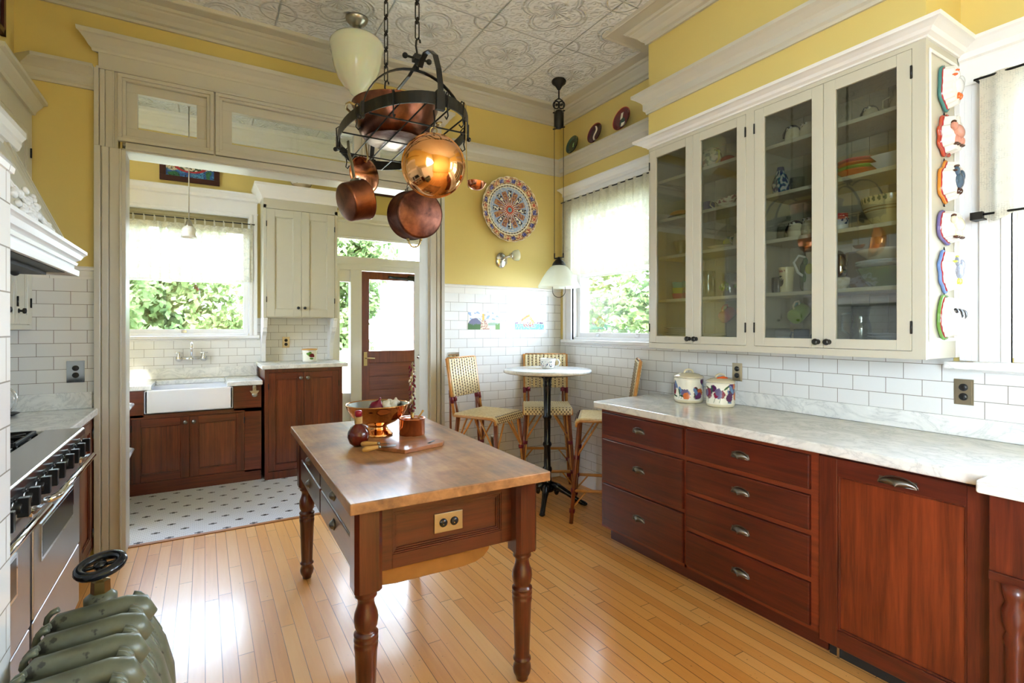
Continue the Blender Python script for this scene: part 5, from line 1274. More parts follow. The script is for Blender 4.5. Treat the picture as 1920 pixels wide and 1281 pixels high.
# copper rondeau lying in the rack
RC = TR((.785, 2.40, RZ+.009))
t = lath_thing('braising_pan', 'large round copper pan lying inside the rack', 'pan', RC, [(0, .002), (.12, .002), (.145, .008), (.165, .03), (.185, .08), (.195, .15), (.20, .155), (.202, .16), (.196, .162), (.19, .15), (.178, .08), (.158, .032), (.12, .01), (0, .008)], 'copper_dark')
m = MB(); m.lathe([(0, 0), (.138, 0), (.142, .002), (0, .0025)], RC, 56); m.build('pan_base', 'tin_bottom', t)
for s_ in (-1, 1):
    m = MB(); m.tube([(.785+s_*.19, 2.35, RZ+.12), (.785+s_*.222, 2.365, RZ+.135), (.785+s_*.228, 2.40, RZ+.14), (.785+s_*.222, 2.435, RZ+.135), (.785+s_*.19, 2.45, RZ+.12)], .006, 8); m.build('handle', 'brass', t)
ca = Vector((.5135, .858, 0)); cr = Vector((.858, -.5135, 0)); UP = Vector((0, 0, 1))
# hanging polished bowl
bc = Vector((.788, 1.925, 2.073)); ax = (ca*.93+cr*-.16+UP*.16).normalized()
t = thing('copper_bowl', 'bright polished copper bowl hanging bottom-out from the near end of the rack', 'bowl', tuple(bc))
mt = along(bc-ax*.045, ax)
m = MB(); m.lathe([(0, 0), (.03, .0015), (.06, .008), (.09, .025), (.11, .048), (.121, .075), (.125, .085), (.129, .086), (.130, .091), (.126, .094), (.120, .09), (.105, .05), (.06, .013), (0, .004)], mt, 64); m.build('bowl_body', 'copper_bright', t)
m = MB(); tp = bc+UP*.125+ax*.04; m.tube([tp+cr*(.014*cos(a))+UP*(.016+.016*sin(a)) for a in [2*pi*k/16 for k in range(16)]], .0025, 6, True); m.build('ring', 'brass', t)
m = MB(); m.tube([tp+UP*.03, tp+UP*.06+cr*.004, tp+UP*.10], .003, 6); m.build('hanging_hook', 'iron', t)
# stock pot
pc = Vector((.835, 2.19, 1.93)); ax = (ca*.84+cr*-.52+UP*.12).normalized()
t = thing('stock_pot', 'dark tarnished copper pot hanging with its round bottom towards the room', 'pot', tuple(pc)); mt = along(pc, ax)
m = MB(); m.lathe([(0, 0), (.098, 0), (.106, .004), (.109, .012), (.110, .125), (.114, .128), (.114, .132), (.107, .132), (.105, .014), (0, .008)], mt, 56); m.build('pot_body', 'copper_tarnish', t)
for s_ in (-1, 1):
    side = ax.cross(cr).normalized()*s_; b_ = pc+ax*.09+side*.11; tg_ = ax.cross(side).normalized()
    m = MB(); m.tube([b_+tg_*.03, b_+side*.02+tg_*.026, b_+side*.034+tg_*.014, b_+side*.036, b_+side*.034-tg_*.014, b_+side*.02-tg_*.026, b_-tg_*.03], .0045, 8)
    for q in (-1, 1): m.ball(b_+tg_*.032*q, .008, 0, 8, 6)
    m.build('handle', 'brass' if s_ > 0 else 'steel_dull', t)
m = MB(); top = pc+ax*.09+UP*.148; m.tube([top, top+UP*.05, top+UP*.11+cr*.02, top+UP*.20+cr*.04], .003, 6); m.build('hanging_hook', 'iron', t)
# saucepan
pc = Vector((.548, 2.385, 1.985)); ax = (ca*.62+cr*.62+UP*.30).normalized()
t = thing('saucepan', 'small copper saucepan with long pale handle hanging at the left of the rack', 'saucepan', tuple(pc)); mt = along(pc, ax)
m = MB(); m.lathe([(0, 0), (.076, 0), (.084, .004), (.087, .012), (.090, .095), (.094, .098), (.094, .102), (.087, .102), (.084, .014), (0, .006)], mt, 48); m.build('pan_body', 'copper_dark', t)
side = (UP-ax*UP.dot(ax)).normalized(); hb = pc+ax*.09+side*.09
m = MB(); m.tube([hb-ax*.03, hb+side*.012-ax*.01, hb+side*.03-cr*.006, hb+side*.05-cr*.008+UP*.03, hb+UP*.12-cr*.035, hb+UP*.18-cr*.04], .01, 8, flat=(.004, .010)); m.build('handle', 'steel_dull', t)
m = MB()
for q in (-1, 0, 1): m.ball(hb+side*-.004+ax.cross(side)*.022*q, .007, 0, 8, 6)
m.tube([hb+ax.cross(side)*-.03, hb+side*.004, hb+ax.cross(side)*.03], .006, 6); m.build('rivets', 'steel_dull', t)
# lid hanging behind
pc = Vector((.676, 2.53, 2.168)); ax = (cr*.80-ca*.55).normalized()
t = thing('pan_lid', 'round copper lid hanging behind the saucepan', 'lid', tuple(pc)); mt = along(pc, ax)
m = MB(); m.lathe([(0, .006), (.07, .004), (.078, -.006), (.088, -.008), (.09, -.004), (.082, 0), (.07, .009), (0, .012)], mt, 48); m.build('lid_body', 'copper_rose', t)
m = MB(); b_ = pc+UP*.08; m.tube([b_-UP*.02+ax*.008, b_+ax*.02, b_+UP*.03+ax*.012, b_+UP*.09], .004, 6); m.build('handle', 'brass', t)
# ladle
t = thing('ladle', 'long-handled copper ladle hanging at the right end of the rack', 'ladle', (.975, 2.0, 2.05))
m = MB(); h0 = Vector((.957, 1.995, 2.37)); h1 = Vector((.967, 1.985, 2.03)); m.tube([h0+UP*.0-cr*.012, h0+UP*.015, h0+cr*.006, (h0+h1)/2, h1, h1+cr*.004-UP*.012], .008, 8, flat=(.0022, .0045)); m.build('handle', 'brass', t)
m = MB(); lc = h1+cr*.038+ca*.0+UP*.004; m.lathe([(0, -.026), (.02, -.023), (.034, -.011), (.040, .004), (.041, .006), (.038, .004), (.032, -.008), (.018, -.018), (0, -.021)], TR(lc, 0, radians(8), 0), 36); m.build('scoop', 'copper_rose', t)
# ================================================================ CAFE CORNER
TC = Vector((2.381, 3.423, 0))
t = thing('bistro_table', 'tall round marble cafe table on a black cast iron column', 'table', tuple(TC))
m = MB(); c = Matrix.Translation(TC); m.lathe([(0, 1.056), (.345, 1.056), (.354, 1.062), (.356, 1.071), (.352, 1.082), (.344, 1.086), (0, 1.086)], c, 72); m.build('tabletop', 'marble', t)
m = MB(); m.lathe([(0, 1.036), (.245, 1.04), (.25, 1.047), (.25, 1.055), (0, 1.055)], c, 48)
for a in (pi/4, 3*pi/4): m.tube([TC+Vector((.2*cos(a), .2*sin(a), 1.038)), TC+Vector((-.2*cos(a), -.2*sin(a), 1.038))], .012, 4)
m.build('under_plate', 'iron', t)
m = MB(); m.lathe([(0, 1.04), (.045, 1.04), (.036, 1.0), (.032, .97), (.036, .955), (.032, .94), (.030, .90), (.027, .72), (.033, .71), (.036, .70), (.033, .69), (.027, .68), (.026, .50), (.033, .49), (.037, .478), (.033, .465), (.027, .455), (.028, .30), (.036, .29), (.04, .275), (.036, .26), (.03, .25), (.036, .17), (.05, .15), (.055, .13), (.05, .10), (0, .10)], c, 24)
m.build('column', 'black_gloss', t)
for k in range(4):
    a = pi/4+k*pi/2+.05; d_ = Vector((cos(a), sin(a), 0)); m = MB()
    m.tube([TC+d_*.02+UP*.145, TC+d_*.09+UP*.135, TC+d_*.16+UP*.095, TC+d_*.23+UP*.05, TC+d_*.28+UP*.022, TC+d_*.31+UP*.016], [.038, .03, .022, .019, .02, .014], 10)
    m.ball(TC+d_*.30+UP*.014, (.024, .024, .014), 0, 12, 6); m.ball(TC+d_*.075+UP*.105, (.022, .022, .035), 0, 10, 6); m.build('leg', 'black_gloss', t)

def make_stool():
    t = thing('rattan_stool', None, 'stool', (0, 0, 0))
    sw, sd, sh = .20, .19, .755
    m = MB()       # woven seat: rolled front
    pr = [(-sd, sh-.02), (-sd, sh), (sd-.03, sh+.004), (sd-.005, sh-.004), (sd+.008, sh-.02), (sd+.008, sh-.055), (sd-.006, sh-.06), (sd-.012, sh-.03), (sd-.03, sh-.022)]
    m.prism(F((0, 0, 0), (1, 0, 0), (0, 1, 0)), pr, -sw, sw)
    for i in range(21):
        x = -sw+.01+i*(2*sw-.02)/20
        m.box(x-.0045, x+.0045, -sd+.004, sd-.03, sh+.001, sh+.0055)
    for i in range(14):
        for j in range(3):
            x = -sw+.018+i*.028+(.014 if j % 2 else 0); z = sh-.014-j*.017
            if x < sw-.008: m.box(x-.0045, x+.0045, sd+.007, sd+.0105, z-.005, z+.005, 1)
            x0 = x
        m.box(-sw+.018+i*.028-.005, -sw+.018+i*.028+.005, sd-.012, sd-.002, sh+.0005, sh+.0035, 1)
    m.build('seat', ['weave', 'weave_dark'], t)
    m = MB(); tb = lambda pts, r=.011: m.tube(pts, r, 8)
    for x in (-sw, sw): tb([(x, -sd, sh-.016), (x, sd-.03, sh-.016), (x, sd-.005, sh-.03), (x, sd, sh-.06)], .010)
    tb([(-sw, -sd, sh-.016), (sw, -sd, sh-.016)]); m.build('seat_rail', 'rattan', t)
    # back
    bt = .16/.45
    def bp(x, z, n=0.0): return Vector((x, -sd-.01-(z-sh)*.16+n, z))
    m = MB(); z0, z1 = sh+.125, sh+.42; wb = .185
    m.add([bp(-wb, z0, -.012), bp(wb, z0, -.012), bp(wb, z1, -.012), bp(-wb, z1, -.012), bp(-wb, z0, .012), bp(wb, z0, .012), bp(wb, z1, .012), bp(-wb, z1, .012)], [(0, 3, 2, 1), (4, 5, 6, 7), (0, 1, 5, 4), (3, 7, 6, 2), (0, 4, 7, 3), (1, 2, 6, 5)])
    nx = 11; nz = 12
    for i in range(nx):
        x = -wb+.012+i*(2*wb-.024)/(nx-1)
        for sgn in (-1, 1):      # raised vertical canes with dark crossings between
            m.tube([bp(x, z0, .013*sgn), bp(x, z1, .013*sgn)], .01, 6, flat=(.0035, .012), up=(0, sgn, 0))
            for j in range(nz):
                xx = x+(2*wb-.024)/(nx-1)/2; z = z0+.014+j*(z1-z0-.02)/nz+(.012 if i % 2 else 0)
                if i < nx-1 and z < z1-.004:
                    p = bp(xx, z, .0175*sgn); m.box(p.x-.0042, p.x+.0042, p.y-.0012, p.y+.0012, p.z-.0048, p.z+.0048, 1)
        for z in (z0, z1): 
            if i < nx-1: p = bp(x+.017, z, 0); m.box(p.x-.004, p.x+.004, p.y-.014, p.y+.014, z-.002, z+.003, 1)
    m.build('backrest', ['weave', 'weave_dark'], t)
    m = MB()
    for x in (-1, 1): tb([bp(x*(wb+.004), sh-.02), bp(x*(wb+.006), sh+.2), bp(x*(wb+.008), z1+.004)], .012)
    tb([bp(-wb, z1+.004), bp(wb, z1+.004)], .008); m.build('back_frame', 'rattan', t)
    for x in (-1, 1):
        m = MB(); m.tube([bp(x*(wb-.03), z0-.035, 0), bp(x*(wb-.03), z0+.004, 0)], .02, 8); m.build('binding', 'burgundy', t)
        m = MB(); m.tube([bp(x*(wb+.006), z0-.05), bp(x*(wb+.006), z0-.0)], .0145, 8); m.build('binding', 'burgundy', t)
    for x in (-1, 1):
        m = MB(); tb = lambda pts, r=.011: m.tube(pts, r, 8)
        tb([bp(x*(wb-.03), z0, 0), Vector((x*(wb-.03), -sd+.005, sh-.02))], .010)
        tb([bp(x*(wb-.008), z0+.05, -.02), Vector((x*(wb-.0), -sd-.045, sh-.05)), Vector((x*(wb+.01), -sd-.03, .42))], .009)
        m.build('back_support', 'rattan_dark', t)
    # legs
    def leg(sx, sy, zt=.735):
        a = Vector((sx*(sw-.025), sy*(sd-.02), zt)); b = Vector((sx*(sw+.025), sy*(sd+.035), 0)); return a, b
    for sx in (-1, 1):
        for sy in (-1, 1):
            a, b = leg(sx, sy); m = MB(); m.tube([a, a+(b-a)*.5+Vector((0, 0, 0)), b], .0145, 10); l_ = m.build('leg', 'rattan_dark', t)
            m = MB(); q = Vector((-sx*.022, 0, 0)); m.tube([a+q, a+(b-a)*.55+q*.6, a+(b-a)*.97+q*.5], .008, 8); s_ = m.build('cane', 'rattan', t); s_.parent = l_
            for k in (.36, .68, .88):
                m = MB(); p = a+(b-a)*k+q*.3; m.tube([p-(b-a).normalized()*.014, p+(b-a).normalized()*.014], .021, 10); s_ = m.build('binding', 'burgundy', t); s_.parent = l_
    def P4(sx, sy, k): a, b = leg(sx, sy); return a+(b-a)*k
    for i, ((s1, s2), k) in enumerate(((((1, 1), (-1, 1)), .68), (((1, -1), (-1, -1)), .55), (((1, 1), (1, -1)), .68), (((-1, 1), (-1, -1)), .68))):
        m = MB(); p, q = P4(*s1, k), P4(*s2, k); m.tube([p, q], .012, 8); m.build('stretcher', 'rattan', t)
        mid = (p+q)/2
        for e, s_ in ((p, s1), (q, s2)): m = MB(); m.tube([e+(mid-e)*.45, P4(*s_, k+.17)], .0065, 8); m.build('brace', 'rattan', t)
        for s_, o_ in ((s1, s2), (s2, s1)):   # diagonal braces up to the seat
            top = P4(*s_, 0)+(P4(*o_, 0)-P4(*s_, 0))*.42; m = MB(); m.tube([P4(*s_, .36), top], .0075, 8); m.build('brace', 'rattan', t)
    return t
st = make_stool()
st.location = (1.925, 3.575, 0); st.rotation_euler = (0, 0, radians(-61-90)); st['label'] = 'rattan bar stool with burgundy bindings standing left of the cafe table'; st['group'] = 'rattan bar stools at the cafe table'
dup(st, (2.54, 3.66, 0), radians(-122-90), 'rattan bar stool behind the cafe table column, in the corner')
dup(st, (2.60, 3.0, 0), radians(138.7-90), 'rattan bar stool right of the cafe table, partly hidden by the drawer cabinet')

# cup
t = thing('teacup', 'wide white cup with painted flowers on the marble cafe table', 'cup', (2.405, 3.45, 1.086))
def cupp(co):
    a = atan2(co.y-3.45, co.x-2.405); n_ = noise.noise(Vector((a*5, co.z*60, 2))); n2 = noise.noise(Vector((a*7+9, co.z*70, 5)))
    if 1.10 < co.z < 1.145 and n_ > .28: return rgb(40, 90, 70) if n2 > 0 else rgb(50, 60, 130)
    if 1.105 < co.z < 1.14 and n2 > .38: return rgb(150, 60, 110)
    return rgb(240, 240, 236)
m = MB(); m.lathe([(0, 1.087), (.038, 1.087), (.04, 1.092), (.0, 1.093)], TR((2.405, 3.45, 0)), 40); m.build('foot', 'ceramic', t)
m = MB(); m.grid(lambda u, v: (2.405+(.045+.02*v**.5)*cos(2*pi*u), 3.45+(.045+.02*v**.5)*sin(2*pi*u), 1.089+.08*v), 120, 30, closeu=True); m.grid(lambda u, v: (2.405+(.042+.02*v**.5)*cos(2*pi*u), 3.45+(.042+.02*v**.5)*sin(2*pi*u), 1.093+.076*v), 60, 6, closeu=True)
m.build('cup_body', 'painted', t, paint=cupp)
m = MB(); h0 = Vector((2.405, 3.45, 1.13))+cr*.063; m.tube([h0+UP*.028-cr*.004, h0+cr*.022+UP*.03, h0+cr*.034+UP*.005, h0+cr*.022-UP*.02, h0-UP*.025-cr*.006], .0065, 8); m.build('handle', 'ceramic', t)

# pulley pendant over the cafe table
L = Vector((2.493, 3.417, 0)); c = Matrix.Translation(L)
t = thing('pendant_light', 'black pulley pendant lamp with ribbed glass shade over the cafe table', 'lamp', (L.x, L.y, 1.67))
m = MB(); m.lathe([(0, CZ-.085), (.012, CZ-.08), (.03, CZ-.05), (.055, CZ-.03), (.06, CZ-.012), (.052, CZ), (0, CZ)], c, 24); m.build('canopy', 'iron', t)
m = MB(); m.tube([L+UP*(CZ-.08), L+UP*3.29], .006, 8); m.build('rod', 'iron', t)
m = MB()
for s_ in (-1, 1):
    p = L+cr*s_*.020+UP*3.245
    m.tube([p+cr*(.026*cos(a))+UP*(.03*sin(a)) for a in [2*pi*k/20 for k in range(20)]], .006, 8, True); m.tube([p-ca*.012, p+ca*.012], .009, 8)
m.tube([L+UP*3.30, L+cr*.03+UP*3.28, L+cr*.038+UP*3.22], .005, 6); m.tube([L+UP*3.30, L-cr*.03+UP*3.28, L-cr*.038+UP*3.22], .005, 6)
for z, w_ in ((3.19, .05), (3.055, .05)): m.tube([L-cr*w_+UP*(z-.01), L+cr*w_+UP*(z+.01)], .005, 6)
m.build('pulley', 'iron', t)
m = MB(); m.lathe([(0, 3.05), (.02, 3.052), (.038, 3.07), (.039, 3.17), (.03, 3.195), (.012, 3.205), (0, 3.205)], c, 20); m.build('counterweight', 'iron', t)
for s_ in (-1, 1):
    m = MB(); m.tube([L+cr*s_*.038+UP*3.23, L+cr*s_*.036+UP*2.02], .0022, 6); m.build('cord', 'iron', t)
    m = MB(); m.tube([L+cr*s_*.036+UP*2.03, L+cr*s_*.036+UP*1.99], .006, 8); m.build('cord_grip', 'iron', t)
m = MB(); m.tube([L-cr*.04+UP*1.985, L+UP*1.99, L+cr*.04+UP*1.995], .007, 8); m.lathe([(0, 2.0), (.01, 1.998), (.012, 1.985), (.03, 1.975), (.052, 1.945), (.057, 1.928), (.045, 1.926), (0, 1.926)], c, 24); m.build('shade_holder', 'iron', t)
m = MB(); SP = [(.048, 1.93), (.07, 1.915), (.10, 1.88), (.135, 1.825), (.16, 1.775), (.166, 1.765), (.17, 1.752), (.164, 1.748)]
m.lathe(SP, c, 120, fn=lambda a, R, Z: 1+(.012*cos(a*60) if Z > 1.76 else 0)); m.build('ribbed_shade', 'ribbed_glass', t)
m = MB(); m.lathe([(0, 1.91), (.02, 1.90), (.03, 1.86), (.022, 1.83), (0, 1.82)], c, 16); m.build('bulb', 'glass_milk', t)
m = MB(); m.tube([L+cr*(.052*cos(a))+UP*(1.72+.052*sin(a)) for a in [pi+pi*k/14 for k in range(15)]]+[L+cr*.052+UP*1.755], .0025, 6); m.tube([L-cr*.052+UP*1.72, L-cr*.052+UP*1.755], .0025, 6); m.build('wire_loop', 'iron', t)

# schoolhouse ceiling light
L = Vector((.86, 3.42, 0)); c = Matrix.Translation(L)
t = thing('ceiling_light', 'large milky glass ceiling light with nickel fitter behind the pot rack', 'lamp', (L.x, L.y, 2.94))
m = MB(); m.lathe([(0, CZ-.06), (.028, CZ-.055), (.036, CZ-.04), (.058, CZ-.03), (.07, CZ-.012), (.072, CZ), (0, CZ)], c, 28); m.build('canopy', 'nickel', t)
m = MB(); m.lathe([(0, 3.40), (.02, 3.40), (.022, 3.375), (.035, 3.365), (.04, 3.35), (.075, 3.34), (.08, 3.325), (0, 3.325)], c, 28); m.build('fitter', 'nickel', t)
m = MB(); m.lathe([(.07, 3.33), (.10, 3.325), (.15, 3.305), (.170, 3.28), (.172, 3.25), (.163, 3.235), (.165, 3.22), (.158, 3.20), (.155, 3.17), (.14, 3.11), (.115, 3.05), (.085, 3.005), (.05, 2.975), (.042, 2.955), (.02, 2.94), (0, 2.938)], c, 48, fn=lambda a, R, Z: 1+(.012*cos(a*14) if Z < 3.2 else 0)); m.build('glass_shade', 'glass_milk', t)

# sconce
t = thing('wall_sconce', 'small chrome wall sconce with white glass cup under the painted plate', 'lamp', (2.285, 4.0, 1.98))
m = MB(); m.lathe([(0, 0), (.055, 0), (.056, .006), (.045, .014), (.03, .02), (0, .024)], TR((2.285, 4.01, 2.025), 0, 0, 0) @ Matrix.Rotation(pi/2, 4, 'X') @ Matrix.Scale(1.3, 4, (0, 1, 0)), 28)
m.tube([(2.285, 3.985, 2.03), (2.30, 3.95, 2.045), (2.335, 3.92, 2.06)], .012, 10); m.lathe([(0, -.01), (.024, -.008), (.026, .012), (0, .014)], along((2.335, 3.92, 2.06), (1, -.1, .1)), 18); m.tube([(2.31, 3.95, 2.04), (2.31, 3.95, 1.985)], .003, 6)
m.build('backplate', 'chrome', t)
m = MB(); m.lathe([(0, -.005), (.022, -.003), (.04, .015), (.049, .04), (.05, .06), (.047, .063), (.044, .05), (.03, .02)], along((2.345, 3.918, 2.06), (1, -.12, .12)), 28); m.build('glass_cup', 'glass_milk', t)

# big painted plate on the wall
PC = Vector((2.353, 3.972, 2.478)); PR = .29
def plate_paint(co):
    x, z = co.x-PC.x, co.z-PC.z; r = sqrt(x*x+z*z)/PR; a = atan2(z, x)
    n_ = noise.noise(Vector((x*70, z*70, 1))); n2 = noise.noise(Vector((x*45, z*45, 7))); k = a*16/(2*pi); f = k-floor(k+.5); idx = int(floor(k+.5)) % 2
    if r < .075: return rgb(120, 170, 180) if r > .03 else rgb(60, 70, 130)
    if r < .16: return rgb(190, 70, 50) if cos(a*16) > -.2 or r < .12 else rgb(224, 216, 196)
    if r < .22: return rgb(222, 214, 200) if cos(a*20) > 0 else rgb(150, 60, 50)
    if r < .60:
        w = abs(f)*2; rr = (r-.22)/.38; lim = .42+.5*sin(min(1, rr*1.1)*pi*.8)
        if idx == 0:
            if w < lim*.8:
                if w > lim*.62 or rr > .93 or rr < .05: return rgb(50, 30, 44)
                return rgb(236, 232, 220) if n_ > -.05 else rgb(30, 30, 46)
            return rgb(170, 110, 70) if rr < .5 else rgb(150, 170, 205)
        if w < lim*.98 and rr < .95:
            if w > lim*.8: return rgb(196, 130, 74)
            return rgb(150, 96, 70) if n2 > .1 else (rgb(186, 140, 96) if n_ > -.1 else rgb(96, 70, 96))
        return rgb(158, 176, 208)
    if r < .70: return rgb(166, 182, 210) if n_ > -.15 else rgb(214, 214, 214)
    if r < .79: return rgb(238, 230, 204) if sin(a*44)*.5+cos(r*90) > -.3 else rgb(70, 60, 60)
    if r < .985:
        q = cos(a*13); 
        if abs(r-.885) < .055 and q > .45: return rgb(62, 58, 120) if n_ > -.1 else rgb(140, 140, 180)
        if abs(r-.885) < .05 and q < -.5: return rgb(170, 60, 50) if n_ > 0 else rgb(230, 196, 150)
        return rgb(168, 122, 84) if n2 > .05 else (rgb(222, 196, 150) if n_ > -.12 else rgb(96, 70, 62))
    return rgb(236, 226, 204)
m = MB()
def pf(u, v):
    r = PR*v*(1+.012*cos(2*pi*u*22)*max(0, v-.75)*4); a = 2*pi*u
    return (PC.x+r*cos(a), PC.y-(.002+.028*max(0, (v-.72)/.28)**1.2), PC.z+r*sin(a))
m.grid(pf, 300, 110, closeu=True); m.grid(lambda u, v: (pf(u, v)[0], pf(u, v)[1]+.007, pf(u, v)[2]), 60, 12, closeu=True)
one(m, 'wall_plate', 'painted', 'large scalloped plate with colourful painted rosette on the yellow wall', 'plate', paint=plate_paint)
# little plates on the picture rail
def small_plate(y, r, label, fn):
    c_ = Vector((2.875, y, 3.002+r*.97)); m = MB(); ax_ = Vector((-.97, 0, .22)).normalized(); ub = Vector((0, 1, 0)); vb = ax_.cross(ub)
    def f(u, v):
        a = 2*pi*u; return c_+ub*(r*v*cos(a))+vb*(r*v*sin(a))+ax_*(.012*max(0, v-.7)/.3)
    m.grid(f, 90, 44, closeu=True); m.grid(lambda u, v: f(u, v)-ax_*.006, 40, 6, closeu=True)
    return one(m, 'small_plate', 'painted', label, 'plate', 'small painted plates on the picture rail', paint=lambda co: fn(-(co.y-y)/r, (co.z-c_.z)/r))
def p1(x, z):
    if x*x+z*z > .85: return rgb(40, 70, 52)
    return rgb(150, 190, 120) if (x-.15)**2*6+(z+.05)**2*3 < .22 and noise.noise(Vector((x*5, z*5, 0))) > -.1 else rgb(36, 62, 60)
def p2(x, z):
    if x*x+z*z > .86: return rgb(120, 40, 36)
    return rgb(236, 226, 206) if abs(x-.12*sin(z*5)) < .16-.1*abs(z) and -.7 < z < .75 else rgb(62, 20, 34)
def p3(x, z):
    if x*x+z*z > .88: return rgb(178, 60, 44)
    if (x-.1)**2*4+(z+.3)**2*2.5 < .4: return rgb(34, 64, 50) if z > -.35 or x < 0 else rgb(240, 236, 224)
    return rgb(238, 234, 220) if abs(x+.1) < .13 and z > 0 and z < .6 else rgb(96, 24, 30)
small_plate(3.728, .083, 'small dark green plate on the rail, farthest into the corner', p1)
small_plate(3.416, .088, 'small maroon plate with slim pale figure in the middle of the rail', p2)
small_plate(3.085, .095, 'small maroon plate with pale bird shape on the rail, nearest the soffit', p3)
# picture tiles
def tpic(x0, x1, label, fn):
    m = MB(); m.grid(lambda u, v: BK(x0+(x1-x0)*u, .0105, 1.4045+.156*v), 120, 70, smooth=False)
    m.fbox(BK, x0, x1, .008, .0102, 1.4045, 1.5605)
    return one(m, 'picture_tile', 'painted_soft', label, 'picture tile', paint=lambda co: fn((co.x-x0)/(x1-x0), (co.z-1.4045)/.156))
def castle(u, v):
    n_ = noise.noise(Vector((u*9, v*6, 0))); n2 = noise.noise(Vector((u*20, v*14, 4)))
    if abs(u-.47) < .035 and .5 < v < .88: return rgb(214, 176, 84)
    if abs(u-.5+.1*(v-.3)) < .15*(1-v) and v < .5: return rgb(176, 132, 120) if n2 > 0 else rgb(228, 214, 180)
    if v < .35+.3*sin(min(1, u*2.4)*pi)+.06*n_ and u < .55: return rgb(70, 104, 56) if v < .3+.1*n2 else rgb(104, 104, 130)
    if u > .62 and v < .38+.06*n_: return rgb(112, 150, 84) if (v < .3+.1*n2 and u > .85) else (rgb(214, 226, 230) if v < .22 else rgb(150, 172, 150))
    return rgb(150, 170, 200) if n_ > .22 and v > .5 else rgb(226, 222, 208)
def boat(u, v):
    n_ = noise.noise(Vector((u*9+5, v*6, 0))); n2 = noise.noise(Vector((u*22, v*12, 9)))
    if v < .32: return rgb(186, 92, 70) if .27 < u < .62 and v > .15 and n2 > 0 else (rgb(120, 190, 206) if n2 > -.1 else rgb(176, 214, 222))
    if .2 < u < .5 and abs(v-(.5+.35*sin((u-.2)*4))) < .07: return rgb(226, 184, 70) if n2 > -.1 else rgb(214, 110, 90)
    if .5 < u < .66 and v < .85-(u-.5)*2.5 and n2 > -.1: return rgb(230, 190, 84)
    if .33 < v < .42 and n2 > .15: return rgb(110, 70, 120)
    return rgb(214, 212, 210) if n_ > .25 else rgb(234, 230, 218)
tpic(1.952, 2.268, 'painted tile picture of towers and green hills, left of the pair', castle)
tpic(2.428, 2.743, 'painted tile picture of a yellow sailing boat on blue water, right of the pair', boat)

# ---------------------------------------------------------------- canisters
def flowers(seed, c_, h0, h1, r):
    random.seed(seed); fl = []
    for i in range(40): fl.append((random.uniform(-pi, pi), random.uniform(.16, .9), random.choice(['p', 'b', 'm', 'g', 'g', 'b', 'p', 'm', 'o', 'l']), random.uniform(.95, 1.5)))
    cl = {'p': rgb(92, 36, 92), 'b': rgb(112, 142, 190), 'm': rgb(140, 34, 66), 'g': rgb(44, 92, 64), 'o': rgb(222, 120, 60), 'l': rgb(120, 110, 150)}
    def fn(co):
        a = atan2(co.y-c_[1], co.x-c_[0]); z = (co.z-h0)/(h1-h0)
        if z < .06 or z > .96: return rgb(236, 232, 216)
        for fa, fz, k, s_ in fl:
            da = (a-fa+pi) % (2*pi)-pi; du = da*r; dz = (z-fz)*(h1-h0)
            if k == 'g': rr = ((du*cos(fa*5)+dz*sin(fa*5))/.006)**2+((-du*sin(fa*5)+dz*cos(fa*5))/.022)**2
            elif k == 'b': rr = ((du*.85+dz*.5)/.011)**2+((-du*.5+dz*.85)/.030)**2
            else: rr = (du/(.015*s_))**2+(dz/(.018*s_))**2
            rr += .5*noise.noise(Vector((du*260, dz*260, fa)))
            if rr < 1: return tuple(q*(.8+.5*noise.noise(Vector((du*400, dz*400, 3)))) for q in cl[k])
            if k in 'pmbo' and -.05 < dz < 0 and abs(du-.3*dz) < .0014: return rgb(60, 110, 70)
        return rgb(238, 234, 218)
    return fn
def canister(x, y, r, h, label, seed, lidc=False):
    z = .931; t = thing('canister', label, 'canister', (x, y, z), 'flowered storage canisters'); c = TR((x, y, z))
    m = MB(); m.lathe([(0, 0), (r*.9, 0), (r*.97, .006), (r, .018)], c, 48); m.build('base', 'cream_ceramic', t)
    m = MB(); m.grid(lambda u, v: (x+r*cos(2*pi*u)*(1 if v < .93 else 1-.06*(v-.93)/.07), y+r*sin(2*pi*u)*(1 if v < .93 else 1-.06*(v-.93)/.07), z+.018+(h*.78-.018)*v), 220, 90, closeu=True)
    m.build('body', 'painted', t, paint=flowers(seed, (x, y), z+.018, z+h*.78, r))
    m = MB(); m.lathe([(r*.9, h*.78), (r*.98, h*.79), (r*1.03, h*.80), (r*1.03, h*.815), (r*.92, h*.85), (r*.7, h*.90), (r*.4, h*.93), (0, h*.935)], c, 48); m.build('lid', 'cream_ceramic', t)
    m = MB(); m.tube([Vector((x, y, z+h*.925))+cr*(.03*cos(a))+UP*(.024*sin(a)) for a in [pi*k/12 for k in range(13)]], .006, 8)
    m.build('lid_handle', 'cream_ceramic', t)
    if lidc:
        m = MB(); p = Vector((x, y, z+h*.905)); m.tube([p-cr*.035-ca*.03+UP*.004, p-ca*.034+UP*.008, p+cr*.03-ca*.03+UP*.004], [.004, .010, .006], 8); m.build('painted_leaf', 'orange_ceramic', t)
canister(2.747, 2.317, .093, .205, 'larger white canister with purple and blue flowers, farther from the outlet', 4)
canister(2.764, 2.085, .085, .19, 'smaller white canister with red and blue flowers beside the outlet', 9, True)

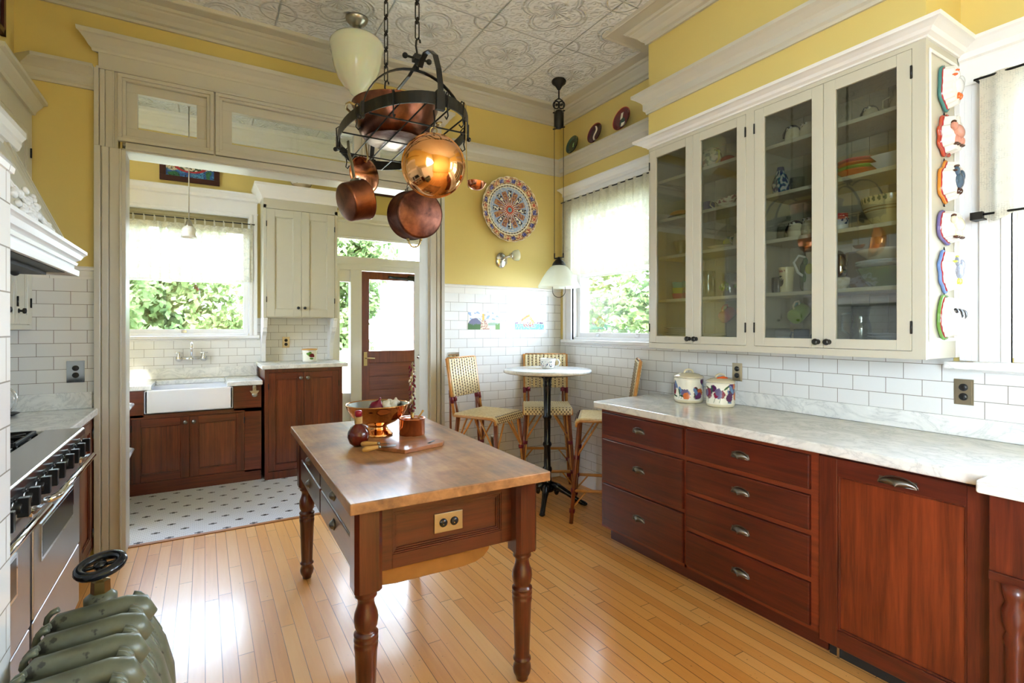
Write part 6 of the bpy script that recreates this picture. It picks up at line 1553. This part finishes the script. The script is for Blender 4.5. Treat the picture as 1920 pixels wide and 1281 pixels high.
# ---------------------------------------------------------------- moulds on the cabinet end
ME = F((0, .957, 0), (1, 0, 0), (0, -1, 0))
def mould(zc, label, rim, kind, sx=1.0, sz=1.0, seed=0):
    xc = 2.76; t = thing('ceramic_mould', label, 'mould', (xc, .957, zc-.08), 'ceramic animal moulds hung on the cabinet end')
    flat('rim_'+kind, rim, .15, coat=.4)
    lob = {'duck': 5, 'pig': 8, 'rooster': 6, 'lamb': 4, 'hen': 7, 'cow': 4}[kind]
    def R(a): 
        b = 1+.07*cos(a*lob+seed)+.06*cos(a*2+seed*1.7)+.04*cos(a*3+seed)
        if kind == 'duck': b *= 1-.22*max(0, cos(a-.4))**2
        if kind == 'cow': b *= 1+.12*abs(sin(2*a))
        return b
    def loop(k, n):
        def f(u): a = 2*pi*u; return ME(xc+.068*sx*k*R(a)*cos(a), n, zc+.085*sz*k*R(a)*sin(a))
        return f
    def shell(seq, nm, mat):
        m = MB(); k_ = len(seq)-1; m.grid(lambda u, v: loop(seq[int(round(v*k_))][0], seq[int(round(v*k_))][1])(u), 90, k_, closeu=True); return m.build(nm, mat, t)
    shell([(.98, .001), (1.06, .004), (1.08, .010), (1.02, .014), (.97, .014)], 'rim', 'rim_'+kind)
    shell([(.97, .013), (.95, .016), (.94, .018)], 'red_line', 'red_ceramic')
    m = MB(); m.grid(lambda u, v: loop((.94-.10*v)*(1+.035*cos(2*pi*u*16)), .018+.034*v)(u), 160, 6, closeu=True); m.grid(lambda u, v: loop((.84-.84*v)*(1+.035*cos(2*pi*u*16)*(1-v)), .052+.006*sin(v*pi/2))(u), 90, 5, closeu=True)
    m.build('fluted_wall', 'ceramic', t)
    B_ = lambda du, dz, rx, rz, n=.012: (ME(xc+du, .055, zc+dz), (rx, n*.9, rz))
    flatcol = {'duck': ('white_plate', 'orange_ceramic'), 'pig': ('pinkish', 'brown_ceramic'), 'rooster': ('steelblue', 'brown_ceramic'), 'lamb': ('cream_ceramic', 'brown_ceramic'), 'hen': ('grey_hen', 'yellow_ceramic'), 'cow': ('ceramic', 'black_ceramic')}[kind]
    m = MB()
    if kind in ('pig', 'lamb', 'cow'):
        for a in (B_(.0, .005, .048, .03, .018), B_(-.045, .02, .02, .02, .014)): m.ball(a[0], a[1], 0, 16, 10)
        for dx in (-.03, -.012, .018, .034): a = B_(dx, -.032, .007, .02); m.ball(a[0], a[1], 0, 8, 6)
        if kind == 'cow':
            for a in (B_(-.010, .012, .016, .024, .02), B_(.028, .010, .015, .022, .019), B_(-.05, .024, .013, .013, .016)): m.ball(a[0]+ME.n*.003, a[1], 1, 10, 8)
        else:
            for dx in (-.03, -.012, .018, .034): a = B_(dx, -.05, .008, .006); m.ball(a[0], a[1], 1, 8, 6)
            a = B_(-.052, .036, .007, .009); m.ball(a[0], a[1], 1, 8, 6)
    else:
        for a in (B_(.0, -.005, .034, .034, .018), B_(-.024, .034, .013, .02, .014), B_(.03, .02, .02, .026, .012)): m.ball(a[0], a[1], 0, 16, 10)
        for a in (B_(-.04, .034, .010, .005), B_(-.01, -.048, .006, .014), B_(.012, -.048, .006, .014), B_(-.022, .055, .008, .006)): m.ball(a[0], a[1], 1, 8, 6)
    m.build('animal_relief', list(flatcol), t)
    m = MB(); m.tube([ME(xc-.006, .004, zc+.09), ME(xc, .004, zc+.104), ME(xc+.006, .004, zc+.09)], .0018, 6); m.build('hanging_wire', 'iron', t)
flat('pinkish', rgb(196, 132, 112), .2, coat=.3); flat('steelblue', rgb(56, 78, 100), .25, var=.3, scale=60, coat=.3); flat('grey_hen', rgb(140, 146, 164), .2, var=.35, scale=80, coat=.3)
mould(2.455, 'teal rimmed mould with a white duck, topmost on the cabinet end', rgb(60, 120, 118), 'duck', .9, 1.05, 1)
mould(2.25, 'rust rimmed mould with a pink pig on the cabinet end', rgb(178, 70, 44), 'pig', 1.05, .95, 2)
mould(2.05, 'orange rimmed mould with a dark rooster on the cabinet end', rgb(206, 128, 40), 'rooster', .9, 1.0, 3)
mould(1.855, 'purple rimmed mould with a pale sheep on the cabinet end', rgb(104, 92, 150), 'lamb', 1.0, .85, 4)
mould(1.665, 'blue rimmed mould with a grey hen on the cabinet end', rgb(106, 138, 198), 'hen', .92, .95, 5)
mould(1.465, 'green rimmed mould with a black and white cow, lowest on the cabinet end', rgb(98, 142, 62), 'cow', 1.0, .95, 6)
# ================================================================ DISHES IN THE GLASS CABINET
S0, S1, S2, S3, S4 = 2.4155, 2.1505, 1.9005, 1.6105, 1.3085
def turned(name, mat, x, y, z, prof, label, cat, group=None, n=28, **kw):
    m = MB(); m.lathe(prof, TR((x, y, z)), n, **kw); return one(m, name, mat, label, cat, group)
def stack(name, x, y, z, r, n, mat, where, grp, dz=.0135):
    m = MB(); m.lathe([(0, .002), (r*.55, .001), (r*.6, .004), (r*.95, .014), (r, .017), (r*.99, .019), (r*.6, .008), (0, .006)], Matrix(), 40)
    p = m.build(name, mat); tag(p, where, 'plate', grp); p.location = (x, y, z)
    for i in range(1, n):
        q = p.copy(); COL.objects.link(q); q.location = (x, y, z+dz*i); q['label'] = where
    return p
def mugobj(name, x, y, z, r, h, mat, label, hang=False, hmat=None, hd=None, cat='mug'):
    t = thing(name, label, cat, (x, y, z)); hd = Vector(hd or (0, 1, 0))
    mt = TR((x, y, z)) @ (Matrix.Rotation(radians(64), 4, 'Y') if hang else Matrix())
    m = MB(); m.lathe([(0, 0), (r*.86, 0), (r*.95, .004), (r, .02), (r, h), (r*.96, h+.002), (r*.92, h), (r*.9, .01), (0, .008)], mt, 28); m.build('mug_body', mat, t)
    m = MB(); b = Vector((r*.95, 0, 0)) if not hang else Vector((-r*.95, 0, 0)); q = 1 if not hang else -1
    loc = [Vector((q*r*.96, 0, h*.82)), Vector((q*r*1.45, 0, h*.86)), Vector((q*r*1.65, 0, h*.5)), Vector((q*r*1.4, 0, h*.2)), Vector((q*r*.96, 0, h*.2))]
    rot = Matrix.Rotation(atan2(hd.y, hd.x), 4, 'Z') if not hang else Matrix()
    m.tube([mt @ (rot @ p) for p in loc], r*.12, 8); m.build('handle', hmat or mat, t); return t
# bay 1 (farthest left)
t = thing('fish_platter', 'brown fish shaped platter on the second shelf behind the leftmost door', 'platter', (2.76, 2.40, S1))
m = MB(); m.ball((2.76, 2.40, S1+.035), (.06, .075, .028), 0, 24, 12); m.build('fish_body', 'terracotta_fish', t)
m = MB(); m.ball((2.74, 2.385, S1+.014), (.07, .085, .013), 0, 20, 8); m.build('dark_dish', 'brown_ceramic', t)
for i, (x, y, r) in enumerate(((2.80, 2.42, .055), (2.72, 2.36, .045))):
    turned('glass_bowl', 'drink_glass', x, y, S2, [(0, 0), (r*.4, .002), (r*.45, .01), (r, .05+r), (r*.97, .05+r), (r*.4, .015), (0, .01)], ('larger' if i == 0 else 'smaller')+' clear glass bowl on the middle shelf behind the leftmost door', 'bowl', 'clear glass bowls')
for j, y in enumerate((2.41, 2.325)):
    for k, (mt_, nm) in enumerate((('pink_ceramic', 'pink'), ('yellow_ceramic', 'yellow'), ('turquoise_ceramic', 'turquoise'))):
        if j == 1 and k == 1: continue
        turned('stacked_cup', mt_, 2.75, y, S3+.001+k*.038, [(0, 0), (.03, 0), (.036, .034), (.0375, .038), (.034, .038), (.03, .006), (0, .006)], f'{nm} cup in the {"left" if j == 0 else "right"} stack behind the leftmost door', 'cup', 'coloured stacking cups')
stack('dinner_plate', 2.74, 2.375, S4, .11, 8, 'white_plate', 'white plate in the tall stack at the bottom of the leftmost door', 'white plates stacked behind the leftmost door')
stack('side_plate', 2.80, 2.17, S4, .085, 5, 'white_plate', 'white plate in the low stack at the bottom of the second door', 'white plates stacked behind the second door')
# bay 2
t = thing('patterned_pitcher', 'grey patterned pitcher on the top shelf behind the second door', 'pitcher', (2.76, 2.15, S0))
def grey(co): return rgb(70, 66, 58) if noise.noise(co*55) > .12 else rgb(176, 172, 156)
m = MB(); m.grid(lambda u, v: (2.76+(.045+.022*sin(v*2.9))*cos(2*pi*u), 2.15+(.045+.022*sin(v*2.9))*sin(2*pi*u), S0+.001+.13*v), 70, 40, closeu=True); m.build('pitcher_body', 'painted', t, paint=grey)
m = MB(); m.tube([(2.74, 2.10, S0+.11), (2.73, 2.07, S0+.10), (2.73, 2.07, S0+.05), (2.74, 2.10, S0+.03)], .006, 8); m.build('handle', 'yellow_ceramic', t)
turned('small_pot', 'red_ceramic', 2.75, 2.02, S0, [(0, 0), (.03, 0), (.046, .02), (.044, .038), (.03, .05), (.01, .058), (0, .058)], 'little red lidded pot on the top shelf behind the second door', 'pot')
mugobj('blue_mug', 2.77, 2.175, S1, .036, .07, 'blue_ceramic', 'dark blue mug on the second shelf behind the second door', hd=(0, 1, 0))
t = thing('gravy_boat', 'cream gravy boat with pink flowers behind the second door', 'gravy boat', (2.74, 2.03, S1))
def gb(co): return rgb(150, 60, 76) if co.z > S1+.03 and noise.noise(co*70) > .1 else rgb(232, 224, 200)
m = MB(); m.grid(lambda u, v: (2.74+(.018+.026*v)*cos(2*pi*u), 2.03+(.03+.042*v)*sin(2*pi*u)*(1 if sin(2*pi*u) > 0 else 1.25), S1+.002+.05*v+.016*v*max(0, -sin(2*pi*u))), 70, 20, closeu=True); m.build('boat_body', 'painted', t, paint=gb)
m = MB(); m.tube([(2.735, 2.095, S1+.05), (2.73, 2.125, S1+.065), (2.73, 2.135, S1+.04), (2.735, 2.11, S1+.015), (2.735, 2.075, S1+.012)], .0045, 8); m.build('handle', 'cream_ceramic', t)
t = thing('glass_plate', 'clear glass plate with painted lemon standing on the middle shelf behind the second door', 'plate', (2.85, 2.10, S2))
m = MB(); m.lathe([(0, 0), (.06, .002), (.085, .008), (.085, .011), (.06, .005), (0, .003)], along((2.85, 2.10, S2+.087), (-1, 0, .25)), 44); m.build('plate_disc', 'drink_glass', t)
m = MB(); m.ball((2.84, 2.09, S2+.06), (.004, .035, .026), 0, 16, 8); m.build('lemon', 'yellow_ceramic', t)
m = MB(); m.ball((2.838, 2.07, S2+.088), (.004, .025, .010), 0, 12, 6); m.ball((2.838, 2.13, S2+.045), (.004, .02, .008), 0, 12, 6); m.build('leaf', 'leaf_green', t)
turned('oval_dish', 'cream_ceramic', 2.74, 2.06, S2, [(0, 0), (.05, .001), (.085, .018), (.082, .02), (.05, .006), (0, .005)], 'shallow cream dish in front of the glass plate', 'dish')
t = thing('creamer', 'small cream jug at the right end of the middle shelf behind the second door', 'jug', (2.76, 1.965, S2+.0))
m = MB(); m.lathe([(0, .001), (.022, .001), (.034, .02), (.034, .045), (.026, .07), (.03, .085), (.027, .085), (.02, .02)], TR((2.76, 1.955, S2)), 26); m.build('jug_body', 'cream_ceramic', t)
m = MB(); m.tube([(2.755, 1.985, S2+.075), (2.75, 2.005, S2+.07), (2.75, 2.005, S2+.045), (2.755, 1.985, S2+.03)], .004, 8); m.build('handle', 'cream_ceramic', t)
t = thing('glass_pitcher', 'tall clear glass pitcher on the fourth shelf behind the second door', 'pitcher', (2.76, 2.16, S3))
m = MB(); m.lathe([(0, .001), (.04, .001), (.045, .01), (.045, .10), (.036, .14), (.042, .17), (.04, .17), (.034, .14), (.042, .10), (.041, .012), (0, .008)], TR((2.77, 2.18, S3)), 30); m.build('glass_body', 'drink_glass', t)
m = MB(); m.tube([(2.77, 2.22, S3+.15), (2.77, 2.255, S3+.14), (2.77, 2.255, S3+.07), (2.77, 2.22, S3+.05)], .006, 8); m.build('handle', 'drink_glass', t)
for i, (y, h, col) in enumerate(((2.075, .15, 'with green grapes painted on it'), (1.97, .12, 'with pale green leaves at the right'))):
    t = thing('glass_jar', 'glass jar '+col+' behind the second door', 'jar', (2.84, y, S3))
    m = MB(); m.lathe([(0, .001), (.042, .001), (.045, .01), (.045, h), (.04, h+.005), (.038, h), (.04, .01), (0, .008)], TR((2.84, y, S3)), 30); m.build('jar_body', 'drink_glass', t)
    m = MB()
    for k in range(7): m.ball((2.775, y-.03+.017*(k % 4), S3+.05+.025*(k//4)+.012*(k % 2)), (.003, .010, .012), 0, 10, 6)
    m.build('painted_fruit', 'green_ceramic', t)
mugobj('hanging_mug', 2.70, 2.02, S4+.17, .038, .085, 'red_ceramic', 'red and green mug hanging from a hook behind the second door', hang=True)
# penguins
def penguin(x, y, z, s_, label, dark='black_ceramic', owl=False):
    t = thing('owl_figure' if owl else 'penguin_figure', label, 'figurine', (x, y, z)); c_ = Vector((x, y, z))
    m = MB(); m.lathe([(0, 0), (.03*s_, 0), (.038*s_, .012*s_), (.04*s_, .035*s_), (.034*s_, .06*s_), (.024*s_, .082*s_), (0, .09*s_)], Matrix.Translation(c_), 24); m.build('figure_body', 'cream_ceramic', t)
    fd = Vector((-.95, .3, 0))
    if not owl:
        m = MB(); m.grid(lambda u, v: c_+Vector((0, 0, .03*s_+.061*s_*v))+(Vector((cos(-.3+2*pi*.56*u-.1), sin(-.3-.6+2*pi*.56*u-.1), 0)))*((.0405-.016*max(0, v-.3)*1.6)*s_*(1 if v < .95 else .3)), 20, 8); m.build('dark_wings', dark, t)
        m = MB(); m.ball(c_+Vector((0, 0, .075*s_)), (.028*s_, .028*s_, .019*s_), 0, 16, 10); m.build('dark_head', dark, t)
    for s2 in (-1, 1):
        sd = fd.cross(Vector((0, 0, 1)))*s2; m = MB(); m.ball(c_+fd*.022*s_+sd*.012*s_+Vector((0, 0, .074*s_)), .009*s_, 0, 12, 8); m.ball(c_+fd*.030*s_+sd*.012*s_+Vector((0, 0, .074*s_)), .0035*s_, 1, 8, 6); m.build('eye', ['ceramic', 'dark_void'], t)
    m = MB(); m.lathe([(.006*s_, 0), (0, .012*s_)], along(c_+fd*.026*s_+Vector((0, 0, .062*s_)), fd), 8); m.build('beak', 'dark_void' if not owl else 'brown_ceramic', t)
penguin(2.72, 1.60, S0, 1.0, 'penguin shaped pot with big eyes on the top shelf behind the third door')
penguin(2.73, 1.525, S0, 1.0, 'speckled owl shaker on the top shelf beside the penguin pot', owl=True)
penguin(2.72, 1.585, S2, 1.0, 'penguin shaped pot on the middle shelf behind the third door')
penguin(2.73, 1.51, S2, 1.15, 'cream hen shaped shaker on the middle shelf beside the penguin pot', owl=True)
penguin(2.78, 1.25, S0, .9, 'half hidden black penguin pot on the top shelf behind the rightmost door')
mugobj('penguin_mug', 2.74, 1.695, S3, .033, .085, 'black_ceramic', 'glossy black mug at the left of the fourth shelf behind the third door', hd=(-1, 0, 0))
# vases, glasses
t = thing('blue_vase', 'blue patterned vase on the second shelf behind the third door', 'vase', (2.74, 1.68, S1))
def bv(co):
    a = atan2(co.y-1.68, co.x-2.74); n_ = noise.noise(Vector((a*3, (co.z-S1)*45, 0)))
    return rgb(40, 60, 130) if n_ > .08 or (co.z-S1) > .135 else (rgb(60, 140, 160) if n_ > -.1 else rgb(220, 222, 220))
m = MB(); m.grid(lambda u, v: (2.74+(.03+.014*sin(v*4.2+.2))*cos(2*pi*u), 1.68+(.03+.014*sin(v*4.2+.2))*sin(2*pi*u), S1+.001+.155*v), 90, 70, closeu=True); m.lathe([(.0, .002), (.03, .001)], TR((2.74, 1.68, S1)), 20); m.build('vase_body', 'painted', t, paint=bv)
GP = lambda r, h: [(0, .001), (r*.85, .001), (r*.88, .006), (r, h), (r*.94, h), (r*.8, .012), (0, .01)]
for y, w_ in ((1.61, 'in the middle'), (1.49, 'at the right')): turned('drinking_glass', 'drink_glass', 2.78, y, S1, GP(.038, .085), f'clear drinking glass {w_} of the second shelf behind the third door', 'glass', 'drinking glasses')
turned('glass_dome', 'drink_glass', 2.80, 1.67, S2, [(.085, .001), (.084, .04), (.07, .085), (.04, .115), (.012, .125), (.012, .14), (0, .145)][0:0] or [(.062, .001), (.062, .05), (.052, .09), (.03, .115), (.01, .122), (.012, .138), (0, .142)], 'ribbed glass dome on the middle shelf behind the third door', 'dome', fn=lambda a, R, Z: 1+.02*cos(a*18))
t = thing('owl_tumbler', 'cream tumbler with a black owl face behind the third door', 'tumbler', (2.72, 1.635, S3))
def ow(co):
    a = atan2(co.y-1.635, co.x-2.72); d_ = ((a-2.7+pi) % (2*pi))-pi; u = d_*.038; z = co.z-S3
    if abs(z-.115) < .006 and noise.noise(co*160) > -.1 and abs(u) < .03: return rgb(150, 40, 40)
    e = min(((u-.010)/.010)**2+((z-.075)/.009)**2, ((u+.010)/.010)**2+((z-.075)/.009)**2)
    if e < .35: return rgb(40, 36, 36) if z < .074 else rgb(232, 220, 180)
    if e < 1: return rgb(236, 226, 190)
    if (u/.022)**2+((z-.062)/.03)**2 < 1: return rgb(34, 34, 36)
    return rgb(226, 212, 168)
m = MB(); m.grid(lambda u, v: (2.72+(.031+.007*v)*cos(2*pi*u), 1.635+(.031+.007*v)*sin(2*pi*u), S3+.001+.135*v), 130, 80, closeu=True); m.lathe([(0, .006), (.031, .002)], TR((2.72, 1.635, S3)), 20); m.build('tumbler_body', 'painted', t, paint=ow)
t = thing('lemon_pitcher', 'large white pitcher with raised yellow lemons behind the third door', 'pitcher', (2.74, 1.50, S3))
m = MB(); m.lathe([(0, .001), (.055, .001), (.058, .02), (.052, .10), (.044, .17), (.05, .225), (.047, .225), (.04, .17)], TR((2.75, 1.495, S3)), 36); m.build('pitcher_body', 'ceramic', t)
m = MB(); m.tube([(2.74, 1.535, S3+.18), (2.735, 1.575, S3+.195), (2.73, 1.60, S3+.16), (2.735, 1.58, S3+.105), (2.74, 1.55, S3+.08)], .007, 10); m.build('handle', 'ceramic', t)
m = MB(); m.ball((2.70, 1.50, S3+.115), (.012, .022, .028), 0, 16, 10); m.ball((2.71, 1.475, S3+.085), (.012, .02, .022), 0, 16, 10); m.build('lemons', 'yellow_ceramic', t)
m = MB(); m.ball((2.70, 1.52, S3+.155), (.008, .012, .02), 0, 12, 8); m.ball((2.70, 1.525, S3+.07), (.008, .008, .024), 0, 12, 8); m.build('leaves', 'leaf_green', t)
turned('green_apple_jar', 'dark_green_ceramic', 2.85, 1.585, S3, [(0, 0), (.03, 0), (.045, .03), (.045, .15), (.03, .18), (.012, .185), (0, .187)], 'dark green jar behind the owl tumbler', 'jar')
mugobj('hanging_mug', 2.69, 1.575, S4+.165, .042, .09, 'green_ceramic', 'yellow green mug hanging from a hook behind the third door', hang=True, hmat='cream_ceramic')
mugobj('hanging_mug', 2.80, 1.63, S4+.17, .038, .08, 'turquoise_ceramic', 'turquoise mug hanging behind the yellow green mug', hang=True)
mugobj('low_mug', 2.74, 1.665, S4, .036, .06, 'white_plate', 'white mug at the bottom left behind the third door')
mugobj('tall_mug', 2.76, 1.575, S4, .038, .10, 'steelblue', 'dark blue grey mug at the bottom middle behind the third door')
mugobj('dark_mug', 2.76, 1.46, S4, .042, .085, 'black_ceramic', 'black mug at the bottom right behind the third door')
# bay 4
t = thing('cream_jug', 'tall cream jug at the right of the top shelf behind the rightmost door', 'jug', (2.79, 1.13, S0))
m = MB(); m.lathe([(0, .001), (.03, .001), (.045, .03), (.045, .06), (.03, .09), (.034, .115), (.03, .115), (.02, .03)], TR((2.79, 1.125, S0)), 28); m.build('jug_body', 'cream_ceramic', t)
m = MB(); m.tube([(2.78, 1.165, S0+.095), (2.775, 1.195, S0+.085), (2.775, 1.195, S0+.05), (2.78, 1.17, S0+.035)], .005, 8); m.build('handle', 'cream_ceramic', t)
for k, (mt_, nm) in enumerate((('orange_ceramic', 'orange'), ('green_ceramic', 'green'), ('orange_ceramic', 'second orange'), ('pink_ceramic', 'pink'))):
    turned('nested_bowl', mt_, 2.76, 1.30, S1+.001+k*.017, [(0, 0), (.04, 0), (.075, .03), (.085, .036), (.08, .037), (.045, .008), (0, .006)], f'{nm} bowl in the bright stack, layer {["lowest", "above the lowest", "under the pink one", "topmost"][k]}', 'bowl', 'bright nested bowls')
for k in range(2):
    m = MB(); z = S1+.001+k*.032; q = .075; P_ = [(-q, -q), (q, -q), (q, q), (-q, q)]
    x, y = 2.76, 1.135; b_ = [Vector((x+p[0]*.6, y+p[1]*.6, z)) for p in P_]+[Vector((x+p[0], y+p[1], z+.04)) for p in P_]+[Vector((x+p[0]*.94, y+p[1]*.94, z+.04)) for p in P_]+[Vector((x+p[0]*.55, y+p[1]*.55, z+.006)) for p in P_]
    m.add(b_, [(0, 3, 2, 1), (0, 1, 5, 4), (1, 2, 6, 5), (2, 3, 7, 6), (3, 0, 4, 7), (4, 5, 9, 8), (5, 6, 10, 9), (6, 7, 11, 10), (7, 4, 8, 11), (8, 9, 13, 12), (9, 10, 14, 13), (10, 11, 15, 14), (11, 8, 12, 15), (12, 13, 14, 15)])
    one(m, 'square_bowl', 'white_plate', f'{["lower", "upper"][k]} white square bowl on the second shelf behind the rightmost door', 'bowl', 'white square bowls')
t = thing('figure_mug', 'small white mug with red rim and painted figure behind the rightmost door', 'mug', (2.73, 1.365, S2))
def fm(co): return rgb(190, 60, 66) if co.z > S2+.055 and noise.noise(co*80) > -.2 else (rgb(70, 90, 130) if noise.noise(co*70) > .3 else rgb(224, 226, 228))
m = MB(); m.grid(lambda u, v: (2.73+(.034+.004*sin(3*v))*cos(2*pi*u), 1.365+(.034+.004*sin(3*v))*sin(2*pi*u), S2+.001+.085*v), 70, 40, closeu=True); m.lathe([(0, .004), (.034, .001)], TR((2.73, 1.365, S2)), 20); m.build('mug_body', 'painted', t, paint=fm)
t = thing('mixing_bowl', 'big cream mixing bowl with green leaf band behind the rightmost door', 'bowl', (2.77, 1.165, S2))
def mb_(co):
    z = (co.z-S2)/.13; a = atan2(co.y-1.165, co.x-2.77)
    if z > .8 and sin(a*30)+.6*sin(z*30) > .2: return rgb(50, 84, 60)
    if abs(z-.62) < .02 or abs(z-.52) < .02: return rgb(176, 140, 76)
    return rgb(224, 206, 150)
m = MB(); m.grid(lambda u, v: (2.77+(.06+.055*sin(v*1.5))*cos(2*pi*u), 1.165+(.06+.055*sin(v*1.5))*sin(2*pi*u), S2+.001+.13*v), 150, 60, closeu=True); m.lathe([(0, .002), (.06, .001)], TR((2.77, 1.165, S2)), 30); m.grid(lambda u, v: (2.77+(.055+.055*sin(v*1.5))*cos(2*pi*u), 1.165+(.055+.055*sin(v*1.5))*sin(2*pi*u), S2+.006+.125*v), 50, 10, closeu=True); m.build('bowl_body', 'painted', t, paint=mb_)
turned('pewter_jug', 'chrome', 2.73, 1.365, S3+.06, [(0, 0), (.026, 0), (.033, .03), (.033, .07), (.022, .10), (.026, .115), (0, .115)], 'shiny metal jug on the fourth shelf behind the rightmost door', 'jug')
turned('small_bowl', 'cream_ceramic', 2.73, 1.365, S3, [(0, 0), (.028, 0), (.042, .03), (.044, .056), (.04, .058), (.03, .02), (0, .012)], 'small cream bowl under the shiny metal jug', 'bowl')
turned('green_bowl', 'dark_green_ceramic', 2.785, 1.18, S3, [(0, 0), (.06, 0), (.10, .04), (.125, .085), (.128, .092), (.12, .092), (.09, .04), (0, .012)], 'large mottled green bowl at the bottom of the stack behind the rightmost door', 'bowl', 'serving bowls stacked behind the rightmost door', 48)
for k in range(2): turned('serving_plate', 'white_plate', 2.785, 1.18, S3+.094+k*.013, [(0, 0), (.08, .002), (.127, .014), (.128, .018), (.08, .006), (0, .004)], f'{["lower", "upper"][k]} white serving plate on the green bowl', 'plate', 'serving bowls stacked behind the rightmost door', 48)
turned('white_platter', 'cream_ceramic', 2.785, 1.18, S3+.125, [(0, 0), (.065, .001), (.105, .035), (.126, .05), (.124, .054), (.09, .03), (0, .008)], 'wide cream bowl topmost on the green bowl stack', 'bowl', 'serving bowls stacked behind the rightmost door', 48)
turned('brown_bowl', 'brown_ceramic', 2.86, 1.35, S3+.001, [(0, 0), (.03, 0), (.05, .06), (.052, .19), (.046, .192), (0, .192)], 'tall dark brown pot at the back of the fourth shelf behind the rightmost door', 'pot', None, 40)
stack('salad_plate', 2.75, 1.345, S4, .085, 3, 'white_plate', 'white plate in the lower stack at the bottom of the rightmost door', 'white plates at the bottom left behind the rightmost door')
stack('dinner_plate', 2.76, 1.145, S4, .105, 6, 'white_plate', 'white plate in the taller stack at the bottom right of the rightmost door', 'white plates at the bottom right behind the rightmost door')
t = thing('glass_pitcher', 'clear glass pitcher at the bottom behind the rightmost door', 'pitcher', (2.86, 1.36, S4))
m = MB(); m.lathe([(0, .001), (.045, .001), (.05, .01), (.045, .12), (.034, .16), (.045, .22), (.043, .22), (.031, .16), (.042, .12), (.046, .012), (0, .008)], TR((2.86, 1.33, S4+.0)), 30); m.build('glass_body', 'drink_glass', t)
m = MB(); m.tube([(2.85, 1.37, S4+.19), (2.84, 1.41, S4+.18), (2.84, 1.41, S4+.10), (2.85, 1.375, S4+.07)], .006, 8); m.build('handle', 'drink_glass', t)
# ================================================================ CAMERA, LIGHT
cam = bpy.data.objects.new('camera', bpy.data.cameras.new('camera')); COL.objects.link(cam)
cam.location = (0, 0, 1.418); cam.rotation_euler = (pi/2, 0, -atan2(577, 964))
cam.data.sensor_width = 36; cam.data.lens = 36*964/1920; cam.data.shift_y = -25.5/1920; cam.data.clip_start = .05
sc.camera = cam
w = bpy.data.worlds.new('world'); sc.world = w; w.use_nodes = True
nt = w.node_tree; bg = nt.nodes['Background']
tc = nt.nodes.new('ShaderNodeTexCoord'); sp = nt.nodes.new('ShaderNodeSeparateXYZ'); rp = nt.nodes.new('ShaderNodeValToRGB')
nt.links.new(tc.outputs['Generated'], sp.inputs[0]); nt.links.new(sp.outputs[2], rp.inputs[0])
rp.color_ramp.elements[0].color = (.69, .82, 1, 1); rp.color_ramp.elements[1].color = (.62, .74, 1.0, 1)
nt.links.new(rp.outputs[0], bg.inputs[0]); bg.inputs[1].default_value = 7.5
def sun(e, rot, s, c):
    l = bpy.data.lights.new('sun', 'SUN'); l.energy = e; l.angle = radians(s); l.color = c
    o_ = bpy.data.objects.new('sun', l); o_.rotation_euler = rot; COL.objects.link(o_)
sun(9, (radians(38), 0, radians(-24)), 3, (1, .95, .86))
def portal(fr, u0, u1, z0, z1, n):
    l = bpy.data.lights.new('portal', 'AREA'); l.shape = 'RECTANGLE'; l.size = u1-u0; l.size_y = z1-z0; l.cycles.is_portal = True
    o_ = bpy.data.objects.new('daylight_portal', l); o_.location = fr((u0+u1)/2, n, (z0+z1)/2)
    o_.rotation_euler = (-fr.n).to_track_quat('Z', 'Y').to_euler(); COL.objects.link(o_)
portal(SB, *W1, -.18); portal(SB, 1.2, 2.3, .2, 2.45, -.18)
portal(RT, *W2, -.2); portal(RT, *W3, -.2); 
def added_fill_lamp(fr, u0, u1, z0, z1, n, e):  # added cool area lamp outside an unseen window, lifts interior brightness
    l = bpy.data.lights.new('added_fill_lamp', 'AREA'); l.shape = 'RECTANGLE'; l.size = u1-u0; l.size_y = z1-z0; l.energy = e; l.color = (.78, .85, 1)
    o_ = bpy.data.objects.new('added_fill_lamp', l); o_.location = fr((u0+u1)/2, n, (z0+z1)/2); o_.rotation_euler = (-fr.n).to_track_quat('Z', 'Y').to_euler(); COL.objects.link(o_)
added_fill_lamp(LT, *W6, -.3, 28); added_fill_lamp(RT, *W5, -.35, 10); added_fill_lamp(SL, *W7, -.3, 5)
vs = sc.view_settings; vs.view_transform = 'Standard'; vs.look = 'None'; vs.gamma = 1; vs.use_curve_mapping = False; vs.exposure = 2.38
sc.cycles.max_bounces = 10; sc.cycles.diffuse_bounces = 5; sc.cycles.glossy_bounces = 4; sc.cycles.transparent_max_bounces = 16; sc.cycles.use_denoising = True
sc.cycles.sample_clamp_indirect = 1.6; sc.cycles.blur_glossy = 1.0; sc.cycles.denoising_prefilter = 'ACCURATE'; sc.cycles.caustics_reflective = False; sc.cycles.caustics_refractive = False
